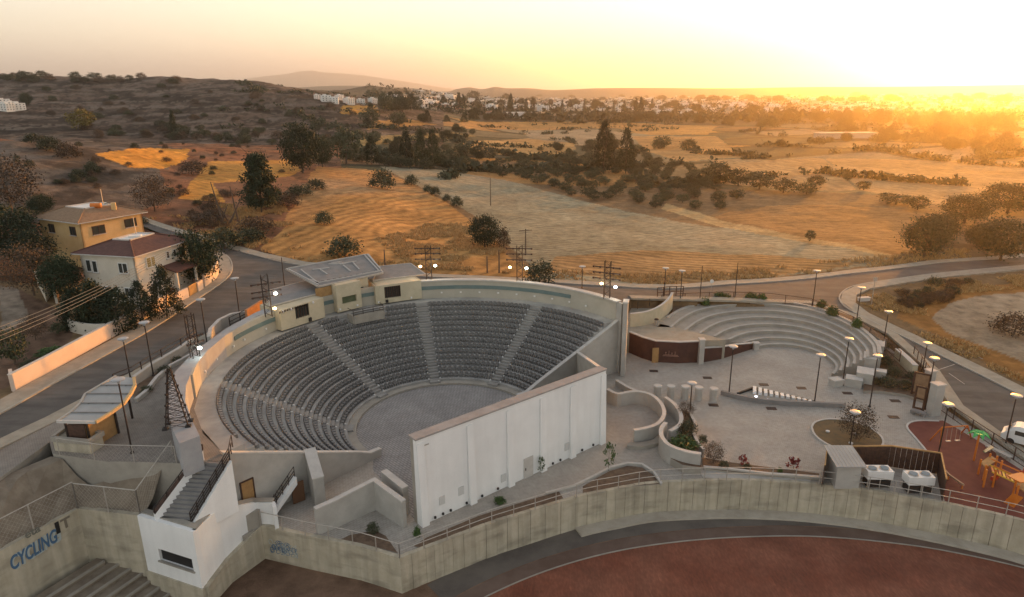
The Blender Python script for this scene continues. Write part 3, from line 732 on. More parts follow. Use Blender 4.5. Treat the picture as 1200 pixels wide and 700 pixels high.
# chairs
WORLDSPACE[0] = False
cm = MB()
cm.box((0, .0, .40), (.46, .40, .07), m=0); cm.box((0, -.2, .62), (.46, .06, .36), m=1); cm.box((0, -.165, .62), (.42, .03, .32), m=0)
for s in (-1, 1):
    cm.box((s * .19, .1, .2), (.05, .3, .4), m=0)
cm.v = [(v[0] * .86, v[1] * .82, v[2] * .82) for v in cm.v]
chair0 = cm.build('chair', [M['seat'], M['seat_back']]); WORLDSPACE[0] = True
spots = []
for i in range(14):
    r = R0 + DR * i + .56
    bounds = [A0 + 1.2] + [x for A_ in sorted(AIS) for x in (A_ - math.degrees((aisle_half(i) + .35) / r), A_ + math.degrees((aisle_half(i) + .35) / r))] + [A1 - 1.0]
    for b in range(0, len(bounds), 2):
        a0, a1 = bounds[b], bounds[b + 1]; nn = int(R(a1 - a0) * r / .60)
        if b == 8: nn = int(R(a1 - a0) * r / .54)
        for k in range(nn + 1):
            a = a0 + (a1 - a0) * k / nn
            if i >= 12 and 116.8 < a < 131.5: continue
            if i == 13 and 131 < a < 133: continue
            if i == 13 and b >= 8 and a > 222: continue
            spots.append((tp_(r, a, Z0 + DZ * i), a, i, b // 2, k))
spots.sort(key=lambda s: (s[0] - Vector((0, 0, CAM_H))).length)
blocks = ['block nearest the diagonal end wall', 'right centre block', 'middle block', 'long left block', 'nearest left block']
names = 'first second third fourth fifth sixth seventh eighth ninth tenth eleventh twelfth thirteenth topmost'.split()
tens = names[:13] + 'fourteenth fifteenth sixteenth seventeenth eighteenth nineteenth twentieth'.split()
def ordn(k): return tens[k - 1] if k <= 20 else (['twenty', 'thirty', 'forty', 'fifty'][k // 10 - 2] + '-' + tens[k % 10 - 1] if k % 10 else ['twentieth', 'thirtieth', 'fortieth', 'fiftieth'][k // 10 - 2])
for k, (p, a, i, b, kk) in enumerate(spots[:300]):
    c = chair0 if k == 0 else chair0.copy()
    if k: col.objects.link(c)
    c.location = p; c.rotation_euler = (0, 0, R(a + 90))
    tag(c, 'dark chair, %s from the aisle stairs in the %s row up, %s' % (ordn(kk + 1), names[i], blocks[b]), 'chair', 'dark chairs in curved theatre rows')
rest = MB()
for (p, a, i, b, kk) in spots[300:]:
    Mx = Matrix.Translation(p) @ Matrix.Rotation(R(a + 90), 4, 'Z')
    for v0 in (0,):
        rest.v += []; base = len(rest.v); rest.v += [tuple(Mx @ Vector(v)) for v in cm.v]
        rest.f += [tuple(base + q for q in f) for f in cm.f]; rest.m += cm.m
o = rest.build('chairs', [M['seat'], M['seat_back']]); tag(o, 'curved rows of dark chairs filling the farther blocks of the theatre', 'chairs', kind='stuff')

# ------------------------------------------------------------------ white stage wall
W0, W1 = Vector((-7.86, 48.7, 0)), Vector((9.4, 62.7, 0)); wd = (W1 - W0).normalized(); wn = Vector((wd.y, -wd.x, 0)); WL = (W1 - W0).length; WA = math.atan2(wd.y, wd.x)
sw = thing('stage_wall', 'tall white windowless stage wall with battered buttresses and thin grey coping', 'wall', (W0.x, W0.y, 0))
def wp(s, d, z): q = W0 + wd * s + wn * d; return Vector((q.x, q.y, z))
MB().wall([wp(0, 0, 0), wp(WL, 0, 0)], 0, 8.1, .5, side=1).build('wall', M['white_wall'], sw)
MB().prism([tuple(wp(-.12, .1, 0)[:2]), tuple(wp(WL + .12, .1, 0)[:2]), tuple(wp(WL + .12, -1.0, 0)[:2]), tuple(wp(-.12, -1.0, 0)[:2])], 8.1, 8.24).build('coping', mat('coping_brown', (.30, .275, .26), (.36, .335, .32), .8, .85), sw)
MB().wall([wp(0, -.75, 0), wp(WL, -.75, 0)], 0, 8.1, .5).build('rear_wall', M['concrete'], sw)
for s in (0.35, 5.35, 9.7, 13.7, 17.6, WL - .35):
    b = MB(); hw = .35
    vs = [wp(s - hw, .02, 0), wp(s + hw, .02, 0), wp(s + hw, .34, 0), wp(s - hw, .34, 0), wp(s - hw, .02, 7.7), wp(s + hw, .02, 7.7), wp(s + hw, .08, 7.7), wp(s - hw, .08, 7.7)]
    b.add(vs, [(0, 1, 2, 3), (7, 6, 5, 4), (3, 2, 6, 7), (0, 3, 7, 4), (2, 1, 5, 6)]); b.build('buttress', M['white_wall'], sw)
dr = MB(); dc = wp(11.9, .06, 1.05); dr.box(dc, (1.1, .1, 2.1), WA); d_ = dr.build('door', M['coping'], sw)
hh_ = MB(); hh_.box(wp(11.5, .13, 1.0), (.08, .06, .25), WA); sub(hh_, 'handle', M['dark_metal'], d_)
for s, z in ((1.9, 1.6), (8.6, 1.1), (3.9, 1.7), (16.6, 1.4)): MB().box(wp(s + .3, .04, z), (.55, .05, .8), WA).build('vent_panel', mat('vent', (.60, .60, .58)), sw)
for s in (1.4, 2.2, 3.0, 4.7, 6.4, 8.2, 15.0, 16.0, 19.0, 20.6): MB().box(wp(s, .1, .28), (.16, .14, .2), WA).build('wall_spot', M['black'], sw)
MB().box(wp(.9, .05, 7.4), (.5, .06, .08), WA).build('bracket', M['galv'], sw)
# return wall between stage wall and seats
best = min(((proj(*tp_(r, A0 - .6, ZC(r) + .1))[0] - 676) ** 2, r) for r in np.arange(11, 24, .1))[1]
pr = tp_(best, A0 - 1.2, 0); pw = wp(WL, -.9, 0)
sr = thing('side_wall', 'grey flank wall joining the white stage wall to the right end of the seating', 'wall', (pr.x, pr.y, 0))
MB().wall([pr, pw], -.02, [ZC(best), 8.05], .35).build('wall', M['concrete'], sr)
MB().wall([pr, pw], [ZC(best) + .002, 8.052], [ZC(best) + .12, 8.17], .42).build('coping', M['coping'], sr)
# low rear stage wall piece left of the stage (free-standing)
def lowwall(label, pts, zt, th=.35, z0=-.02, m='concrete_light', cop=True, cat='wall', name='low_wall', side=0):
    t = thing(name, label, cat, (pts[0][0], pts[0][1], 0)); zz = zt if not np.isscalar(zt) else [zt] * len(pts)
    MB().wall(pts, z0, list(zz), th, side=side).build('wall', M[m], t)
    if cop: MB().wall(pts, [z + .002 for z in zz], [z + .1 for z in zz], th + .08, side=side).build('coping', M['coping'], t)
    return t
lowwall('grey L shaped wall enclosing the small yard left of the white stage wall', [at(475, 618, 0), at(441, 596, 0), at(394, 617, 0), at(372, 626, 0)], [2.5, 2.85, 2.5, 2.4], .4)
lowwall('short freestanding grey wall between the yard corner and the white stage wall', [at(477, 604, 0), at(452, 583, 0)], [2.7, 2.7], .55)
pA = tp_(17.2, A1 + 1.5); pB = at(376, 591, 0)
lowwall('thick sloping grey buttress wall running out from the left end wall of the seating', [pA, (pB.x, pB.y)], [4.2, 2.6], .95)

# door in the left end wall
RD = min((abs(proj(*(tp_(r, A1 + .6, 1.3)))[0] - 292), r) for r in np.arange(15, 25, .1))[1]
t = thing('wooden_door', 'narrow wooden door in the grey end wall below the nearest chairs', 'door', tuple(tp_(19.9, A1 + 1.3)))
a_ = R(A1 + .6); dd = tp_(20.6, A1 + .6, 0); off = Vector((-math.sin(a_), math.cos(a_), 0)) * .25
def endface(r, z, o=.24): q = tp_(r, A1 + .6, z); return q + Vector((-math.sin(a_), math.cos(a_), 0)) * o
t.location = endface(RD, 0)
MB().prism([tuple(endface(RD - .9, 0, 0)[:2]), tuple(endface(RD + 2, 0, 0)[:2]), tuple(endface(RD + 2, 0, 1.5)[:2]), tuple(endface(RD - .9, 0, 1.5)[:2])], -.1, 1.55).build('door_landing', M['concrete'], t)
MB().box(endface(RD, 2.7), (1.0, .08, 2.2), a_).build('door_leaf', M['wood'], t)
for s in (-.56, .56): MB().box(endface(RD + s, 2.7), (.1, .14, 2.3), a_).build('door_frame', M['rust_metal'], t)
MB().box(endface(RD, 3.88), (1.22, .14, .1), a_).build('door_frame', M['rust_metal'], t)
for r, z in ((13.2, 1.3), (11.7, 1.0), (17.0, 1.2), (12.4, 1.5)):
    pass

# ------------------------------------------------------------------ control room on the rim
cr = thing('control_building', 'cream control room block with big tilted white edged roof on the theatre rim', 'building', tuple(at(408, 362, 7.2)))
def P3(px, py, z): return at(px, py, z)
zb = 7.15
L0, L1 = at(330.5, 388, zb), at(381, 371.7, zb); C0, C1 = at(396.3, 366.6, zb), at(424.6, 359.7, zb); Q0, Q1 = at(441, 357, zb), at(494.5, 349.4, zb)
def face_block(a, b, depth, h, m, openings, name, proud=0.0):
    """front wall a->b with rectangular openings (s0,s1,z0,z1) in metres; side and back walls"""
    d = (b - a); L = d.length; d.normalize(); nn = Vector((-d.y, d.x, 0))
    if nn.y < 0: nn = -nn
    def q(s, o, z): r = a + d * s + nn * o; return (r.x, r.y, zb + z)
    mb = MB(); zz = sorted(set([0, h] + [z for o in openings for z in o[2:]])); ss = sorted(set([0, L] + [s for o in openings for s in o[:2]]))
    an = math.atan2(d.y, d.x)
    for i in range(len(ss) - 1):
        for j in range(len(zz) - 1):
            sm, zm = (ss[i] + ss[i + 1]) / 2, (zz[j] + zz[j + 1]) / 2
            if any(o[0] < sm < o[1] and o[2] < zm < o[3] for o in openings): continue
            c = q(sm, .15, zm); mb.box(c, (ss[i + 1] - ss[i], .3, zz[j + 1] - zz[j]), an)
    for s in (.13, L - .13): mb.box(q(s, depth / 2 + .3, h / 2), (.26, depth - .001, h), an)
    mb.box(q(L / 2, depth + .42, h / 2), (L, .24, h), an)
    mb.box(q(L / 2, depth / 2 + .3, h - .08), (L - .3, depth, .16), an)
    mb.build(name, M[m], cr)
    return q, an, L
q, an, L = face_block(L0, L1, 3.6, 2.62, 'cream', [(2.15, 4.2, .9, 2.5)], 'front_wall')
MB().box(q(3.17, .4, 1.2), (2.05, .3, 2.0), an).build('window', M['glass'], cr)
for s in np.arange(2.25, 4.2, .38): MB().box(q(s, .12, 1.7), (.06, .08, 1.55), an).build('window_bar', M['rust_metal'], cr)
MB().box(q(4.15, -.04, .35), (.35, .3, .5), an).build('vent_box', M['black'], cr)
for s in (.4, 1.6, 4.9): MB().tube(q(s, -.1, 2.35), q(s, .1, 2.45), .16, n=8).build('wall_lamp', M['white_paint'], cr)
q, an, L = face_block(C0, C1, 4.0, 3.7, 'cream', [(.75, 2.9, 1.0, 1.95)], 'front_wall')
MB().box(q(1.82, .36, 1.45), (2.2, .2, 1.1), an).build('window', M['glass_green'], cr)
MB().box(q(-1.2, 1.2, 1.75), (2.2, .2, 3.5), an).build('recess_wall', M['wood'], cr)
MB().box(q(L + 1.0, 1.6, 1.75), (2.1, .2, 3.5), an).build('recess_wall', M['cream'], cr)
MB().box(q(L + .75, 1.45, 1.25), (.9, .12, 2.1), an).build('door', M['black'], cr)
for s in (.3, 2.9): MB().box(q(s, -.05, .4), (.22, .2, .22), an).build('wall_lamp', M['white_paint'], cr)
q, an, L = face_block(Q0, Q1, 3.6, 2.6, 'cream', [(1.25, 3.55, .65, 2.3)], 'front_wall')
MB().box(q(2.4, .45, 1.5), (2.3, .3, 1.7), an).build('window', M['glass'], cr)
for s in np.arange(1.4, 3.55, .3): MB().box(q(s, .12, 1.5), (.07, .1, 1.6), an).build('window_bar', M['rust_metal'], cr)
MB().box(q(1.5, -.04, .3), (.35, .3, .4), an).build('vent_box', M['black'], cr)
for s in (.35, 5.0): MB().box(q(s, -.05, .3), (.22, .2, .22), an).build('wall_lamp', M['white_paint'], cr)
def roof(pts, z, th, m, name='roof', edge=True):
    V = [at(a, b, zz) for (a, b), zz in zip(pts, z)]; mb = MB(); mb.prism([v[:2] for v in V], [v.z - th for v in V], [v.z for v in V]); r = mb.build(name, m, cr)
    if edge:
        for i in range(len(V)):
            a, b = V[i], V[(i + 1) % len(V)]; e = MB(); e.tube(a + Vector((0, 0, -th * .3)), b + Vector((0, 0, -th * .3)), th * .62, n=4); sub(e, 'fascia', M['galv'], r)
    return V, r
zr = [11.9, 11.9, 10.9, 10.9]
V, rf = roof([(335.4, 315.1), (431.4, 297.7), (448.9, 319.4), (373.1, 335.7)], zr, .22, M['roof_dark'])
def onroof(a, b, up=.06):
    d = Vector(ray(a, b)); o = Vector((0, 0, CAM_H)); nrm = (V[1] - V[0]).cross(V[2] - V[0]).normalized()
    return o + d * ((V[0] - o).dot(nrm) / d.dot(nrm)) + Vector((0, 0, up))
def cz(x, y): return 320 + x / 5.833, 280 + y / 5.833
for s_ in [((190, 215), (300, 300)), ((225, 275), (310, 300)), ((105, 212), (310, 318)), ((620, 110), (720, 218)), ((645, 112), (735, 210)), ((105, 206), (640, 110)), ((310, 305), (735, 222)), ((270, 215), (385, 203)), ((320, 212), (372, 248)), ((400, 170), (470, 160)), ((380, 178), (480, 172)), ((455, 178), (570, 158)), ((480, 185), (530, 226)), ((545, 165), (590, 214))]:
    a, b = [onroof(*cz(*e)) for e in s_]; e = MB(); e.tube(a, b, .14, n=4); sub(e, 'roof_strip', M['roof_metal'], rf)
for k in range(11):
    a = onroof(*cz(300 + 40 * k, 300 - 7.5 * k), up=.08); e = MB(); e.box(a, (.42, .3, .06), .2); sub(e, 'roof_vent', M['black'], rf)
roof([(316, 359), (383, 341), (362, 328), (316, 340)], [9.95, 9.95, 10.2, 10.2], .18, M['roof_dark'])
roof([(437, 328.5), (499, 321.5), (481, 308.5), (445, 312)], [9.9, 9.9, 10.3, 10.3], .18, M['roof_dark'])
def slats(a, b, n):
    for k in range(n):
        p = a.lerp(b, k / (n - 1)); MB().box(p, (.1, .7, .16), .2).build('rafter_end', M['rust_metal'], cr)
slats(at(328, 366, 9.6), at(352, 358, 9.6), 9); slats(at(440, 333, 9.6), at(494, 328.5, 9.5), 14)

# ------------------------------------------------------------------ plateau by the left road
plat_in = [tuple(tp_(24.7, a)[:2]) for a in (150, 165, 180, 195, 210, 222)]
plat_front = px2([(262, 531), (232, 545), (207, 543), (150, 541), (124, 541), (62, 532), (58, 518), (0, 560), (-60, 600)], 7.0)
pp = [tuple(p) for p in left_b[1:]] + [tuple(tp_(24.7, a)[:2]) for a in (146, 160, 175, 190, 205, 218, 227.4)] + plat_front
slab('plateau', pp, -3.3, 7.0, M['plateau'])

# earth terrace between the plateau and the track level
tz = 2.9
ter = px2([(-80, 690), (0, 628), (91, 597)], 3.4) + [(-29.3, 45.6), (-24.0, 43.5), (-23.4, 46.05), (-21.67, 49.1), (-20.0, 55), (-24, 58), (-34, 58), (-60, 50)]
TW = [at(-80, 690, 3.4), at(91, 596, 3.4)]
def tzf(x, y):
    a_, b_, c_ = Vector((TW[0].x, TW[0].y)), Vector((TW[1].x, TW[1].y)), Vector((-29.3, 45.6)); p = Vector((x, y)); d = 1e9
    for u_, v_ in ((a_, b_), (b_, c_)):
        t = max(0, min(1, (p - u_).dot(v_ - u_) / (v_ - u_).length_squared)); d = min(d, (p - u_.lerp(v_, t)).length)
    return 3.1 + 1.9 * max(0, d - .5) + .25 * math.sin(x * .9) * math.sin(y * 1.1) * min(1, d / 3)
terp = [tuple(TW[0][:2]), tuple(TW[1][:2]), (-29.3, 45.6), (-27.4, 48.5), (-29, 52)] + px2([(214, 548), (150, 545), (100, 545), (60, 537), (0, 562), (-60, 602)], 6.6)
drape('earth_terrace', terp, M['dirt_brown'], 0, zf=lambda x, y: min(6.75, tzf(x, y)), step=1.0)
lw = thing('concrete_wall', 'tall bare concrete wall with blue CYCLING lettering above the old steps', 'wall', tuple(at(0, 700, -3.2)))
LWp = [at(-80, 690, 3.4), at(0, 628, 3.4), at(91, 596, 3.4)]
LWp = [Vector((p.x, p.y, 0)) for p in LWp]
dL = (LWp[2] - LWp[0]).normalized(); LW2 = [LWp[0] + dL * ((LWp[2] - LWp[0]).length * k / 5) for k in range(6)]
for k in range(5): MB().wall([LW2[k], LW2[k + 1]], -3.3, 3.4, .4, side=1).build('wall_panel', M['retain'], lw)
cw = thing('concrete_wall', 'bare concrete wall with pale cracked lower half joining the white stair block', 'wall', (-31, 46, -3.2))
Ap = Vector((-29.3, 45.6, 0))
MB().wall([LWp[2], Ap], -3.3, 3.4, .4, side=1).build('wall_panel', M['retain'], cw)
lnrm = Vector((dL.y, -dL.x, 0)); 
if lnrm.y > 0: lnrm = -lnrm
def text_on(txt, origin, xdir, size, mats, parent, up=Vector((0, 0, 1)), name='lettering', depth=.02, shear=0.0, sx=1.0, bold=0.0):
    cu = bpy.data.curves.new('t', 'FONT'); cu.body = txt; cu.size = size; cu.extrude = depth; cu.offset = bold; cu.shear = shear
    ob = bpy.data.objects.new('t', cu); col.objects.link(ob); bpy.context.view_layer.update()
    me = bpy.data.meshes.new_from_object(ob.evaluated_get(bpy.context.evaluated_depsgraph_get())); bpy.data.objects.remove(ob)
    xd = xdir.normalized(); nn = xd.cross(up)
    Mx = Matrix((( xd.x * sx, up.x, nn.x, 0), (xd.y * sx, up.y, nn.y, 0), (xd.z * sx, up.z, nn.z, 0), (0, 0, 0, 1)))
    Mx.translation = Vector(origin) - Vector(parent.location); me.transform(Mx)
    me.materials.clear(); me.materials.append(mats)
    o = bpy.data.objects.new(name, me); col.objects.link(o); o.parent = parent; KIDS.setdefault(parent.name, []).append(o); return o
def onwall(px, py, a, b, o=.03):        # picked point on the vertical plane through a,b
    d = Vector(ray(px, py)); O = Vector((0, 0, CAM_H)); t = (b - a).normalized(); n_ = Vector((t.y, -t.x, 0))
    if n_.y > 0: n_ = -n_
    A_ = a + n_ * o
    return O + d * ((A_ - O).dot(n_) / d.dot(n_))
c0, c1 = onwall(13, 668, LWp[0], LWp[2]), onwall(65, 634, LWp[0], LWp[2])
hgt = c0.z; 
text_on('CYCLING', c0 + Vector((0, 0, -.1)), Vector((dL.x, dL.y, (c1.z - c0.z) / (c1 - c0).xy.length if False else .08)), 1.55, M['blue_graf'], lw, sx=(c1 - c0).length / 6.3, bold=.03, shear=.15)
text_on('CYCLING', c0 + Vector((0, 0, -.17)) - lnrm * .012 + dL * .08, dL + Vector((0, 0, .08)), 1.62, M['pale_graf'], lw, sx=(c1 - c0).length / 6.2, bold=.07, depth=.004, shear=.15)
c2 = onwall(66, 626, LWp[0], LWp[2]); text_on('I', c2, dL, 1.3, M['black'], lw, bold=.06, sx=1.2)
c3 = onwall(73, 621, LWp[0], LWp[2]); text_on('T', c3, dL, 1.2, mat('faded_paint', (.2, .17, .13)), lw, bold=.03)
c4 = onwall(30, 632, LWp[0], LWp[2]); text_on('eta', c4, dL, .9, mat('faded_ink', (.17, .17, .14)), lw, bold=.01)
# old terraces at the foot of the wall
bl = thing('old_steps', 'worn concrete and earth steps at the foot of the graffiti wall', 'steps', tuple(at(60, 690, -3.2)))
sd = Vector((1, -.12, 0)).normalized()
for k in range(7):
    a = at(88 - 16 * k, 652 + 9 * k, -2.0 - .0 * k); a0 = Vector((a.x, a.y, 0)); dirn = (at(200, 735, -3) - at(95, 655, -3)); dirn.z = 0; dirn.normalize()
    # steps run parallel to the graffiti wall, lower ones nearer
    base = LWp[2] + lnrm * (1.2 + 1.0 * k); top = -1.2 - .3 * k
    MB().wall([base - dL * 14, base + dL * (.2 + .5 * k)], -3.4, top, 1.0).build('step', M['dirt_brown'], bl)
    MB().wall([base - dL * 14 + lnrm * .42, base + dL * (.2 + .5 * k) + lnrm * .42], top - .1, top + .05, .2).build('step_edge', M['concrete'], bl)
# steps going up behind the fenced wall
es = thing('earth_steps', 'rough earth and concrete steps behind the mesh fence below the plateau', 'steps', tuple(at(150, 575, tz)))
sa = at(128, 585, tz); sb = at(195, 565, tz)
ed = (sb - sa); ed.z = 0; ed.normalize(); en = Vector((-ed.y, ed.x, 0))
for k in range(8):
    o_ = sa + en * (k * .36); zt_ = min(6.9, max(tzf(o_.x, o_.y), tzf(*(o_ + ed * 2.5)[:2])) + .22); MB().wall([o_, o_ + ed * 4.6], tz - .1, zt_, .36).build('step', [M['dirt_brown'], M['concrete']][k % 2], es)
fp = [at(-70, 665, 3.4), at(0, 625, 3.4), at(80, 594, 3.4)]
fence('mesh_fence', 'tall weathered mesh fence on top of the graffiti wall', 'fence', [Vector((p.x, p.y, 3.4)) for p in LWp[0:1] + LWp[2:3]], 2.4, M['galv'], 3.0, (1.0,), .045, mesh=.35)
fence('mesh_fence', 'mesh fence panel on the concrete wall beside the stair block', 'fence', [Vector((LWp[2].x, LWp[2].y, 3.4)), Vector((Ap.x, Ap.y, 3.4))], 2.3, M['galv'], 2.9, (1.0,), .045, mesh=.35)
fence('mesh_fence', 'mesh fence running up from the wall corner towards the plateau', 'fence', [Vector((Ap.x, Ap.y, 3.4)), Vector((at(205, 545, 6).x, at(205, 545, 6).y, 5.9))], 2.3, M['galv'], 3.0, (1.0,), .045, mesh=.4)
fence('mesh_fence', 'thin mesh fence along the front edge of the grey plateau', 'fence', [Vector((*p, 7.0)) for p in px2([(70, 533), (124, 541), (207, 543)], 7.0)], 1.5, M['galv'], 3.0, (1.0,), .03, mesh=.35)

# ------------------------------------------------------------------ white stair block
A_, B_, C_, D_ = Vector((-29.3, 45.6, 0)), Vector((-24.0, 43.45, 0)), Vector((-23.4, 46.05, 0)), Vector((-21.67, 49.13, 0))
wb = thing('stair_block', 'white block with a dark slit window carrying stairs down from the theatre', 'building', (-26, 45, -1.5))
inner = [Vector((-26, 52.5, 0)), Vector((-30, 50.5, 0))]
poly = [A_ + Vector((.5, .2, 0)), B_ + Vector((-.4, .5, 0)), C_ + Vector((-.45, .1, 0)), Vector((-24.2, 48.5, 0)), inner[0], inner[1]]
MB().prism([p[:2] for p in poly], -1.6, 3.15).build('landing', M['roof_dark'], wb)
def wseg(a, b, z0a, z0b, z1a, z1b, m, nm, th=.3, par=None, side=1):
    return MB().wall([a, b], [z0a, z0b], [z1a, z1b], th, side=side).build(nm, m, par or wb)
# window opening in the front face
dF = (B_ - A_); LF = dF.length; dF.normalize(); nF = Vector((dF.y, -dF.x, 0)); anF = math.atan2(dF.y, dF.x)
w0 = onwall(188, 641, A_, B_); w1 = onwall(229, 663, A_, B_); s0 = (w0 - A_).dot(dF); s1 = (w1 - A_).dot(dF); z1w = w0.z; z0w = w1.z - .1
if z1w - z0w < .9: z0w = z1w - 1.1
def fq(s, o, z): r = A_ + dF * s + nF * o; return (r.x, r.y, z)
fm = MB()
for (sa_, sb_, za, zb_) in ((0, s0, -1.5, 3.6), (s1, LF, -1.5, 3.6), (s0, s1, -1.5, z0w), (s0, s1, z1w, 3.6)):
    fm.box(fq((sa_ + sb_) / 2, -.0, (za + zb_) / 2), (sb_ - sa_, .5, zb_ - za), anF)
fm.build('front_wall', M['white_wall'], wb)
MB().box(fq((s0 + s1) / 2, -.08, (z0w + z1w) / 2), (s1 - s0, .2, z1w - z0w), anF).build('slit_window', M['black'], wb)
MB().box(fq((s0 + s1) / 2, .26, z0w - .05), (s1 - s0 + .3, .2, .12), anF).build('sill', M['concrete'], wb)
MB().wall([B_ + dF * .0, C_], [-1.5, -1.05], [3.6, 3.6], .3, side=1).build('side_wall', M['white_wall'], wb)
MB().wall([C_, D_], [-1.05, -.05], [3.6, 2.15], .3, side=1).build('side_wall', M['white_wall'], wb)
MB().wall([D_, Vector((-20.3, 49.0, 0)), Vector((-20.0, 48.4, 0))], [-.05] * 3, [2.15] * 3, .3, side=1).build('side_wall', M['white_wall'], wb)
MB().wall([A_ - nF * .1, B_ - nF * .1 , C_ + Vector((-.2, 0, 0)), D_ + Vector((-.2, .05, 0)), Vector((-20.3, 49.15, 0))], [3.55, 3.55, 3.55, 2.1, 2.1], [3.7, 3.7, 3.7, 2.27, 2.27], .5, side=1).build('parapet_cap', M['concrete'], wb)
cb = thing('concrete_base', 'stained concrete footing wall under the white stair block', 'wall', (-26, 44, -3.25))
MB().wall([A_ + nF * .12 - dF * .1, B_ + nF * .12 + dF * .12], -3.4, -1.5, .5, side=0).build('wall_panel', M['retain'], cb)
MB().wall([B_ + Vector((.1, -.1, 0)), C_ + Vector((.1, 0, 0)), D_ + Vector((.12, 0, 0))], -3.4, [-1.42, -.95, .05], .5, side=0).build('wall_panel', M['retain'], cb)
# stairs
st = thing('outdoor_stairs', 'dark flight of outdoor stairs with black railings rising from the white block', 'stairs', (-26, 48, 3.2))
sb0 = at(165.5 + 12, 604 + 6, 3.2); S0 = Vector((-26.9, 46.4, 0)); 
b0 = at(184, 615, 3.2); b1 = at(225, 618, 3.2); t0 = at(240, 541, 6.9); t1 = at(270, 543, 6.9)
for v in (b0, b1, t0, t1): pass
NS = 15
for k in range(NS):
    f = k / NS; f2 = (k + 1) / NS
    a = b0.lerp(t0, f); b = b1.lerp(t1, f); c = b1.lerp(t1, f2 + .03); d = b0.lerp(t0, f2 + .03)
    MB().prism([a[:2], b[:2], c[:2], d[:2]], 2.6, 3.2 + (k + 1) * 3.75 / NS).build('step', M['roof_dark'], st)
def up(v, z): return Vector((v.x, v.y, z))
MB().wall([up(b0, 0), up(t0, 0)], [2.6, 2.6], [4.1, 7.9], .35, side=1).build('stringer_wall', M['white_wall'], st)
MB().wall([up(b0, 0), up(t0, 0)], [4.1, 7.9], [4.2, 8.0], .42, side=1).build('stringer_cap', M['rust_metal'], st)
MB().wall([up(b1, 0), up(t1, 0)], [2.6, 2.6], [3.5, 7.2], .25, side=-1).build('stringer_wall', M['white_wall'], st)
def railseg(a, za, b, zb_, h, npost, m, par, rails=(1, .55), r=.035):
    A = up(a, za); B = up(b, zb_)
    for k in range(npost): p = A.lerp(B, k / (npost - 1)); MB().tube(p, p + Vector((0, 0, h)), r).build('rail_post', m, par)
    for f in rails: MB().tube(A + Vector((0, 0, h * f)), B + Vector((0, 0, h * f)), r).build('handrail', m, par)
railseg(b0, 4.2, t0, 8.0, .45, 5, M['dark_metal'], st, (1,), .05)
railseg(b1, 3.4, t1, 7.1, 1.1, 7, M['dark_metal'], st, (1, .75, .5, .25), .04)
mp_ = MB(); 
for k in range(40):
    p = up(b1, 3.4).lerp(up(t1, 7.1), k / 39); mp_.tube(p, p + Vector((0, 0, 1.1)), .012, n=3)
tag(mp_.build('railing_bars', M['dark_metal'], st), kind='stuff')
e1 = tp_(23.9, A1 + .5); railseg(t1, 7.1, e1, 7.2, 1.1, 3, M['dark_metal'], st, (1, .5), .04)
mb = MB(); mb.prism([t0[:2], t1[:2], tuple(tp_(24.6, 226)[:2]), tuple(tp_(24.6, 215)[:2])], 5, 6.95); mb.build('landing_top', M['plateau'], st)
railseg(b1, 3.2, Vector((-23.9, 46.6, 0)), 3.2, .9, 3, M['dark_metal'], st)
# second flight with brown door beneath
s2 = thing('side_stairs', 'short white stair flight with black railing over a brown door beside the white block', 'stairs', tuple(at(316, 604, 0)))
g0 = at(318, 606, .3); g1 = at(348, 592, 0); 
e0 = up(g0, 0); e1_ = up(at(349, 590, 0), 0)
MB().wall([e0, e1_], [.2, 2.0], [.7, 2.75], .5).build('stringer_wall', M['white_wall'], s2)
for k in range(9):
    f = (k + .5) / 9; p = e0.lerp(e1_, f); dd_ = (e1_ - e0); L_ = dd_.length; dd_.normalize(); nn_ = Vector((-dd_.y, dd_.x, 0)); q = p + nn_ * .9
    MB().box((q.x, q.y, .35 + k * .24), (L_ / 9 + .02, 1.4, .24), math.atan2(dd_.y, dd_.x)).build('step', M['concrete'], s2)
railseg(e0, .7, e1_, 2.7, 1.0, 5, M['dark_metal'], s2, (1, .6, .3))
MB().box((e1_.x + .1, e1_.y + .15, 1.05), (1.1, .1, 2.0), .7).build('door', mat('door_brown', (.14, .07, .035)), s2)

# ------------------------------------------------------------------ curved entrance canopy
cn = thing('entrance_canopy', 'curved grey metal canopy roof over the roadside entrance at the left', 'canopy', tuple(at(110, 500, 7)))
fr_a = [at(*p) for p in [(67, 497, 9.6), (90, 498, 9.6), (112, 495, 9.6)]]
front_e = [(112, 495, 9.5), (130, 484, 9.6), (145, 473, 9.8), (153, 462, 10.0), (158, 452, 10.2), (157, 443, 10.4)]
back_e = [(67, 494, 9.6), (82, 484, 9.7), (94, 473, 9.9), (100, 462, 10.1), (117, 452, 10.3), (136, 441, 10.5)]
FE = [at(*p) for p in front_e]; BE = [at(*p) for p in back_e]
for k in range(5):
    mb = MB(); poly = [FE[k], FE[k + 1], BE[k + 1], BE[k]]; mb.prism([p[:2] for p in poly], [p.z - .12 for p in poly], [p.z for p in poly]); mb.build('roof_panel', M['roof_metal'], cn)
    mb = MB(); mb.tube(FE[k] + Vector((0, 0, .05)), BE[k] + Vector((0, 0, .05)), .06, n=4); mb.build('roof_seam', M['roof_dark'], cn)
    mb = MB(); mb.tube(FE[k], FE[k + 1], .17, n=4); mb.build('front_fascia', mat('fascia', (.62, .42, .2)) if k == 0 else bpy.data.materials['fascia'], cn)  # orange sun glow on the front edge is put into its colour
    mb = MB(); mb.tube(BE[k], BE[k + 1], .13, n=4); mb.build('rear_fascia', M['galv'], cn)
mb = MB(); mb.tube(FE[0], BE[0], .15, n=4); mb.build('end_fascia', M['coping'], cn)
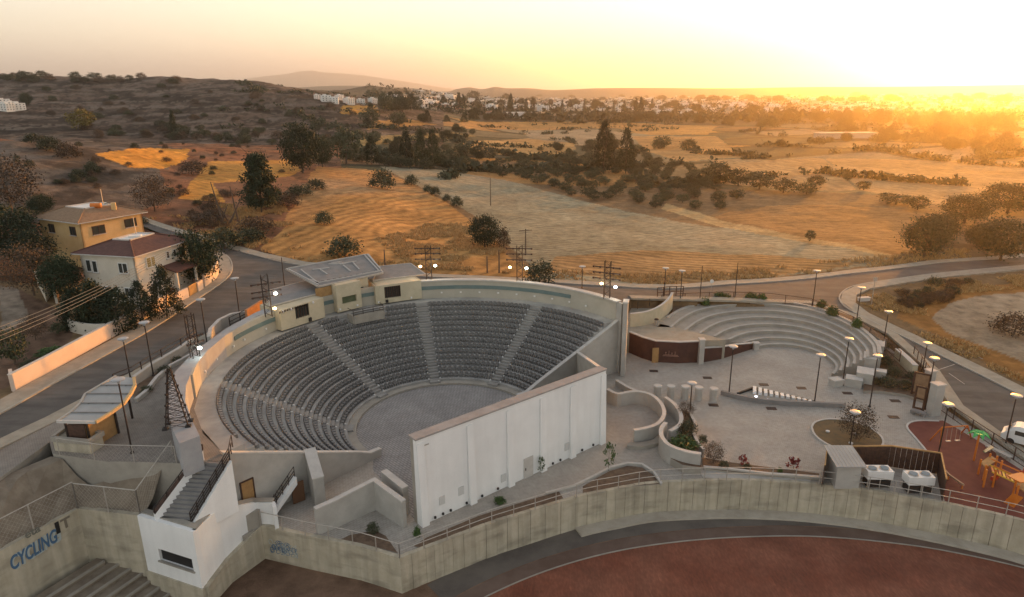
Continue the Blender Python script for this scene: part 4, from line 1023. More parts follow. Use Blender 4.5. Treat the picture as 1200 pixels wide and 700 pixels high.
for k in (0, 2, 4):
    p = FE[k].lerp(BE[k], .25); MB().tube((p.x, p.y, 7), (p.x, p.y, p.z), .1).build('post', M['dark_metal'], cn)
    p = FE[k].lerp(BE[k], .8); MB().tube((p.x, p.y, 7), (p.x, p.y, p.z), .1).build('post', M['dark_metal'], cn)
q0, q1 = FE[0].lerp(BE[0], .3), FE[2].lerp(BE[2], .3); MB().wall([up(q0, 0), up(q1, 0)], 7, 9.3, .2).build('booth_wall', M['wood'], cn)
q0, q1 = FE[0].lerp(BE[0], .75), FE[0].lerp(BE[0], .3); MB().wall([up(q0, 0), up(q1, 0)], 7, 9.3, .2).build('booth_wall', M['rust_metal'], cn)
kb = thing('flat_roof_kiosk', 'low concrete kiosk with flat recessed roof in front of the canopy', 'kiosk', tuple(at(90, 530, 5)))
kt = [at(61, 513, 8.2), at(104, 517, 8.2), at(119, 507, 8.2), at(77, 501, 8.2)]
MB().prism([p[:2] for p in kt], 3.0, 8.0).build('wall', M['retain'], kb)
MB().wall([up(p, 0) for p in kt + [kt[0]]], 7.9, 8.3, .3).build('parapet', M['concrete'], kb)
# low curved walls and planting strip beside the roadside path
lowwall('long low pale wall between the dark railing and the road left of the theatre', [up(p, 0) for p in [at(158, 452, 7), at(180, 436, 7), at(210, 418, 7), at(232, 402, 7)]], 7.9, .3, 6.5)
lowwall('curved kerb wall winding along the planting strip behind the canopy', [at(160, 472, 7), at(172, 462, 7), at(184, 446, 7), at(200, 432, 7), at(222, 420, 7), at(246, 405, 7)], 7.35, .25, 6.5)
lowwall('curved low wall round the grey forecourt behind the left floodlight mast', [up(p, 0) for p in [at(246, 405, 7), at(248, 395, 7), at(258, 384, 7), at(272, 377, 7), at(290, 374, 7)]], 8.0, .35, 6.5)
slab('planting_soil', px2([(160, 470), (172, 461), (184, 445), (200, 431), (222, 419), (212, 421), (185, 436), (162, 450), (152, 458)], 7.06), 6.9, 7.06, M['soil'])
ow = thing('forecourt_wall', 'sunlit orange panel wall beside the left floodlight mast', 'wall', tuple(at(295, 375, 7)))
MB().wall([up(at(290, 380, 7), 0), up(at(308, 368, 7), 0)], 7, 8.9, .3).build('wall', mat('sun_orange_wall', (.42, .2, .09), (.48, .24, .12), 1), ow)  # low sun's orange is put into the wall's base colour
fence('road_railing', 'dark post and rail fence along the pale wall beside the left road', 'fence', [up(at(a, b, 7), 7.85) for a, b in [(136, 459), (158, 450), (182, 434), (212, 416), (232, 402)]], 1.0, M['dark_metal'], 3.5, (1.0, .55), .05)
fence('road_railing', 'dark metal rail fence in front of the orange panel wall', 'fence', [up(at(a, b, 7), 7.0) for a, b in [(270, 384), (290, 374), (312, 361)]], 1.3, M['dark_metal'], 2.2, (1.0, .6, .3), .05)
fence('road_railing', 'dark wire fence between the theatre plaza and the sweeping road', 'fence', [Vector((*tuple(at(a, b, 3)[:2]), z)) for a, b, z in [(775, 356, 3), (800, 354, 3), (850, 352, 3), (900, 353, 2.9), (950, 358, 2.7), (1000, 377, 2.3), (1030, 393, 1.9), (1056, 412, 1.6)]], 1.4, M['rust_metal'], 4.0, (1.0, .05), .045, mesh=.45)
fence('road_railing', 'dark wire fence from the gate pillar past the playground', 'fence', [up(at(a, b, .2), .2) for a, b in [(1098, 478), (1120, 494), (1145, 511), (1175, 531), (1215, 558)]], 1.4, M['rust_metal'], 3.0, (1.0, .05), .045, mesh=.4)
fence('road_railing', 'short wire fence between the cream planter wall and the gate', 'fence', [up(at(a, b, .9), .9) for a, b in [(1070, 418), (1078, 430), (1088, 445)]], 1.5, M['rust_metal'], 2.0, (1.0, .05), .045, mesh=.4)
fence('road_railing', 'dark slatted gate fence behind the curved cream wall', 'fence', [up(at(a, b, 3.6), 3.6) for a, b in [(770, 352), (786, 350), (800, 350)]], 2.0, M['rust_metal'], 1.0, (1.0, .6, .2), .06)

# ------------------------------------------------------------------ small stepped amphitheatre on the right
ZU = 2.8
out_p = smooth_pts([at(a, b, ZU) for a, b in [(770, 383), (786, 370), (806, 360), (840, 353.5), (880, 351.5), (920, 354), (960, 362), (1000, 379), (1026, 400), (1031, 414)]], 36)
in_p = smooth_pts([at(a, b, 0) for a, b in [(889, 408.5), (900, 407), (915, 406.5), (932, 408), (948, 411.5), (962, 417), (972, 423.5), (978, 430), (978, 436), (974, 441)]], 36)
sa_ = thing('stepped_seating', 'small grey amphitheatre of seven wide curved concrete steps facing the plaza', 'amphitheatre', tuple(at(900, 400, 0)))
for k in range(7):
    f0, f1 = k / 7, (k + 1) / 7
    a = [in_p[i].lerp(out_p[i], f0) for i in range(36)]; b = [in_p[i].lerp(out_p[i], f1) for i in range(36)]
    z = ZU * (k + 1) / 7 - .02
    MB().prism([p[:2] for p in a] + [p[:2] for p in b[::-1]], -.05, z).build('step', M['tier'] if False else M['concrete'], sa_)
    MB().wall([up(p, 0) for p in a], z + .002, z + .06, .34, side=1).build('step_edge', M['concrete_light'], sa_)
MB().wall([up(p, 0) for p in out_p[3:]], 0, ZU + .12, .5, side=0).build('rim_wall', M['concrete_light'], sa_)
upper = [tuple(at(*p)[:2]) for p in [(735, 389, 3.0), (778, 398, 3.0), (819, 397.5, 3.0), (850, 403, 2.2)]]
mb = MB(); mb.prism(upper + [tuple(out_p[1][:2]), tuple(out_p[3][:2]), tuple(at(787, 350, ZU)[:2]), tuple(at(745, 352, ZU)[:2]), tuple(tp_(25.5, 38)[:2])], -.05, 2.78); mb.build('upper_terrace', M['pavement'], sa_)
mb = MB(); a = [in_p[0].lerp(out_p[0], k / 7) for k in range(8)]
bw = thing('brown_wall', 'dark brown clad wall with a light wooden door at the back of the plaza', 'wall', tuple(at(775, 424, 0)))
bp = [at(736, 413, 0), at(752, 420, 0), at(767, 424.5, 0), at(795, 426, 0), at(818, 425, 0)]
MB().wall(bp, 0, 2.95, .3, side=1).build('wall', M['brown_wall'], bw); MB().wall(bp, 2.952, 3.08, .4, side=1).build('coping', M['coping'], bw)
d_ = (bp[3] - bp[2]).normalized(); dp = bp[1].lerp(bp[2], 1.02)
MB().box((dp.x, dp.y - .12, 1.05), (.85, .1, 2.1), .05).build('door', M['wood'], bw)
# line emblem beside the door: a low line with rising strokes
em = MB(); e0 = bp[2] + d_ * 1.0 - Vector((0, .06, 0))
for (x0, z0_, x1, z1_) in [(0, 1.0, 2.1, 1.0), (.1, 1.15, 2.0, 1.15), (.4, 1.15, .4, 1.5), (.8, 1.15, .8, 1.75), (1.2, 1.15, 1.2, 1.45), (1.6, 1.15, 1.6, 1.65), (.3, 1.5, .5, 1.5), (1.1, 1.45, 1.3, 1.45)]:
    em.tube(e0 + d_ * x0 + Vector((0, 0, z0_)), e0 + d_ * x1 + Vector((0, 0, z1_)), .04, n=4)
em.build('emblem', mat('emblem', (.35, .2, .15)), bw)
bw2 = thing('brown_wall', 'lower dark brown wall tapering towards the small amphitheatre', 'wall', tuple(at(850, 418, 0)))
bp2 = [at(823, 425, 0), at(845, 421, 0), at(865, 414.5, 0), at(884, 408.5, 0)]
MB().wall(bp2, 0, [2.0, 1.7, 1.3, .75], .3, side=1).build('wall', M['brown_wall'], bw2); MB().wall(bp2, [2.0, 1.7, 1.3, .75], [2.1, 1.8, 1.4, .85], .4, side=1).build('coping', M['coping'], bw2)
def pillar(label, p, h, s=(.8, .8), m='concrete_light', name='pillar', rz=0, cap=True):
    t = thing(name, label, 'pillar', tuple(p)); MB().box((p[0], p[1], p[2] + h / 2), (s[0], s[1], h), rz).build('shaft', M[m], t)
    if cap: MB().box((p[0], p[1], p[2] + h + .06), (s[0] + .15, s[1] + .15, .12), rz).build('cap', M['coping'], t)
    return t
pillar('grey pillar joining the big theatre to the brown wall', at(730, 411, 0), 3.3, (.8, .8))
pillar('grey pillar between the two brown walls', at(820.5, 426, 0), 3.4, (.65, .8))
pillar('low grey pillar at the right tip of the brown wall', at(885.5, 410, 0), 1.0, (.7, .7))
cwl = thing('cream_wall', 'curved cream wall sweeping up behind the brown wall', 'wall', tuple(at(760, 381, ZU)))
cpp = smooth_pts([at(a, b, ZU) for a, b in [(738, 383), (752, 381.5), (764, 378.5), (775, 373), (783, 366), (787, 361)]], 14)
MB().wall(cpp, ZU - .1, [ZU + 1.9 + .5 * (k / 13) ** 2 for k in range(14)], .25).build('wall', M['cream'], cwl)
MB().wall(cpp, [ZU + 1.902 + .5 * (k / 13) ** 2 for k in range(14)], [ZU + 2.0 + .5 * (k / 13) ** 2 for k in range(14)], .33).build('coping', M['coping'], cwl)
for i, (a, b) in enumerate([(747, 362), (761, 359)]):
    p = at(a, b, 3.4); t = thing('bollard_post', ['thin dark post nearest the theatre behind the cream wall', 'thin dark post in the middle behind the cream wall'][i], 'post', tuple(p)); MB().tube(p, p + Vector((0, 0, 1.2)), .06).build('shaft', M['dark_metal'], t)
bt = at(769, 381, ZU); t = thing('litter_bin', 'small grey litter bin at the foot of the cream wall', 'bin', tuple(bt)); MB().lathe(bt, [(.25, 0), (.3, .8)]).build('body', M['galv'], t); MB().lathe(bt + Vector((0, 0, .8)), [(.32, 0), (.3, .12), (.1, .2)]).build('lid', M['dark_metal'], t)
# planting beds between rim and fence
slab('planting_soil', [tuple(p[:2]) for p in [at(787, 372, 2.75), at(806, 361, 2.75), at(840, 354, 2.75), at(900, 352, 2.75), at(960, 361, 2.75), at(1000, 376, 2.75), at(1025, 393, 2.75), at(1035, 400, 2.75), at(1040, 396, 2.75), at(1000, 371, 2.75), at(950, 355, 2.75), at(850, 349, 2.75), at(790, 352, 2.75)]], 1.2, 2.72, M['soil'])
plx = px2([(1030, 404), (1056, 420), (1072, 430), (1092, 447), (1084, 470), (1060, 462), (1030, 458), (1012, 458), (1014, 440), (1024, 425)], .35)
slab('planting_soil', plx, -.1, .35, M['soil'])
lowwall('cream planter wall between the shrubs and the wire fence', [up(at(a, b, .4), 0) for a, b in [(1050, 420), (1062, 431), (1071, 440)]], 1.7, .6, 0, m='cream')
rim_steps = thing('stepped_blocks', 'group of stepped grey blocks at the right end of the small amphitheatre', 'blocks', tuple(at(1010, 452, 0)))
for (a, b, h, sx, sy) in [(1018, 436, 2.2, 1.6, 2.4), (1026, 424, 2.6, 1.4, 2.2), (1012, 449, 1.6, 1.8, 2.2), (1030, 448, 1.5, 1.2, 1.0), (1000, 452, 1.0, 1.8, 1.4)]:
    p = at(a, b, 0); MB().box((p.x, p.y, h / 2), (sx, sy, h), -.5).build('block', M['concrete_light'], rim_steps); MB().box((p.x, p.y, h + .05), (sx + .1, sy + .1, .1), -.5).build('block_cap', M['coping'], rim_steps)
pillar('low flat topped grey block by the lamp post in front of the stepped blocks', at(979, 452, 0), .8, (1.3, 1.0), rz=.3, name='block')

# ------------------------------------------------------------------ plaza furniture
bl_lab = ['leftmost stubby concrete bollard beside the curved wall', 'second stubby concrete bollard from the curved wall', 'middle stubby concrete bollard of the row of five', 'fourth stubby concrete bollard just right of the lamp post', 'rightmost stubby concrete bollard of the row']
for i, (a, b) in enumerate([(770, 466.5), (785.5, 467), (802, 467.5), (818, 468.5), (835.5, 470)]):
    p = at(a, b, 0); t = thing('bollard', bl_lab[i], 'bollard', tuple(p), 'concrete bollards across the plaza')
    MB().lathe(p, [(.42, 0), (.42, 1.5)], 14).build('shaft', M['concrete_light'], t); MB().lathe(p + Vector((0, 0, 1.5)), [(.5, 0), (.5, .12), (.44, .17)], 14).build('cap', M['coping'], t)
def cwall(label, pts, z, th=.32, n=30, z0=-.02):
    q = smooth_pts([at(a, b, 0) for a, b in pts], n)
    zz = [z] * n if np.isscalar(z) else [z[0] + (z[1] - z[0]) * i / (n - 1) for i in range(n)]
    t = thing('curved_wall', label, 'wall', tuple(q[0])); MB().wall(q, z0, zz, th).build('wall', M['concrete_light'], t, smooth=False); MB().wall(q, [k + .002 for k in zz], [k + .1 for k in zz], th + .1).build('coping', M['coping'], t)
    return t
cwall('spiral grey wall curling round the sunken paved circle right of the stage wall', [(711, 470), (716, 473), (724, 476), (734, 474), (746, 473), (760, 476), (770, 483), (776, 492), (777, 502), (770, 512), (757, 517), (742, 520)], 1.5)
cwall('low straight grey wall from the stage corner to the spiral wall', [(722, 452), (735, 460), (748, 466)], .7, n=8)
lo = thing('curved_bench', 'low curved concrete step at the foot of the spiral wall', 'step', tuple(at(750, 525, 0)))
q = smooth_pts([at(a, b, 0) for a, b in [(735, 524), (750, 525), (768, 521), (776, 514)]], 10); MB().wall(q, 0, .4, .8).build('seat', M['concrete'], lo); 
cwall('S shaped grey wall between the spiral wall and the planted bed', [(779, 480), (789, 488), (796, 499), (797, 510), (791, 517), (784, 521)], 1.5)
cwall('tall curved grey wall holding the planted bed above the track railing', [(779, 515), (774, 522), (774, 531), (781, 541), (793, 547), (807, 551), (820, 553)], 1.9)
slab('planting_soil', px2([(797, 484), (805, 480), (809, 492), (812, 505), (810, 515), (819, 527), (822, 548), (800, 545), (786, 537), (783, 528), (794, 520), (800, 508)], .8), -.02, .8, M['soil'])
lowwall('kerb wall along the right side of the planted bed', [at(a, b, 0) for a, b in [(806, 490), (814, 504), (812, 517), (818, 530), (824, 536)]], .85, .2)
rmp = slab('side_path', px2([(820, 553), (824, 560), (950, 566), (950, 556), (880, 549), (824, 543)], .05), -.02, .05, M['concrete_light'])
slab('planting_soil', px2([(823, 536), (850, 541), (880, 545), (930, 551), (960, 555), (960, 561), (900, 557), (850, 552), (824, 549)], .22), -.02, .22, M['soil'])
lowwall('long thin kerb along the narrow flower bed above the track', [at(a, b, 0) for a, b in [(824, 551), (850, 553), (900, 559), (960, 563)]], .35, .12)
# curved brown bed by the railing
bed = px2([(683, 581), (683, 570), (700, 560), (715, 552), (735, 546), (752, 548), (765, 556), (773, 567), (740, 570), (710, 576)], .06)
slab('planting_soil', bed, -.02, .06, M['soil'])
lowwall('thin curved kerb round the bare brown bed behind the railing', [at(a, b, 0) for a, b in [(640, 580), (672, 572), (700, 558), (715, 550), (735, 545), (752, 546), (766, 555), (775, 569)]], .18, .14)
slab('planting_soil', px2([(436, 640), (396, 634), (410, 627), (440, 622), (452, 628), (466, 648)], .06), -.02, .06, M['soil'])
slab('planting_soil', px2([(485, 640), (500, 630), (560, 605), (620, 586), (655, 576), (660, 584), (600, 604), (540, 625), (495, 643)], .05), -.02, .05, M['soil'])
# floor drains
for i, (a, b, lb) in enumerate([(766, 435, 'nearest the wooden door'), (829, 443, 'in front of the low brown wall'), (836, 475, 'beside the rightmost bollard'), (895, 451, 'behind the sunken fountain'), (939, 455, 'behind the right end of the fountain'), (904, 479, 'just below the fountain rim'), (993, 461, 'by the stepped blocks'), (1049, 470, 'by the planting bed'), (1047, 489, 'between tree island and gate'), (1057, 538, 'beside the tree island near the playground')]):
    p = at(a, b, 0); t = thing('floor_grille', 'dark rectangular floor grille ' + lb, 'grille', tuple(p)); MB().box((p.x, p.y, .015), (1.1, .7, .03), -.1).build('frame', M['rust_metal'], t)
    for k in range(4): MB().box((p.x - .36 + .24 * k, p.y, .036), (.12, .56, .02), -.1).build('bar', M['black'], t)
# fountain with white bars
fo = thing('fountain', 'sunken fountain with a row of white fins and two small floor lights', 'fountain', tuple(at(905, 465, 0)))
arcp = smooth_pts([at(a, b, 0) for a, b in [(845, 462.5), (862, 467), (885, 471.5), (910, 474), (935, 475.5), (960, 476.5), (990, 478)]], 20)
MB().wall(arcp, 0, .55, .35).build('rim_wall', M['roof_dark'], fo)
MB().wall([at(864, 463, 0), at(882, 456.5, 0)], 0, .3, .2).build('side_edge', M['black'], fo)
MB().prism(px2([(864, 463), (882, 456), (905, 461), (952, 470), (950, 472), (905, 469.5), (880, 466)], .03), 0, .03).build('basin', M['concrete'], fo)
for k in range(11):
    f = k / 10; a = at(884 + 64 * f, 456.5 + 13.8 * f, 0); b = at(884 + 66 * f, 462.5 + 9 * f, 0)
    MB().wall([a, b], 0, .45 - .25 * f, .38).build('fin', M['white_paint'], fo)
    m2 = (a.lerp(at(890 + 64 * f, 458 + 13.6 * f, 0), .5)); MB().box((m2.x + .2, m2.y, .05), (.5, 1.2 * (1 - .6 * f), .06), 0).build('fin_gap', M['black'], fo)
glow = mat('light_glow', (.9, .9, .95), emit=(.85, .85, 1.0), es=2.5)
for a, b in ((886, 465), (899.5, 468.5)): MB().lathe(at(a, b, .03), [(.14, 0), (.14, .08)], 10).build('floor_light', glow, fo)
# kidney shaped island with small tree
isl = smooth_pts([at(a, b, 0) for a, b in [(951, 502), (955, 496), (968, 492.5), (986, 493), (1005, 497), (1020, 503), (1031, 511), (1035, 520), (1028, 528), (1010, 532), (990, 530), (968, 521), (955, 511), (951, 502)]], 40)
slab('planting_soil', [tuple(p[:2]) for p in isl[:-1]], -.02, .1, M['dry_grass'])
it = thing('island_kerb', 'pale kerb ringing the kidney shaped grass island', 'kerb', tuple(isl[0])); MB().wall(isl, 0, .16, .2).build('kerb', M['coping'], it)
ic = at(992, 513, 0)
for i, (a, b, lb) in enumerate([(970, 506, 'left side of the grass island'), (1002, 509, 'by the small bare tree on the island'), (997, 520, 'front edge of the grass island')]):
    p = at(a, b, .1); t = thing('ground_light', 'small round white ground light at the ' + lb, 'light', tuple(p)); MB().lathe(p, [(.2, 0), (.22, .1), (.1, .16)], 10).build('cap', M['white_paint'], t)
# shed and brown enclosure with units
sh = thing('plant_shed', 'small pale shed with a sloping ribbed metal roof behind the track railing', 'shed', tuple(at(990, 573, 0)))
r4 = [at(970, 531, 2.9), at(1004, 532, 2.9), at(1010, 549, 2.5), at(976, 548, 2.5)]
s0_, s1_ = at(978, 573, 0), at(1006, 573, 0)
MB().prism([(s0_.x, s0_.y), (s1_.x, s1_.y), (s1_.x + .2, s1_.y + 2.6), (s0_.x + .2, s0_.y + 2.6)], 0, 2.35).build('wall', M['concrete_light'], sh)
MB().prism([(s0_.x - .25, s0_.y - .3), (s1_.x + .25, s1_.y - .3), (s1_.x + .4, s1_.y + 2.9), (s0_.x - .05, s0_.y + 2.9)], [2.36, 2.36, 2.75, 2.75], [2.44, 2.44, 2.83, 2.83]).build('roof', M['roof_metal'], sh)
for k in range(9):
    f = k / 8; a = Vector((s0_.x - .25, s0_.y - .3, 2.45)).lerp(Vector((s1_.x + .25, s1_.y - .3, 2.45)), f); b = Vector((s0_.x - .05, s0_.y + 2.9, 2.84)).lerp(Vector((s1_.x + .4, s1_.y + 2.9, 2.84)), f)
    MB().tube(a, b, .03, n=4).build('roof_rib', M['galv'], sh)
ef = thing('timber_screen', 'dark brown slatted screen round the two cooling units', 'screen', tuple(at(1040, 560, 0)))
ep = [at(963, 571, 0), at(966, 548, 0), at(1040, 547, 0), at(1098, 556, 0), at(1104, 588, 0)]
for a, b in zip(ep[:-1], ep[1:]):
    k_ = max(2, int((b - a).length / .45))
    for k in range(k_): MB().wall([a.lerp(b, k / k_), a.lerp(b, (k + .93) / k_)], .05, 2.2, .06).build('board', M['rust_metal'], ef)
for a, b in zip(ep[:-1], ep[1:]): MB().wall([a, b], 2.2, 2.32, .12).build('top_rail', M['wood'], ef)
for i, (a, b) in enumerate([(1030, 573), (1078, 580)]):
    p = at(a, b, 0); t = thing('cooling_unit', ['white twin fan cooling unit next to the pale shed', 'white twin fan cooling unit nearer the playground'][i], 'air conditioner', tuple(p), 'rooftop style cooling units')
    MB().box((p.x, p.y + .6, 1.35), (2.3, 1.2, .8), -.03).build('casing', M['white_paint'], t)
    MB().box((p.x, p.y + .6, .55), (2.1, 1.0, .8), -.03).build('coil', M['black'], t)
    for s in (-1, 1):
        MB().lathe((p.x + s * .55, p.y + .6, 1.76), [(.45, 0), (.45, .05)], 16).build('fan_ring', M['galv'], t); MB().lathe((p.x + s * .55, p.y + .6, 1.79), [(.36, 0), (.36, .06)], 16).build('fan', M['bluewash'], t)
        for s2_ in (-1, 1): MB().tube((p.x + s * 1.05, p.y + .6 + s2_ * .5, 0), (p.x + s * 1.05, p.y + .6 + s2_ * .5, 1.0), .05).build('leg', M['galv'], t)
        MB().tube((p.x, p.y, 0), (p.x, p.y, .95), .04).build('leg', M['galv'], t) if s > 0 else None
# playground
slab('play_surface', px2([(1062, 497), (1072, 494), (1105, 493), (1118, 500), (1150, 519), (1180, 540), (1215, 562), (1250, 590), (1250, 625), (1200, 611), (1130, 595), (1108, 590), (1100, 560), (1094, 546), (1086, 530), (1072, 513), (1063, 503)], .03), -.02, .03, M['play_red'])
rp = smooth_pts([at(a, b, 0) for a, b in [(1100, 494), (1078, 493.5), (1066, 496), (1063, 502), (1072, 513), (1086, 530), (1094, 546)]], 20)
t = thing('play_kerb', 'pale kerb curving round the red playground surface', 'kerb', tuple(rp[0])); MB().wall(rp, 0, .1, .2).build('kerb', M['coping'], t)
sg = thing('swing_set', 'orange A frame swing set with two hanging seats', 'swing', tuple(at(1120, 515, 0)))
def g(a, b): return at(a, b, .03)
tl = up(g(1103, 524), 2.1) ; 
la, lb_, ra, rb = g(1090, 516), g(1102, 521), g(1126, 508), g(1138, 513); tL = la.lerp(lb_, .55); tL.z = 2.1; tR = ra.lerp(rb, .55); tR.z = 2.1
tL = up(at(1104, 501, 2.1), 2.1); tR = up(at(1134, 499, 2.1), 2.1)
for a, b in ((la, tL), (lb_, tL), (ra, tR), (rb, tR)): MB().tube(a, b, .07).build('leg', M['orange'], sg)
MB().tube(tL, tR, .07).build('top_bar', M['orange'], sg)
for f in (.32, .68):
    p = tL.lerp(tR, f); MB().box((p.x, p.y - .1, .55), (.5, .22, .05), .1).build('swing_seat', M['galv'], sg)
    for s in (-.22, .22): MB().tube((p.x + s, p.y, 2.1), (p.x + s, p.y - .1, .55), .015, n=4).build('chain', M['galv'], sg)
pf = thing('climbing_frame', 'orange and yellow wooden climbing frame with a bridge, slide and green palm top', 'play equipment', tuple(at(1160, 570, 0)))
def legs(pts, h, m='orange'):
    for a, b in pts: p = g(a, b); MB().tube(p, p + Vector((0, 0, h)), .09).build('leg', M[m], pf)
legs([(1141, 540)], 3.0); ptop = g(1141, 540); 
for k in range(7):
    a_2 = 2 * math.pi * k / 7; q = ptop + Vector((math.cos(a_2) * 1.0, math.sin(a_2) * 1.0, 2.75)); c = ptop + Vector((0, 0, 3.05))
    sd_ = Vector((-math.sin(a_2), math.cos(a_2), 0)) * .25; md = c.lerp(q, .5) + Vector((0, 0, .25))
    MB().add([c, md - sd_, q, md + sd_, c - Vector((0, 0, .05)), md - sd_ - Vector((0, 0, .05)), q - Vector((0, 0, .05)), md + sd_ - Vector((0, 0, .05))], [(0, 1, 2, 3), (7, 6, 5, 4), (0, 4, 5, 1), (1, 5, 6, 2), (2, 6, 7, 3), (3, 7, 4, 0)]).build('palm_leaf', M['green_paint'], pf)
legs([(1146, 556), (1152, 563), (1157, 549), (1165, 552)], 1.6); 
def platform(pts, z, m, nm='platform'): MB().prism([g(a, b)[:2] for a, b in pts], z - .08, z).build(nm, m, pf)
platform([(1146, 556), (1152, 562), (1166, 553), (1158, 547)], 1.3, M['wood'])
platform([(1147, 550), (1150, 552), (1160, 546), (1157, 543)], 2.0, M['glass_green'], 'roof')
legs([(1152, 571), (1163, 571), (1170, 560), (1186, 584), (1196, 574), (1189, 590)], 1.8)
for k in range(9):
    f = k / 8; a = g(1160, 564).lerp(g(1196, 581), f); a.z = 1.25; MB().box(a, (.16, 1.1, .06), -.5).build('bridge_plank', M['yellow' if k % 2 else 'orange'], pf)
for o_, zz_ in ((-.6, 1.25), (.6, 1.25), (-.6, 1.9), (.6, 1.9)):
    a = g(1158, 563) + Vector((o_ * .5, o_, zz_)); b = g(1198, 582) + Vector((o_ * .5, o_, zz_)); MB().tube(a, b, .07).build('bridge_rail', M['yellow' if zz_ < 1.5 else 'orange'], pf)
platform([(1186, 584), (1196, 592), (1212, 585), (1200, 574)], 1.4, M['wood'])
MB().prism([at(1187, 578, 1.4)[:2], at(1199, 583, 1.4)[:2], g(1188, 596)[:2], g(1176, 590)[:2]], [1.3, 1.3, .1, .1], [1.4, 1.4, .2, .2]).build('slide', M['orange'], pf)
MB().box(at(1196, 560, 2.4), (1.6, 1.2, .1), .3).build('roof', M['orange'], pf)
for k in range(4): p = g(1186 + 4 * k, 582 - 3 * k); MB().box((p.x, p.y, 2.0), (.1, .1, .9), 0).build('side_panel', M['red_paint'], pf)
sp_ = thing('spring_rider', 'small red spring rider standing under the climbing frame', 'play equipment', tuple(g(1164, 565)))
p = g(1164, 567); MB().lathe(p, [(.16, 0), (.1, .2), (.16, .4)], 8).build('spring', M['dark_metal'], sp_); MB().box(p + Vector((0, 0, .6)), (.75, .25, .35), .4).build('body', M['red_paint'], sp_); MB().box(p + Vector((.25, .1, .85)), (.2, .22, .3), .4).build('head', M['red_paint'], sp_)
bb = thing('balance_beam', 'orange balance beam lying at the near edge of the playground', 'play equipment', tuple(g(1110, 570)))
MB().wall([g(1096, 545), g(1111, 562), g(1128, 574)], .45, .6, .16).build('beam', mat('beam', (.5, .32, .2)), bb)
for a, b in ((1097, 546), (1111, 562), (1127, 573)): p = g(a, b); MB().tube(p, p + Vector((0, 0, .45)), .06).build('leg', M['orange'], bb)
bn = thing('bench', 'long pale concrete bench by the wire fence of the playground', 'bench', tuple(at(1170, 530, 0)))
b0_, b1_ = at(1156, 526, .1), at(1184, 540, .1); MB().wall([b0_, b1_], .4, .52, .5).build('seat', M['concrete_light'], bn)
for f in (.1, .5, .9): p = b0_.lerp(b1_, f); MB().box((p.x, p.y, .2), (.3, .4, .4), -.5).build('leg', M['concrete'], bn)
# gate
gt = thing('timber_gate', 'rust brown entrance gate frame standing open by the tall grey pillar', 'gate', tuple(at(1078, 478, 0)))
gp0, gp1, gp2 = at(1070, 480, 0), at(1081, 483, 0), at(1086, 466, .3)
for p in (gp0, gp1): MB().box((p.x, p.y, 1.5), (.18, .18, 3.0)).build('post', M['rust_metal'], gt)
for z in (.3, 1.5, 2.9): MB().wall([gp0, gp1], z - .1, z + .1, .14).build('rail', M['rust_metal'], gt)
MB().wall([gp0.lerp(gp1, .1), gp0.lerp(gp1, .9)], 1.6, 2.8, .06).build('panel', M['tile_tan'], gt)
q2 = at(1068, 462, .3)
for p in (q2, gp2): MB().box((p.x, p.y, 1.7), (.18, .18, 3.0)).build('post', M['rust_metal'], gt)
for z in (.6, 3.1): MB().wall([q2, gp2], z - .1, z + .1, .14).build('rail', M['rust_metal'], gt)
MB().wall([q2, gp2], .7, 3.0, .05).build('panel', M['tile_tan'], gt)
pillar('tall grey gate pillar with pale cap beside the rust brown gate', at(1093, 486, 0), 3.7, (1.1, .9), rz=.2)
pillar('smaller grey gate pillar on the planting side of the gate', at(1086, 462, .3), 3.0, (.9, .8), rz=.2)
gb = thing('stone_bench', 'dark slab bench lying before the entrance gate', 'bench', tuple(at(1078, 487, 0)))
MB().wall([at(1067, 484, 0), at(1084, 489, 0)], .35, .5, .7).build('seat', M['roof_dark'], gb)
for f in (.15, .85): p = at(1067, 484, 0).lerp(at(1084, 489, 0), f); MB().box((p.x, p.y, .17), (.3, .5, .35)).build('leg', M['roof_dark'], gb)
# van at the right edge
vn = thing('parked_van', 'white van cut by the right edge of the picture', 'van', tuple(at(1205, 520, .2)))
vx, vy = at(1207, 523, .25)[:2]; vd = Vector((.72, -.69)); va = math.atan2(vd.y, vd.x); VM = Matrix.Rotation(va, 4, 'Z'); VM.translation = Vector((vx, vy, .25))
prof = [(-2.4, .35), (-2.45, 1.0), (-2.2, 1.15), (-1.5, 1.95), (-1.1, 2.05), (2.2, 2.05), (2.4, 1.9), (2.45, .35)]
mb = MB(); npf = len(prof); vs = []
for y, k in ((-.95, 0), (-.8, 1), (.8, 1), (.95, 0)):
    for x, z in prof: vs.append(VM @ Vector((x * (1 if k == 0 else 1), y, z if k else min(z, 1.6) if z > 1.2 else z)))
fs = []
for r_ in range(3):
    for i in range(npf): fs.append((r_ * npf + i, (r_ + 1) * npf + i, (r_ + 1) * npf + (i + 1) % npf, r_ * npf + (i + 1) % npf))
fs += [tuple(range(npf)), tuple(range(4 * npf - 1, 3 * npf - 1, -1))]
mb.add(vs, fs); mb.build('body', mat('van_paint', (.72, .72, .70), rough=.3), vn)
def vb(c, d, m, nm): MB().box(VM @ Vector(c), d, va).build(nm, m, vn)
vb((-1.95, 0, 1.5), (.1, 1.4, .6), M['glass'], 'windscreen')
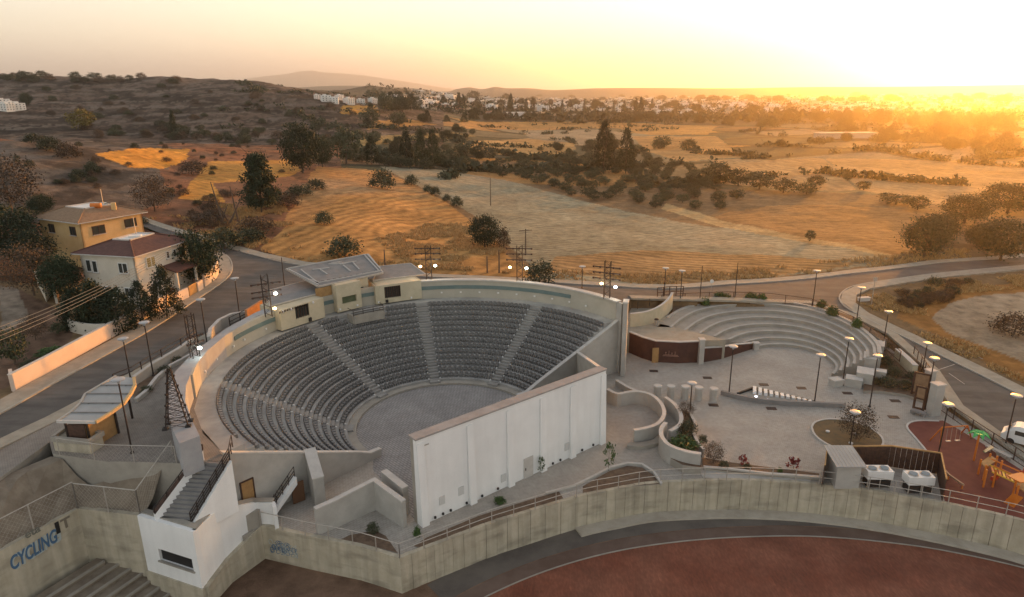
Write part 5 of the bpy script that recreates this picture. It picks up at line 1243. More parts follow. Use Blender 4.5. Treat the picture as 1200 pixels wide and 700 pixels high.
for s in (-1, 1):
    vb((-.9, s * .93, 1.4), (.9, .06, .45), M['glass'], 'side_window'); vb((.5, s * .955, 1.0), (1.4, .03, 1.0), M['white_paint'], 'side_door')
    vb((-2.44, s * .65, .85), (.08, .35, .2), M['coping'], 'headlight')
    for x in (-1.6, 1.6):
        a = VM @ Vector((x, s * .7, .34)); b = VM @ Vector((x, s * .98, .34)); MB().tube(a, b, .36, n=16).build('wheel', M['black'], vn)

for (a, b), (c, d) in [((1098, 434), (1119, 427)), ((1112, 437), (1131, 449)), ((1136, 414), (1152, 421))]:
    p, q = at(a, b, .9), at(c, d, .9); mb = MB(); n_ = 6
    for k in range(n_):
        u0, u1 = p.lerp(q, k / n_), p.lerp(q, (k + .9) / n_); z0_, z1_ = h1(u0.x, u0.y) + .05, h1(u1.x, u1.y) + .05; mb.wall([(u0.x, u0.y), (u1.x, u1.y)], min(z0_, z1_) - .02, [z0_, z1_], .09)
    tag(mb.build('road_marking', M['line_white']), kind='structure')
# ------------------------------------------------------------------ street lamps
WORLDSPACE[0] = False
def make_lamp(h, tilt, label, loc):
    t = thing('street_lamp', label, 'street lamp', loc, 'slender disc headed street lamps')
    MB().tube((0, 0, 0), (0, 0, h), .075, .055, n=8).build('pole', M['dark_metal'], t)
    MB().lathe((0, 0, 0), [(.16, 0), (.16, .12), (.09, .2)], 8).build('base', M['dark_metal'], t)
    MB().lathe((0, 0, h), [(.10, -.25), (.16, 0), (.5, .05), (.52, .12), (.3, .17)], 18).build('disc_head', M['lamp_disc'], t)
    return t
LAMPS = [((859, 407), (854, 464), 0, 'standing at the left end of the sunken fountain'), ((962, 417), (954, 475), 0, 'standing at the right end of the sunken fountain'), ((813, 450), (808, 489), 0, 'rising from the planted bed beside the bollards'),
 ((997, 398), (987, 452), 0, 'before the lowest steps of the small amphitheatre'), ((1000, 484), (995, 529), .1, 'on the kidney shaped grass island'), ((1114, 475), (1098, 541), 0, 'between the swing set and the screened cooling units'),
 ((1092, 421), (1084, 480), 0, 'rising beside the entrance gate pillar'), ((1028, 418), (1019, 477), 0, 'between the stepped blocks and the grass island'), ((1189, 465), (1178, 522), .2, 'by the white van'), ((1087, 403), (1081, 434), .9, 'behind the cream planter wall'),
 ((1043, 366), (1035, 404), 1.8, 'catching the orange sun at the road bend'), ((1010, 338), (1003, 381), 2.3, 'on the inner kerb of the road bend'), ((957, 318), (952, 360), 2.7, 'at the top right of the small amphitheatre'),
 ((800, 318), (797, 354), 3.4, 'second to the right of the curved cream wall'), ((778, 315), (778, 351), 3.6, 'directly behind the curved cream wall'), ((682, 313), (682, 338), 5.2, 'between the two right floodlight masts'),
 ((277, 327), (281, 371), 7.0, 'on the road edge left of the control room'), ((237, 352), (243, 405), 7.0, 'next to the left floodlight mast'), ((168, 379), (180, 441), 7.0, 'by the pale low wall on the left road'), ((145, 398), (153, 444), 7.0, 'behind the curved canopy'), ((139, 446), (155, 531), 7.0, 'in front of the curved canopy')]
for tp__, bs, z, lb in LAMPS:
    b = at(*bs, z); h = hsolve(b, tp__[1]); h = max(2.5, min(h, 8)); make_lamp(h, 0, 'dark lamp post with pale disc ' + lb, tuple(b))
for (a, b, tpy, z, lb) in [(861, 350, 308, 3.2, 'behind the top step of the small amphitheatre'), (820, 353, 312, 3.3, 'left of centre behind the small amphitheatre'), (334, 340, 302, 7.0, 'behind the left wing of the control room')]:
    p = at(a, b, z); h = hsolve(p, tpy); t = thing('bare_pole', 'bare dark pole ' + lb, 'pole', tuple(p)); MB().tube((0, 0, 0), (0, 0, h), .07, .05, n=8).build('shaft', M['dark_metal'], t); MB().lathe((0, 0, 0), [(.16, 0), (.16, .15), (.08, .2)], 8).build('base', M['dark_metal'], t)

# floodlight masts: twin lattice legs, cross arms with lamps
lamp_w = mat('flood_warm', (1, .8, .5), emit=(1, .62, .25), es=7); lamp_c = mat('flood_cool', (.9, 1, .95), emit=(.85, 1.0, .92), es=7)
def mast(label, base, h, arms, rz, lit, aw=3.4):
    t = thing('floodlight_mast', label, 'floodlight', tuple(base), 'lattice floodlight masts round the theatre rim', rz)
    for s in (-1, 1):
        for k in (-1, 1): MB().tube((s * .38, k * .22, 0), (s * .38, k * .22, h), .05, n=4).build('leg', M['dark_metal'], t)
    mb = MB(); n_ = int(h / .5)
    for i in range(n_):
        z0_, z1_ = h * i / n_, h * (i + 1) / n_; s = 1 if i % 2 else -1
        mb.tube((-.38 * s, -.22, z0_), (.38 * s, -.22, z1_), .025, n=3); mb.tube((-.38 * s, .22, z0_), (.38 * s, .22, z1_), .025, n=3); mb.tube((-.38, -.22 * s, z0_), (-.38, .22 * s, z1_), .025, n=3); mb.tube((.38, -.22 * s, z0_), (.38, .22 * s, z1_), .025, n=3)
    tag(mb.build('lattice', M['dark_metal'], t), kind='stuff')
    for z in arms:
        MB().tube((-aw / 2, -.3, z), (aw / 2, -.3, z), .07, n=5).build('cross_arm', M['dark_metal'], t)
        for k in range(5):
            x = -aw / 2 + aw * k / 4; MB().box((x, -.42, z + .02), (.24, .22, .2)).build('lamp_housing', M['rust_metal'], t)
    for (x, z, m_) in lit:
        MB().lathe((x, -.5, z), [(.05, -.16), (.2, -.08), (.2, .08), (.05, .16)], 10).build('lit_lamp', m_, t)
        l_ = bpy.data.lights.new('floodlight_glow', 'POINT'); l_.energy = 22; l_.color = (1, .75, .45) if m_ is lamp_w else (.85, 1, .92); l_.shadow_soft_size = .2
        lo_ = bpy.data.objects.new('floodlight_glow', l_); col.objects.link(lo_); lo_.parent = t; lo_.location = (x, -.85, z)
    return t
def mh(a, b, tpy, z): p = at(a, b, z); return p, hsolve(p, tpy)
p, h = mh(503, 328, 288, 9.5); mast('floodlight mast behind the right wing of the control room', p, h, [h * .62, h * .78, h * .93], .0, [(-1.1, h * .42, lamp_w), (1.0, h * .44, lamp_c)])
p, h = mh(609, 330, 288, 9.5); mast('floodlight mast at the top centre of the theatre rim', p, h, [h * .62, h * .78, h * .93], -.1, [(-1.3, h * .42, lamp_w), (1.0, h * .4, lamp_c)])
p, h = mh(711, 350, 306, 9.5); mast('floodlight mast at the right end of the theatre rim', p, h, [h * .55, h * .7, h * .85], -.4, [(-.6, h * .42, lamp_w), (1.2, h * .36, lamp_c)])
p, h = mh(315, 371, 322, 9.4); mast('floodlight mast crowded with fittings left of the control room', p, h, [h * .5, h * .62, h * .8], .5, [(1.0, h * .55, lamp_c), (.7, h * .2, lamp_w)], 3.2)
p, h = mh(229, 419, 368, 9.4); mast('floodlight mast with rusty fittings on the broad grey cap', p, h, [h * .35, h * .5], 1.0, [(.3, h * .22, lamp_c)], 1.6)
# tapering lattice spire
p, h = mh(209, 499, 432, 9.4)
t = thing('lattice_spire', 'dark tapering lattice tower at the near end of the broad grey cap', 'tower', tuple(p), None, .25)
for s in (-1, 1):
    for k in (-1, 1): MB().tube((s * .85, k * .5, 0), (s * .1, k * .08, h), .05, n=4).build('leg', M['dark_metal'], t)
mb = MB()
for i in range(11):
    f0, f1 = i / 11, (i + 1) / 11; w0_, w1_ = .85 - .75 * f0, .85 - .75 * f1; d0, d1 = .5 - .42 * f0, .5 - .42 * f1; s = 1 if i % 2 else -1
    for k in (-1, 1):
        mb.tube((-w0_ * s, k * d0, h * f0), (w1_ * s, k * d1, h * f1), .024, n=3); mb.tube((w0_ * s, k * d0, h * f0), (-w1_ * s, k * d1, h * f1), .024, n=3)
        mb.tube((k * w0_, -d0 * s, h * f0), (k * w1_, d1 * s, h * f1), .02, n=3); mb.tube((-w0_, k * d0, h * f0), (w0_, k * d0, h * f0), .024, n=3)
        mb.box((k * w0_, d0 * s, h * f0 + .2), (.16, .16, .14))
tag(mb.build('lattice', M['dark_metal'], t), kind='stuff')
for s in (-1, 1):
    for k in (-1, 1): MB().box((s * .85, k * .5, .1), (.4, .4, .2)).build('foot', M['black'], t)
WORLDSPACE[0] = True

# ------------------------------------------------------------------ vegetation
WORLDSPACE[0] = False
def crown_mesh(kind, n, seed, leaf, mname):
    g = np.random.RandomState(seed); me = bpy.data.meshes.new('crown')
    nc = max(10, n // 14); C = []
    for k in range(nc):
        if kind == 'round':
            d = g.normal(size=3); d /= np.linalg.norm(d); rr = .28 + .17 * g.rand(); c = np.array([d[0] * rr, d[1] * rr, .54 + d[2] * rr * .95])
            if c[2] < .16: c[2] = .16 + .1 * g.rand()
        elif kind == 'cone':
            z = .10 + .88 * g.rand() ** 1.25; r = .46 * (1 - z) ** .75 * (.55 + .5 * g.rand()) + .02; a = g.rand() * 6.283; c = np.array([r * math.cos(a), r * math.sin(a), z])
        elif kind == 'column':
            z = .06 + .9 * g.rand(); r = .42 * min(1, (1 - z) * 2.2) ** .7 * (.5 + .5 * g.rand()); a = g.rand() * 6.283; c = np.array([r * math.cos(a), r * math.sin(a), z])
        elif kind == 'tier':      # broken, layered crown of an old pine
            z = .15 + .82 * g.rand(); L = .5 + .5 * abs(math.sin(z * 11 + 1)); r = .48 * (1.05 - z) ** .6 * L * (.35 + .65 * g.rand()); a = g.rand() * 6.283; c = np.array([r * math.cos(a), r * math.sin(a), z])
        else:
            d = g.normal(size=3); d /= np.linalg.norm(d); rr = .28 + .2 * g.rand(); c = np.array([d[0] * rr, d[1] * rr, .12 + abs(d[2]) * rr * 1.5])
        C.append(c)
    C = np.array(C); cr = {'round': .13, 'cone': .07, 'column': .10, 'tier': .07, 'bush': .15, 'sparse': .1}[kind]
    idx = g.randint(0, nc, n); P_ = C[idx] + g.normal(size=(n, 3)) * cr * np.array([.6, .6, .45 if kind != 'column' else .5])
    P_[:, 2] = np.maximum(P_[:, 2], .01)
    u = g.normal(size=(n, 3)); u /= np.linalg.norm(u, axis=1)[:, None]; v = g.normal(size=(n, 3)); v -= (v * u).sum(1)[:, None] * u; v /= np.linalg.norm(v, axis=1)[:, None]
    s = leaf * (.6 + .8 * g.rand(n))[:, None]; V = np.stack([P_ - u * s - v * s * .3, P_ + v * s * .6, P_ + u * s + v * s * .2, P_ - v * s * .8], 1).reshape(-1, 3)
    me.from_pydata(V.tolist(), [], [(4 * i, 4 * i + 1, 4 * i + 2, 4 * i + 3) for i in range(n)])
    a = me.attributes.new('tone', 'FLOAT', 'FACE'); ct = g.rand(nc); a.data.foreach_set('value', np.clip(.65 * ct[idx] + .35 * g.rand(n), 0, 1))
    me.materials.append(M[mname]); me.update(); return me
def trunk_mesh(seed, top=.55, r=.035, limbs=4):
    g = random.Random(seed); mb = MB(); p = Vector((0, 0, -.03)); d = Vector((g.uniform(-.08, .08), g.uniform(-.08, .08), 1)); k = 4
    for i in range(k):
        q = p + Vector((d.x * top / k, d.y * top / k, top / k * 1.05)); mb.tube(p, q, r * (1 - .6 * i / k), r * (1 - .6 * (i + 1) / k), n=6); d += Vector((g.uniform(-.15, .15), g.uniform(-.15, .15), 0)); p = q
        if i >= 1:
            for _ in range(limbs // 2): a = g.random() * 6.28; mb.tube(q, q + Vector((math.cos(a) * .26, math.sin(a) * .26, .16 + .1 * g.random())), r * .4, r * .12, n=4)
    me = bpy.data.meshes.new('trunk'); me.from_pydata([tuple(v) for v in mb.v], [], mb.f); me.materials.append(M['bark']); return me
M['leaf_straw'] = foliage('leaf_straw', (.34, .21, .085), (.48, .30, .12), (.62, .42, .19))
VAR = {}
def variants(key, kind, n, leaf, mname, cnt, top, r):
    VAR[key] = [(crown_mesh(kind, n, 100 * len(VAR) + j, leaf, mname), trunk_mesh(50 * len(VAR) + j, top, r)) for j in range(cnt)]
variants('olive', 'round', 1300, .036, 'leaf_olive', 5, .45, .035)
variants('dark_round', 'round', 7000, .019, 'leaf_dark', 3, .5, .03)
variants('olive_big', 'round', 6000, .019, 'leaf_olive', 2, .5, .03)
variants('pine', 'tier', 8000, .018, 'leaf_dark', 2, .9, .02)
variants('conifer', 'cone', 4000, .019, 'leaf_dark', 3, .9, .02)
variants('cypress', 'column', 1100, .05, 'leaf_dark', 3, .8, .05)
variants('bush', 'bush', 1400, .035, 'leaf_olive', 4, .4, .03)
variants('brown_bush', 'bush', 1600, .028, 'leaf_brown', 3, .5, .025)
variants('brown_tree', 'round', 3200, .017, 'leaf_brown', 2, .6, .02)
variants('yellow', 'round', 1200, .04, 'leaf_yellow', 1, .5, .035)
variants('green_bush', 'bush', 900, .06, 'leaf_green', 2, .4, .03)
variants('shrub_dark', 'column', 4500, .024, 'leaf_dark', 2, .5, .03)
variants('sapling', 'round', 260, .05, 'leaf_green', 2, .8, .018)
variants('red_plant', 'bush', 220, .08, 'leaf_red', 1, .5, .02)
vr = random.Random(11); CAP = [0]
def plant(key, p, h, wd_, label, cat='tree', group=None, name=None, rz=None):
    cm_, tm_ = VAR[key][vr.randrange(len(VAR[key]))]
    nm = name or {'olive_big': 'olive_tree', 'olive': 'olive_tree', 'dark_round': 'dark_tree', 'pine': 'pine_tree', 'conifer': 'conifer_tree', 'cypress': 'cypress_tree', 'bush': 'bush', 'brown_bush': 'dry_bush', 'brown_tree': 'bare_tree', 'yellow': 'yellow_tree', 'green_bush': 'green_bush', 'shrub_dark': 'garden_conifer', 'sapling': 'young_tree', 'red_plant': 'red_shrub'}[key]
    t = thing(nm, label, cat, tuple(p), group, vr.random() * 6.28 if rz is None else rz); t.scale = (wd_, wd_, h)
    for nm2, me in (('crown', cm_), ('trunk', tm_)):
        o = bpy.data.objects.new(nm2, me); col.objects.link(o); o.parent = t
    return t
def plant_px(key, px, pyb, pyt, wpx, label, cat='tree', group=None, z=None, name=None):
    p = at(px, pyb, z) if z is not None else onG(px, pyb)
    h = max(.6, (pyb - pyt) / F_PX * p.y * 1.03); w_ = wpx / F_PX * p.y / .92
    return plant(key, p, h, w_, label, cat, group, name)
T = plant_px
# around the houses
T('dark_round', 232, 334, 268, 58, 'big dense dark tree hugging the right side of the cream house', z=7)
T('conifer', 196, 372, 308, 46, 'dark conifer in the garden in front of the cream house porch', z=7)
T('conifer', 168, 378, 327, 38, 'dark garden conifer just left of the porch conifer', z=7)
T('shrub_dark', 140, 388, 334, 46, 'broad dark hedge tree behind the end of the pink garden wall', z=7)
T('shrub_dark', 116, 387, 326, 44, 'dark upright hedge tree in the middle of the garden row', z=7)
T('shrub_dark', 94, 386, 336, 42, 'leftmost dark hedge tree above the curved garden wall', z=7)
T('dark_round', 75, 352, 295, 44, 'dark tree filling the corner between the two houses', z=8)
T('brown_tree', 40, 345, 282, 62, 'brownish leafy tree left of the houses over the bare yard', z=8.3)
T('dark_round', 12, 300, 240, 70, 'large dark tree at the left edge below the white gazebo', z=10)
T('dark_round', 40, 318, 268, 50, 'dark tree in front of the yellow house', z=9)
T('brown_tree', 14, 248, 182, 60, 'tall dark brown tree at the left edge on the slope')
T('dark_round', 50, 252, 228, 26, 'small dark tree behind the white gazebo')
T('olive', 18, 426, 378, 34, 'thin young tree on the bare yard by the power wires', z=7.2)
T('brown_tree', 42, 398, 366, 30, 'bare branched tree on the dirt yard left of the garden', z=7.5)
T('green_bush', 60, 416, 405, 30, 'low green bush on the dirt yard behind the pink wall', 'bush', z=7.2)
T('bush', 68, 390, 374, 16, 'small grey green bush beside the curved garden wall', 'bush', z=7.4)
T('bush', 34, 432, 418, 20, 'small bush near the left end of the pink wall', 'bush', z=7.1)
T('green_bush', 218, 300, 280, 30, 'green bush by the bend of the side street', 'bush', z=7.6)
T('bush', 160, 262, 252, 26, 'bush at the start of the side street', 'bush')
# slope and fields
T('pine', 307, 250, 183, 60, 'large spreading dark pine standing on the orange slope')
T('brown_bush', 300, 272, 250, 40, 'dry brown thicket under the large pine', 'bush')
T('bush', 404, 300, 270, 36, 'round dark bush on the field behind the control room', 'bush')
T('bush', 632, 331, 300, 34, 'dark bush behind the central floodlight mast', 'bush')
T('dark_round', 568, 291, 252, 36, 'lone dark tree at the lower corner of the orange field')
T('brown_bush', 590, 290, 262, 16, 'thin brown shrub right beside the lone dark tree', 'bush')
T('dark_round', 355, 203, 148, 42, 'tall dark tree cluster at the foot of the big hill')
T('dark_round', 378, 196, 165, 24, 'smaller dark tree right of the tall cluster under the hill')
T('olive', 406, 192, 152, 34, 'pale green tree at the top corner of the orange field')
T('conifer', 436, 193, 162, 22, 'dark conifer left of the conifer trio')
T('cypress', 477, 193, 156, 17, 'leftmost cypress of the dark trio beyond the orange field')
T('conifer', 494, 196, 155, 19, 'middle tree of the dark trio beyond the orange field')
T('conifer', 508, 197, 154, 20, 'rightmost tree of the dark trio beyond the orange field')
T('conifer', 707, 202, 146, 32, 'taller left tree of the pair of big dark conifers')
T('conifer', 733, 203, 154, 28, 'shorter right tree of the pair of big dark conifers')
T('yellow', 97, 152, 129, 28, 'yellowing round tree on the slope crest below the hill')
T('cypress', 204, 156, 132, 8, 'lone thin cypress on the face of the big hill')
T('dark_round', 32, 125, 110, 12, 'tiny dark tree by the pale houses on the left hill')
T('brown_tree', 182, 248, 205, 44, 'reddish leafy bare tree on the slope above the houses')
for a, b, c, w_, lb in [(80, 186, 163, 24, 'on the slope under the yellowing tree'), (58, 176, 158, 22, 'left of centre on the upper slope'), (40, 168, 154, 20, 'at the upper left slope'), (108, 203, 187, 16, 'on the lower slope above the yellow house'), (225, 205, 186, 28, 'between the two small orange fields'), (448, 221, 194, 26, 'at the top edge of the orange field'), (380, 263, 244, 20, 'on the right flank of the slope'),
                        (482, 217, 203, 16, 'on the ridge of the orange field'), (501, 225, 215, 10, 'along the ridge of the orange field'), (510, 229, 217, 12, 'further along the ridge'), (524, 236, 226, 10, 'near the end of the ridge'), (535, 242, 228, 14, 'at the right end of the ridge'), (420, 160, 150, 14, 'beside the far yellow strip'), (350, 230, 214, 26, 'by the track to the orange field'), (370, 222, 208, 22, 'above the track to the orange field'),
                        (264, 292, 262, 40, 'at the foot of the slope by the side street'), (292, 284, 262, 34, 'below the large pine near the road'), (240, 262, 244, 36, 'dull thicket in the middle of the slope'), (338, 242, 222, 26, 'right of the large pine'), (1083, 302, 252, 52, 'by the far road in the orange glow'), (1172, 306, 255, 60, 'nearer the right edge in the orange glow')]:
    T('olive_big' if a > 1000 else 'bush' if vr.random() < .6 else 'brown_bush', a, b, c, w_, 'dark rounded bush ' + lb, 'bush')
for a, b, c, w_, lb in [(840, 215, 190, 30, 'at the left end of the hedge by the striped field'), (865, 218, 198, 26, 'in the hedge by the striped field'), (890, 222, 204, 30, 'in the middle of the hedge'), (918, 226, 210, 30, 'right of the hedge middle'), (945, 228, 214, 26, 'near the right end of the hedge'), (955, 220, 206, 20, 'behind the right end of the hedge'),
                     (993, 212, 203, 10, 'small, alone on the pale field'), (1012, 223, 212, 16, 'round, alone on the pale field'), (949, 283, 270, 11, 'tiny, alone on the brown field'), (1050, 240, 228, 34, 'low and wide in the glow'), (1075, 246, 230, 24, 'hazy, at the field corner'), (1040, 234, 226, 18, 'small, left in the glow'), (1130, 262, 228, 50, 'large and hazy'), (1180, 250, 215, 60, 'largest, at the right edge'), (1100, 285, 250, 40, 'above the far road bend'), (1150, 290, 262, 40, 'between the two glow thickets')]:
    T('olive_big' if a > 1090 else 'olive', a, b, c, w_, 'olive green tree ' + lb)
# orchard
OR_ = [(556, 197), (600, 186), (660, 182), (700, 184), (760, 186), (812, 196), (850, 215), (870, 240), (835, 256), (775, 247), (700, 236), (640, 222), (590, 209)]
op = [tuple(onG(*p)[:2]) for p in OR_]; xs = [p[0] for p in op]; ys = [p[1] for p in op]; placed = []
tr_ = 0; ORCH = []
gx = np.arange(min(xs), max(xs), 8.4); gy = np.arange(min(ys), max(ys), 9.6)
for X in gx:
    for Y in gy:
        x, y = X + vr.uniform(-2.6, 2.6) + Y * .25 % 8, Y + vr.uniform(-2.8, 2.8)
        if not inpoly(np.array([x]), np.array([y]), op)[0] or vr.random() < .14: continue
        z = float(ht(np.array([x]), np.array([y]))[0]); s = vr.uniform(3.0, 4.6)
        ORCH.append(plant('olive', (x, y, z), s * .80, s * 1.35, 'olive', 'tree', 'olive trees in the orchard')); tr_ += 1
print('orchard', tr_)
def ordw(k):
    if k <= 20: return ordn(k)
    T_ = {2: 'twenty', 3: 'thirty', 4: 'forty', 5: 'fifty', 6: 'sixty', 7: 'seventy', 8: 'eighty', 9: 'ninety'}
    return T_[k // 10] + '-' + ordn(k % 10) if k % 10 else T_[k // 10][:-1] + 'ieth'
def rank(obs, label):
    obs = sorted(obs, key=lambda o: proj(*o.location)[0])
    for k, o in enumerate(obs): o['label'] = label + ', ' + ('leftmost of them' if k == 0 else 'rightmost of them' if k == len(obs) - 1 else ordw(k + 1) + ' from the left')
ORCH.sort(key=lambda o: o.location.y)
for k in range(4):
    q_ = len(ORCH) // 4 + 1; rank(ORCH[k * q_:(k + 1) * q_], ['round olive tree in the front rows of the orchard', 'round olive tree in the middle front of the orchard', 'round olive tree in the middle back of the orchard', 'round olive tree in the rear rows of the orchard'][k])
# scattered field trees and hedges in the valley
def scatter(n, poly, keys, h, label, group, w_=1.0, cat='tree', mind=0):
    new = []; c = 0; xs = [p[0] for p in poly]; ys = [p[1] for p in poly]; pts = []
    for _ in range(n * 12):
        if c >= n: break
        a, b = vr.uniform(min(xs), max(xs)), vr.uniform(min(ys), max(ys))
        if not inpoly(np.array([a]), np.array([b]), poly)[0]: continue
        if any(abs(a - q[0]) < mind and abs(b - q[1]) < mind * .5 for q in pts): continue
        pts.append((a, b)); p = onG(a, b); s = vr.uniform(*h); new.append(plant(vr.choice(keys), p, s, s * w_ * vr.uniform(.8, 1.3), label, cat, group)); c += 1
    rank(new, label)
scatter(46, [(420, 182), (440, 165), (520, 152), (560, 150), (560, 160), (500, 172), (540, 178), (650, 176), (700, 170), (700, 178), (560, 190), (470, 186)], ['olive', 'bush', 'dark_round'], (3.5, 6.5), 'dark tree dotting the field edges left of the orchard', 'trees along the near field edges', 1.2)
scatter(40, [(700, 178), (1060, 168), (1160, 185), (1200, 182), (1200, 170), (1050, 160), (840, 176), (700, 168)], ['olive', 'bush', 'dark_round'], (5, 9), 'hazy tree in the field hedges right of the conifer pair', 'trees along the right field edges', 1.2)
scatter(30, [(400, 186), (470, 186), (560, 192), (560, 200), (480, 198), (430, 194)], ['olive', 'bush'], (3.5, 5.5), 'grey green bush in the hedge beyond the orange field', 'bushes in the hedge', 1.2, 'bush')
scatter(75, [(30, 165), (120, 170), (220, 165), (330, 175), (380, 190), (340, 215), (300, 265), (240, 275), (200, 240), (100, 225), (40, 215), (10, 190)], ['bush', 'brown_bush', 'brown_bush'], (1.0, 2.6), 'low dry scrub bush on the reddish slope', 'scrub bushes on the slope', 1.3, 'bush', 4)
scatter(60, [(60, 148), (380, 158), (430, 160), (420, 172), (330, 178), (230, 164), (60, 160)], ['bush', 'olive', 'brown_bush'], (3, 6), 'dark tree in the line at the foot of the hill', 'trees at the foot of the hill', 1.3)
scatter(40, [(40, 100), (250, 97), (330, 112), (420, 130), (470, 152), (380, 155), (200, 150), (60, 138)], ['bush', 'brown_bush'], (2.5, 5), 'dark shrub speckling the big hill', 'shrubs on the hill', 1.5, 'bush')
scatter(26, [(0, 90), (60, 90), (120, 94), (160, 91), (250, 96), (250, 99), (0, 97)], ['bush', 'olive', 'brown_bush'], (4, 8), 'small dark tree along the hill crest', 'trees along the hill crest', 1.4)
scatter(95, [(430, 136), (520, 128), (600, 128), (780, 132), (900, 140), (1000, 150), (1190, 160), (1190, 150), (1000, 138), (800, 126), (600, 122), (440, 124)], ['dark_round', 'olive', 'conifer'], (9, 17), 'dark tree standing among the first houses of the town', 'trees among the near town houses', .9)
scatter(60, [(420, 152), (520, 145), (640, 142), (800, 146), (960, 156), (1180, 168), (1180, 160), (960, 148), (800, 139), (600, 137), (430, 145)], ['dark_round', 'olive', 'conifer'], (6, 12), 'dark tree along the belt just before the town', 'trees of the belt before the town', 1.1)
scatter(14, [(520, 135), (780, 137), (780, 128), (520, 128)], ['cypress', 'conifer'], (18, 26), 'tall dark conifer at the near edge of the town', 'tall conifers at the town edge', .35)
scatter(60, [(520, 120), (1190, 122), (1190, 112), (850, 111), (600, 112)], ['dark_round', 'olive'], (12, 20), 'hazy dark tree deep in the town', 'trees deep in the town', 1.6)
scatter(40, [(1060, 352), (1110, 345), (1120, 350), (1060, 366)], ['brown_bush'], (.8, 1.6), 'dry brown scrub in the roadside triangle', 'roadside scrub', 1.2, 'bush')
scatter(18, [(1040, 352), (1090, 332), (1130, 326), (1140, 336), (1085, 362), (1060, 366)], ['brown_bush', 'bush'], (.9, 1.9), 'dark scrub bush in the triangle inside the road bend', 'scrub inside the road bend', 1.3, 'bush')
T('brown_bush', 1188, 392, 358, 46, 'large brown bush on the bare patch at the right edge', 'bush')
T('olive', 572, 133, 0 + 122, 1, 'x') if False else None
# garden plants on the site
def S(key, a, b, c, w_, label, z, cat='shrub'): return T(key, a, b, c, w_, label, cat, None, z)
S('brown_tree', 1003, 515, 466, 44, 'small bare brown tree on the grass island behind the lamp', .1, 'tree')
S('sapling', 713, 552, 510, 17, 'slender young tree right of the white stage wall', 0, 'tree')
S('sapling', 634, 556, 530, 10, 'thin sapling in front of the middle of the white stage wall', 0, 'tree')
S('green_bush', 586, 590, 579, 14, 'small green shrub at the foot of the stage wall', 0)
S('bush', 437, 624, 606, 16, 'pale olive bush in the small walled yard', 0)
S('green_bush', 489, 628, 612, 10, 'small green shrub by the left end of the stage wall', 0)
S('green_bush', 800, 524, 508, 34, 'dense green ground shrub at the near end of the planted bed', .8)
S('bush', 806, 508, 485, 22, 'darker shrub in the middle of the planted bed', .8)
S('brown_tree', 803, 488, 468, 22, 'small bare shrub at the far tip of the planted bed', .8)
S('brown_tree', 836, 543, 512, 26, 'bare branched shrub with a few yellow leaves by the flower bed', .2)
S('bush', 823, 520, 505, 11, 'tuft of a pale shrub leaning beside the planted bed', .2)
S('bush', 848, 548, 536, 12, 'small rounded green shrub left in the flower bed', .2)
S('bush', 876, 549, 541, 10, 'small dark green shrub beneath the red leaved plant', .2)
S('red_plant', 871, 543, 529, 12, 'red leaved shrub in the flower bed nearer the curved wall', .2)
S('red_plant', 930, 549, 529, 15, 'red leaved shrub in the flower bed nearer the shed', .2)
S('green_bush', 914, 554, 545, 6, 'little green plant beside the right red shrub', .2)
for a, b, c, w_, lb in [(842, 352, 340, 16, 'left of the bare poles'), (852, 353, 343, 10, 'between the two bare poles'), (880, 352, 341, 14, 'behind the top step centre'), (893, 353, 342, 10, 'just right of the top step centre'), (826, 358, 346, 10, 'at the left bend of the rim'), (962, 361, 349, 10, 'beside the rim lamp post'), (975, 370, 356, 12, 'at the upper right bend of the rim'), (1004, 384, 370, 12, 'further down the rim bend')]:
    S('green_bush', a, b, c, w_, 'green shrub behind the small amphitheatre, ' + lb, 2.75)
for a, b, c, w_, lb in [(1036, 428, 412, 18, 'beside the stepped blocks'), (1048, 440, 426, 20, 'in the middle of the gate bed'), (1040, 452, 438, 22, 'at the plaza edge of the gate bed'), (1060, 455, 440, 18, 'next to the timber gate'), (1068, 444, 432, 14, 'under the cream planter wall'), (1026, 449, 440, 12, 'at the left tip of the gate bed'), (1035, 410, 396, 12, 'by the lit lamp post')]:
    S('bush', a, b, c, w_, 'dull green shrub ' + lb, .35)
for a, b, c, w_, lb in [(172, 459, 450, 14, 'behind the canopy end'), (192, 436, 427, 16, 'midway along the strip'), (208, 424, 415, 12, 'at the far end of the strip')]:
    S('bush', a, b, c, w_, 'low green shrub in the roadside strip ' + lb, 7.05)
# heap of trunks and dead stems on the slope
dt = thing('dead_tree', 'pair of bare dead trunks leaning on the slope left of the large pine', 'tree', tuple(onG(262, 262)))
for (x, y, h, lx) in [(0, 0, 9, -1.6), (3.2, .5, 8, -1.0), (1.5, -1, 5.0, 3.0), (-1, .5, 4, 2.2), (1.2, .8, 4.4, -2.5)]:
    MB().tube((x, y, -.3), (x + lx, y, h), .28, .08, n=6).build('trunk', M['bark'], dt)

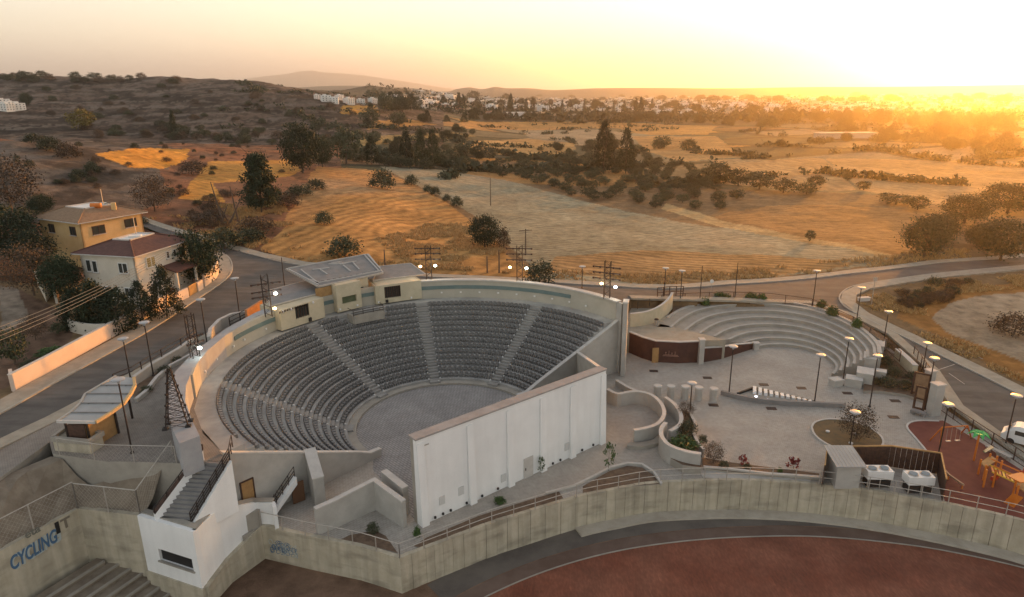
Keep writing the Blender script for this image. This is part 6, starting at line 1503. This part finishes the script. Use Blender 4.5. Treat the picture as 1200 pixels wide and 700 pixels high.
# ------------------------------------------------------------------ houses
WORLDSPACE[0] = True
def house(label, corners, zb_, ze, wallm, roofm, wins, overhang=.7, rise=1.6, cat='house'):
    """corners: left, front, right eave corners; fourth by completion"""
    a, b, c = [Vector((p.x, p.y, 0)) for p in corners]; 
    u_ = (a - b); v_ = (c - b); un, vn_ = u_.normalized(), v_.normalized()
    vn_ = (vn_ - un * vn_.dot(un)).normalized(); Lu, Lv = u_.length - 2 * overhang, v_.length - 2 * overhang
    o = b + un * overhang + vn_ * overhang
    t = thing('house', label, cat, (o.x, o.y, zb_))
    def q(s, r, z): p = o + un * s + vn_ * r; return Vector((p.x, p.y, z))
    cs = [q(0, 0, 0), q(Lu, 0, 0), q(Lu, Lv, 0), q(0, Lv, 0)]
    nmz = ['front_wall', 'side_wall', 'rear_wall', 'side_wall']
    for k in range(4): MB().wall([cs[k], cs[(k + 1) % 4]], zb_ - 1, ze, .25, side=1 if (un.cross(vn_)).z > 0 else -1).build(nmz[k], wallm[k] if isinstance(wallm, list) else wallm, t)
    MB().prism([p[:2] for p in cs], ze - .3, ze - .05).build('ceiling_slab', M['concrete'], t)
    E_ = [q(-overhang, -overhang, ze), q(Lu + overhang, -overhang, ze), q(Lu + overhang, Lv + overhang, ze), q(-overhang, Lv + overhang, ze)]
    inn = 3.0; I_ = [q(inn, inn, ze + rise), q(Lu - inn, inn, ze + rise), q(Lu - inn, Lv - inn, ze + rise), q(inn, Lv - inn, ze + rise)]
    for k in range(4):
        A, B, C, D = E_[k], E_[(k + 1) % 4], I_[(k + 1) % 4], I_[k]
        dn = Vector((0, 0, -.14)); MB().add([A, B, C, D, A + dn, B + dn, C + dn, D + dn], [(0, 1, 2, 3), (7, 6, 5, 4), (0, 4, 5, 1), (1, 5, 6, 2), (2, 6, 7, 3), (3, 7, 4, 0)]).build('roof_slope', roofm, t)
        MB().tube(A + Vector((0, 0, .02)), D + Vector((0, 0, .06)), .10, n=5).build('hip_ridge', roofm, t)
        MB().tube(A + Vector((0, 0, -.1)), B + Vector((0, 0, -.1)), .10, n=4).build('gutter', M['coping'], t)
    MB().prism([p[:2] for p in I_], ze + rise - .5, ze + rise - .02).build('flat_roof', M['white_paint'], t)
    MB().wall(I_ + [I_[0]], ze + rise - .4, ze + rise + .12, .2).build('roof_edge', M['coping'], t)
    for (face, s, z, w_, h, kind) in wins:
        if face == 'u': c_, d, nn = q(s, 0, z), un, -vn_
        else: c_, d, nn = q(0, s, z), vn_, -un
        an = math.atan2(d.y, d.x); fm_ = M['white_paint'] if kind != 'dark' else M['rust_metal']
        f = MB().box(c_ + nn * .03, (w_ + .24, .14, h + .24), an).build('window_frame' if kind != 'door' else 'door_frame', fm_, t)
        sub(MB().box(c_ + nn * .09, (w_, .06, h), an), 'pane', GLOWGLASS if kind == 'lit' else M['glass'], f)
        if w_ > 1: sub(MB().box(c_ + nn * .13, (.09, .06, h), an), 'mullion', fm_, f)
        sub(MB().box(c_ + nn * .12 + Vector((0, 0, -h / 2 - .15)), (w_ + .4, .25, .09), an), 'sill', M['coping'], f)
    return t, q
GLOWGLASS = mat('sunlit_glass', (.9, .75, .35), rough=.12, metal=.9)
h1_, q1_ = house('cream two storey house with dark red hip roof behind the pink garden wall', [at(83, 297, 14.2), at(157, 301, 14.2), at(218, 279, 14.2)], 7.2, 14.2, M['wall_white'], M['tile_dark'],
  [('u', 2.0, 12.3, 1.3, 1.3, 'w'), ('u', 7.6, 12.4, .6, 1.5, 'w'), ('u', 6.6, 12.3, .6, 1.5, 'w'), ('u', 1.6, 8.9, 1.4, 1.1, 'w'), ('u', 5.6, 8.9, 1.2, 1.1, 'w'), ('v', 2.8, 12.6, 1.5, 1.3, 'lit'), ('v', 6.2, 12.8, .45, .9, 'w'), ('v', 9.2, 12.6, .9, 1.3, 'dark'), ('v', 7.6, 12.8, .4, .9, 'w'), ('v', 3.2, 9, 1.4, 1.2, 'w')], rise=1.3)
# porch of the cream house
pq = q1_(-1.4, 6.4, 0); MB().prism([tuple(q1_(0, 4.6, 0)[:2]), tuple(q1_(-2.4, 4.6, 0)[:2]), tuple(q1_(-2.4, 9.0, 0)[:2]), tuple(q1_(0, 9.0, 0)[:2])], [11.3, 10.6, 10.6, 11.3], [11.5, 10.8, 10.8, 11.5]).build('porch_roof', M['tile_dark'], h1_)
for r_ in (4.8, 8.8): MB().box(q1_(-2.2, r_, 8.9), (.3, .3, 3.5)).build('porch_column', M['wall_white'], h1_)
h2_, q2_ = house('yellow two storey house with tan hip roof and solar tank farther up the slope', [at(37, 255, 15.6), at(91, 262, 15.6), at(154, 247, 15.6)], 8.6, 15.6, M['wall_yellow'], M['tile_tan'],
  [('u', 2.2, 14.0, 1.3, 1.2, 'dark'), ('u', 8.0, 14.0, 1.3, 1.2, 'dark'), ('v', 2.8, 13.9, 1.9, 1.2, 'dark'), ('v', 8.4, 14.1, 1.9, 1.2, 'dark')], rise=1.5)
p = q2_(3.6, 4.4, 17.4); MB().tube(p, p + Vector((1.6, .2, 0)), .4, n=10).build('water_tank', M['orange'], h2_); MB().box(p + Vector((.6, 1.4, .1)), (2.2, 1.4, .12), .2).build('solar_panel', M['glass'], h2_)
p = q2_(1.6, 7.0, 17.0); MB().box(p, (.7, .7, 1.2), .4).build('chimney', M['wall_yellow'], h2_); MB().tube(q2_(6, 8, 17), q2_(6, 8, 19.5), .05, n=4).build('aerial', M['galv'], h2_)
p = q1_(4.2, 5.4, 15.6); MB().box(p, (1.6, 1.0, .2), .3).build('skylight', M['white_paint'], h1_); MB().tube(q1_(5.5, 7, 15.5), q1_(5.5, 7, 18), .05, n=4).build('aerial', M['galv'], h1_)
gz = thing('garden_gazebo', 'small white pointed gazebo left of the yellow house', 'gazebo', tuple(at(68, 266, 11)))
c = at(66, 268, 11); 
for s in (-1, 1):
    for k in (-1, 1): MB().tube(c + Vector((1.6 * s, 1.6 * k, -1)), c + Vector((1.6 * s, 1.6 * k, 2)), .07).build('post', M['white_paint'], gz)
MB().add([c + Vector((-2, -2, 1.9)), c + Vector((2, -2, 1.9)), c + Vector((2, 2, 1.9)), c + Vector((-2, 2, 1.9)), c + Vector((0, 0, 3.1))], [(0, 1, 4), (1, 2, 4), (2, 3, 4), (3, 0, 4), (3, 2, 1, 0)]).build('tent_roof', M['white_paint'], gz)
# pink garden wall, gate pieces, curved white wall, porch wall
gw = thing('garden_wall', 'long pale pink garden wall running beside the left road', 'wall', tuple(at(20, 457, 7)))
gpts = [at(a, b, 7) for a, b in [(17, 459), (60, 436), (110, 408), (160, 380), (196, 361)]]
for a, b in zip(gpts[:-1], gpts[1:]): MB().wall([up(a, 0), up(b, 0)], 6.8, 8.75, .3, side=1).build('wall_panel', M['pinkwall'], gw)
MB().wall([up(p, 0) for p in gpts], 8.752, 8.83, .38, side=1).build('coping', M['coping'], gw)
MB().wall([up(gpts[0], 0), up(gpts[0] + Vector((-1.2, 1.6, 0)), 0)], 6.8, 8.75, .3).build('return_wall', M['pinkwall'], gw)
gw2 = thing('garden_wall', 'short pale wall pieces between the driveway gates of the cream house', 'wall', tuple(at(205, 357, 7)))
for (a, b), (c, d), hh2, m_ in [((197, 361), (207, 356), 1.7, 'wall_yellow'), ((209, 355), (222, 349), 1.5, 'pinkwall'), ((233, 343), (239, 339), 1.5, 'pinkwall')]:
    MB().wall([up(at(a, b, 7), 0), up(at(c, d, 7), 0)], 6.8, 7 + hh2, .3, side=1).build('wall_panel', M[m_], gw2)
MB().wall([up(at(223, 348, 7), 0), up(at(232, 343, 7), 0)], 6.8, 8.6, .12, side=1).build('driveway_gate', M['wood'], gw2)
gw3 = thing('garden_wall', 'curved end of the pale garden wall under the big dark tree', 'wall', tuple(at(243, 336, 7)))
q = smooth_pts([up(at(a, b, 7), 0) for a, b in [(241, 337), (249, 331), (255, 325), (257, 318)]], 8); MB().wall(q, 6.8, 8.9, .3, side=1).build('wall_panel', M['pinkwall'], gw3); MB().wall(q, 8.902, 8.98, .38, side=1).build('coping', M['coping'], gw3)
lowwall('curved white wall closing the garden behind the pink wall', [up(p, 0) for p in smooth_pts([at(a, b, 7.2) for a, b in [(82, 383), (84, 388), (96, 391), (112, 393), (130, 392)]], 12)], 8.6, .3, 6.8, m='wall_white', cop=False)
lowwall('small white zigzag wall left of the cream house', [up(at(a, b, 8), 0) for a, b in [(44, 330), (54, 350), (62, 340), (66, 352)]], 9.6, .3, 7, m='wall_white', cop=False)
sg_ = thing('stop_sign', 'small round red road sign beside the driveway gate', 'sign', tuple(at(205, 362, 7)))
p = at(205, 362, 7); MB().tube(p, p + Vector((0, 0, 2.6)), .04).build('post', M['galv'], sg_); MB().tube(p + Vector((0, -.06, 2.6)), p + Vector((.02, -.1, 2.6)), .42, n=12).build('sign_plate', M['red_paint'], sg_)
MB().box(p + Vector((.02, -.12, 2.6)), (.55, .02, .14), 0).build('sign_bar', M['white_paint'], sg_)
# power lines
wr = thing('power_line', 'four sagging power wires crossing the dirt yard at the left', 'cable', tuple(at(0, 388, 12)))
for k in range(4):
    a = at(-60, 404 + 6 * k, 13 - .12 * k); b = at(200, 290 + 2.5 * k, 15.5); mb = MB(); prv = a
    for i in range(1, 13):
        f = i / 12; q = a.lerp(b, f) - Vector((0, 0, 1.6 * 4 * f * (1 - f) * .5)); mb.tube(prv, q, .03, n=3, caps=False); prv = q
    mb.build('wire', mat('wire', (.35, .27, .18), rough=.6), wr)
WORLDSPACE[0] = False
for (a, b, c, lb, T_) in [(575, 241, 210, 'in the middle of the grey field', 0), (616, 297, 268, 'with a cross arm at the bottom of the grey field', 1), (585, 320, 292, 'thin, beside the orange field edge', 0), (452, 322, 292, 'behind the right wing of the control room', 0), (571, 320, 300, 'short, behind the theatre rim', 0)]:
    p = onG(a, b); h = (b - c) / F_PX * p.y * 1.03; t = thing('utility_pole', 'wooden utility pole ' + lb, 'pole', tuple(p)); MB().tube((0, 0, -.3), (0, 0, h), .16, .1, n=6).build('shaft', M['bark'], t)
    if T_: MB().box((0, 0, h * .93), (2.6, .12, .12), .3).build('cross_arm', M['bark'], t)
sg2 = at(833, 345, 3.3); t = thing('road_sign', 'small round sign seen edge on by the far road', 'sign', tuple(sg2)); MB().tube((0, 0, 0), (0, 0, 2.2), .04).build('post', M['galv'], t); MB().tube((0, 0, 2.2), (0, -.05, 2.2), .3, n=10).build('sign_plate', M['white_paint'], t)
sg3 = onG(1021, 358); t = thing('road_sign', 'road sign on a thin post on the inner kerb of the bend', 'sign', tuple(sg3)); MB().tube((0, 0, 0), (0, 0, 4.6), .05).build('post', M['galv'], t); MB().box((0, 0, 4.3), (.6, .05, .6)).build('sign_plate', M['galv'], t)
sk = onG(1012, 353); t = thing('stone_bench', 'pale stone block bench on the inner kerb of the bend', 'bench', tuple(sk)); MB().box((0, 0, .3), (1.8, .7, .5), .2).build('block', M['coping'], t); MB().box((0, 0, .6), (2.0, .8, .1), .2).build('seat', M['coping'], t)

# ------------------------------------------------------------------ the town
tm = [mat('town_white', (.80, .77, .72), (.85, .82, .78), .1, .8), mat('town_cream', (.52, .43, .32), (.58, .49, .38), .1, .8), mat('town_grey', (.38, .35, .31), (.44, .41, .36), .1, .8)]
town_roof = mat('town_roof', (.28, .13, .08), (.34, .17, .10), .2, .9)
def town_mesh(kind, seed):
    g = random.Random(seed); mb = MB(); w_, d, h = g.uniform(10, 16), g.uniform(9, 13), g.choice([3.4, 6.4, 6.4, 9.4])
    mb.box((0, 0, h / 2 - 1), (w_, d, h + 2), m=0)
    if kind == 2:
        mb.add([(-w_ / 2 - .5, -d / 2 - .5, h), (w_ / 2 + .5, -d / 2 - .5, h), (w_ / 2 + .5, d / 2 + .5, h), (-w_ / 2 - .5, d / 2 + .5, h), (-w_ / 4, 0, h + 2), (w_ / 4, 0, h + 2)], [(0, 1, 5, 4), (1, 2, 5), (2, 3, 4, 5), (3, 0, 4), (3, 2, 1, 0)], 1)
    else:
        mb.box((g.uniform(-2, 2), 0, h + .9), (w_ * .35, d * .4, 1.8), m=0); mb.box((0, -d / 2 + .1, h + .2), (w_, .2, .5), m=0)
    for fl_ in range(int(h // 3)):
        for k in range(3):
            x = -w_ / 2 + w_ * (k + .5) / 3; mb.box((x, -d / 2 - .02, 1.7 + 3 * fl_), (1.5, .1, 1.3), m=2); mb.box((w_ / 2 + .02, -d / 2 + d * (k + .5) / 3, 1.7 + 3 * fl_), (.1, 1.3, 1.3), m=2)
        if kind == 0: mb.box((0, -d / 2 - .6, .1 + 3 * fl_), (w_ * .8, 1.2, .15), m=0)
    me = bpy.data.meshes.new('town_house'); me.from_pydata([tuple(v) for v in mb.v], [], mb.f)
    for q in (tm[kind if kind < 2 else seed % 3], town_roof, M['glass']): me.materials.append(q)
    me.polygons.foreach_set('material_index', mb.m); me.update(); return me
TM = [town_mesh(k % 3, k) for k in range(9)]
LAST = [None]
def put_house(a, b, lab, group, sc=1.0, k=None):
    p = onG(a, b); o = bpy.data.objects.new('town_house', TM[vr.randrange(9) if k is None else k]); col.objects.link(o); o.location = p; o.rotation_euler = (0, 0, vr.choice([.3, .5, -.4, 1.2]) + vr.uniform(-.2, .2)); o.scale = (sc,) * 3
    LAST[0] = o
    return tag(o, lab, 'house', group)
hc = 0; HS = []
for _ in range(6000):
    if hc >= 290: break
    a, b = vr.uniform(470, 1195), 0
    b = vr.uniform(113, 139) if a > 560 else vr.uniform(117, 133)
    dens = 1.0 if b < 130 else .35
    if a > 1000: dens *= .6
    if vr.random() > dens: continue
    put_house(a, b, 'x', 'houses in the near streets' if b > 124 else 'houses in the middle of the town', vr.uniform(.55, .95)); HS.append(bpy.data.objects[-1] if False else LAST[0]); hc += 1
HS.sort(key=lambda o: o.location.y)
for k in range(4):
    q_ = len(HS) // 4 + 1; rank(HS[k * q_:(k + 1) * q_], ['pale house in the nearest streets of the town', 'pale house in the second belt of the town', 'pale house in the third belt of the town', 'far hazy house in the deepest streets of the town'][k])
for i, (a, b, s, lb) in enumerate([(382, 119, 1.0, 'white house at the left of the hillside group'), (392, 121, .9, 'second white house of the hillside group'), (398, 117, .8, 'small white house above the hillside group'), (409, 122, 1.0, 'cream house right of the hillside group'), (372, 116, .7, 'tiny pale house above the big hill shoulder'), (423, 122, .9, 'white house by the bright orange patch'), (437, 121, 1.0, 'white block just left of the town cypress'), (455, 120, 1.0, 'pale house below the ridge mast'), (470, 122, 1.1, 'wide pale house at the left start of the town'),
   (8, 130, .55, 'leftmost white house in the dip of the left hill'), (14, 127, .5, 'small white house high in the dip of the left hill'), (22, 129, .5, 'white house right of the dip of the left hill'), (4, 124, .5, 'white house at the top left of the dip')]):
    put_house(a, b, lb, None, s * (.5 if 360 < a < 450 else .9), 0)
fx = thing('factory_hall', 'long low white hall at the near edge of the town', 'building', tuple(onG(603, 139)))
MB().box((0, 0, 3.5), (42, 18, 7)).build('wall', tm[0], fx); MB().box((0, 0, 7.2), (43, 19, .5)).build('roof', M['white_paint'], fx)
for k in range(6): MB().box((-17 + 6.8 * k, -9.05, 3.5), (3, .2, 2.2)).build('window', M['glass'], fx)
fx = thing('factory_hall', 'second long pale hall farther right in the hazy glow', 'building', tuple(onG(990, 162)))
MB().box((0, 0, 2), (44, 14, 4)).build('wall', tm[2], fx); MB().box((0, 0, 4.2), (45, 15, .4)).build('roof', tm[1], fx)
far = MB(); 
def quick(n, a0, a1, f):
    a = [vr.uniform(a0, a1) for _ in range(n)]; P_ = [at(x, f() + (600 - x) * .0087, -2.5) for x in a]
    X = np.array([p.x for p in P_]); Y = np.array([p.y for p in P_]); ok = (Y > 600) & (Y < 5200); X, Y = X[ok], Y[ok]; Z = ht(X, Y)
    return [Vector(q) for q in zip(X, Y, Z)]
for p in quick(5200, 480, 1300, lambda: 110 + 27 * vr.random() ** 1.3):
    s = vr.uniform(.5, 1.05); far.box((p.x, p.y, p.z + 2.2 * s), (12 * s, 10 * s, 6.5 * s), vr.random() * 3, m=vr.randrange(3))
g_ = np.random.RandomState(3); FV = []
for p in quick(3200, 430, 1320, lambda: 110.5 + 36 * vr.random()):
    s = vr.uniform(3, 7); n_ = 16
    c = np.array(p) + g_.normal(size=(n_, 3)) * np.array([s * .55, s * .5, s * .32]) + np.array([0, 0, s * .6]); u = g_.normal(size=(n_, 3)) * s * .22; v = g_.normal(size=(n_, 3)) * s * .22
    FV.append(np.stack([c - u, c + v, c + u, c - v], 1).reshape(-1, 3))
NT = sum(len(q) for q in FV) // 4
# hedgerows on the field margins
HV = []
def clump(p, s, n_, L):
    c = np.array(p) + g_.normal(size=(n_, 3)) * np.array([s * .5, s * .5, s * .28]) + np.array([0, 0, s * .45]); u = g_.normal(size=(n_, 3)) * s * .17; v = g_.normal(size=(n_, 3)) * s * .17
    L.append(np.stack([c - u, c + v, c + u, c - v], 1).reshape(-1, 3))
def leafmass(name, L, mname, label, cat):
    L = np.concatenate(L); me = bpy.data.meshes.new(name); me.from_pydata(L.tolist(), [], [(4 * i, 4 * i + 1, 4 * i + 2, 4 * i + 3) for i in range(len(L) // 4)])
    a_ = me.attributes.new('tone', 'FLOAT', 'FACE'); a_.data.foreach_set('value', g_.rand(len(L) // 4)); me.materials.append(M[mname])
    o = bpy.data.objects.new(name, me); col.objects.link(o); tag(o, label, cat, kind='stuff')
qq = g_.rand(60000, 2); Yq = np.exp(np.log(250) + qq[:, 0] * np.log(950 / 250)); Xq = (qq[:, 1] * 1.5 - .42) * Yq; ui, vi, ed = patch(Xq, Yq)
ok = (ed < .045) & (_tab[(ui * 3 + vi * 5) & 255, (vi + ui * 2) & 255] > .42) & (fbm(Xq / 25, Yq / 25, 2) > -.12); Xq, Yq = Xq[ok][:2600], Yq[ok][:2600]; Zq = ht(Xq, Yq)
for p in zip(Xq, Yq, Zq): clump(p, vr.uniform(1.2, 3.6), 18, HV)
leafmass('hedgerow', HV, 'leaf_olive', 'straggling dark hedgerow scrub along the valley field margins', 'hedge')
# dry grass tufts on the verges
GV = []
def tufts(poly, n, h):
    xs = [p[0] for p in poly]; ys = [p[1] for p in poly]; X = g_.uniform(min(xs), max(xs), n * 4); Y = g_.uniform(min(ys), max(ys), n * 4); k = inpoly(X, Y, poly) & (fbm(X / 5, Y / 5, 2) > -.05); X, Y = X[k][:n], Y[k][:n]; Z = ht(X, Y)
    for rp in ROADPOLY: k = ~inpoly(X, Y, rp); X, Y, Z = X[k], Y[k], Z[k]
    for _ in range(5):
        m_ = len(X); b = np.stack([X + g_.normal(size=m_) * .12, Y + g_.normal(size=m_) * .12, Z - .03], 1); hh = h * g_.uniform(.5, 1.2, m_); lean = g_.normal(size=(m_, 2)) * .2; a = g_.uniform(0, 6.28, m_); d = np.stack([np.cos(a), np.sin(a), a * 0], 1) * .05
        t = b + np.stack([lean[:, 0], lean[:, 1], hh], 1); GV.append(np.stack([b - d * 1.6, b + d * 1.6, t + d * .5, t - d * .5], 1).reshape(-1, 3))
V_ = [Vector((p[0], p[1], 0)) for p in st_far]
tufts([tuple(p[:2]) for p in strip(offs(V_, 2.2), offs(V_, 9))], 5200, .55)
V_ = [Vector((p[0], p[1], 0)) for p in loop_in]
tufts([tuple(onG(*p)[:2]) for p in [(1000, 352), (1060, 338), (1200, 322), (1300, 330), (1200, 338), (1120, 345), (1080, 362), (1110, 392), (1180, 420), (1220, 445), (1200, 450), (1110, 410), (1050, 380)]], 3600, .4)
tufts([tuple(onG(*p)[:2]) for p in [(500, 325), (440, 280), (500, 262), (560, 262), (600, 300), (640, 330)]], 3200, .4)
tufts([tuple(onG(*p)[:2]) for p in [(300, 290), (230, 270), (250, 240), (330, 235), (345, 262), (330, 300)]], 3000, .5)
leafmass('dry_grass', GV, 'leaf_straw', 'golden dry grass tufts along the verges and field corners', 'grass')
FV = np.concatenate(FV); me = bpy.data.meshes.new('town_trees'); me.from_pydata(FV.tolist(), [], [(4 * i, 4 * i + 1, 4 * i + 2, 4 * i + 3) for i in range(len(FV) // 4)])
a_ = me.attributes.new('tone', 'FLOAT', 'FACE'); a_.data.foreach_set('value', g_.rand(len(FV) // 4)); me.materials.append(M['leaf_dark'])
o = bpy.data.objects.new('town_trees', me); col.objects.link(o); tag(o, 'far dark tree crowns filling the gaps between the town houses', 'trees', kind='stuff')
o = far.build('town_blocks', tm); tag(o, 'hazy mass of tiny pale blocks where the town meets the horizon', 'houses', kind='stuff')
WORLDSPACE[0] = True

# ------------------------------------------------------------------ the air
hz = MB(); hz.box((0, 6900, 195), (22000, 14000, 410))
hm = bpy.data.materials.new('haze'); hm.use_nodes = True; n = hm.node_tree.nodes; n.clear()
ho = n.new('ShaderNodeOutputMaterial'); hv = n.new('ShaderNodeVolumePrincipled')
hv.inputs['Color'].default_value = (.96, .89, .81, 1); hv.inputs['Density'].default_value = HAZE; hv.inputs['Anisotropy'].default_value = .84
hm.node_tree.links.new(hv.outputs[0], ho.inputs['Volume'])
tag(hz.build('haze', hm), kind='stuff')
scn.cycles.volume_bounces = 0
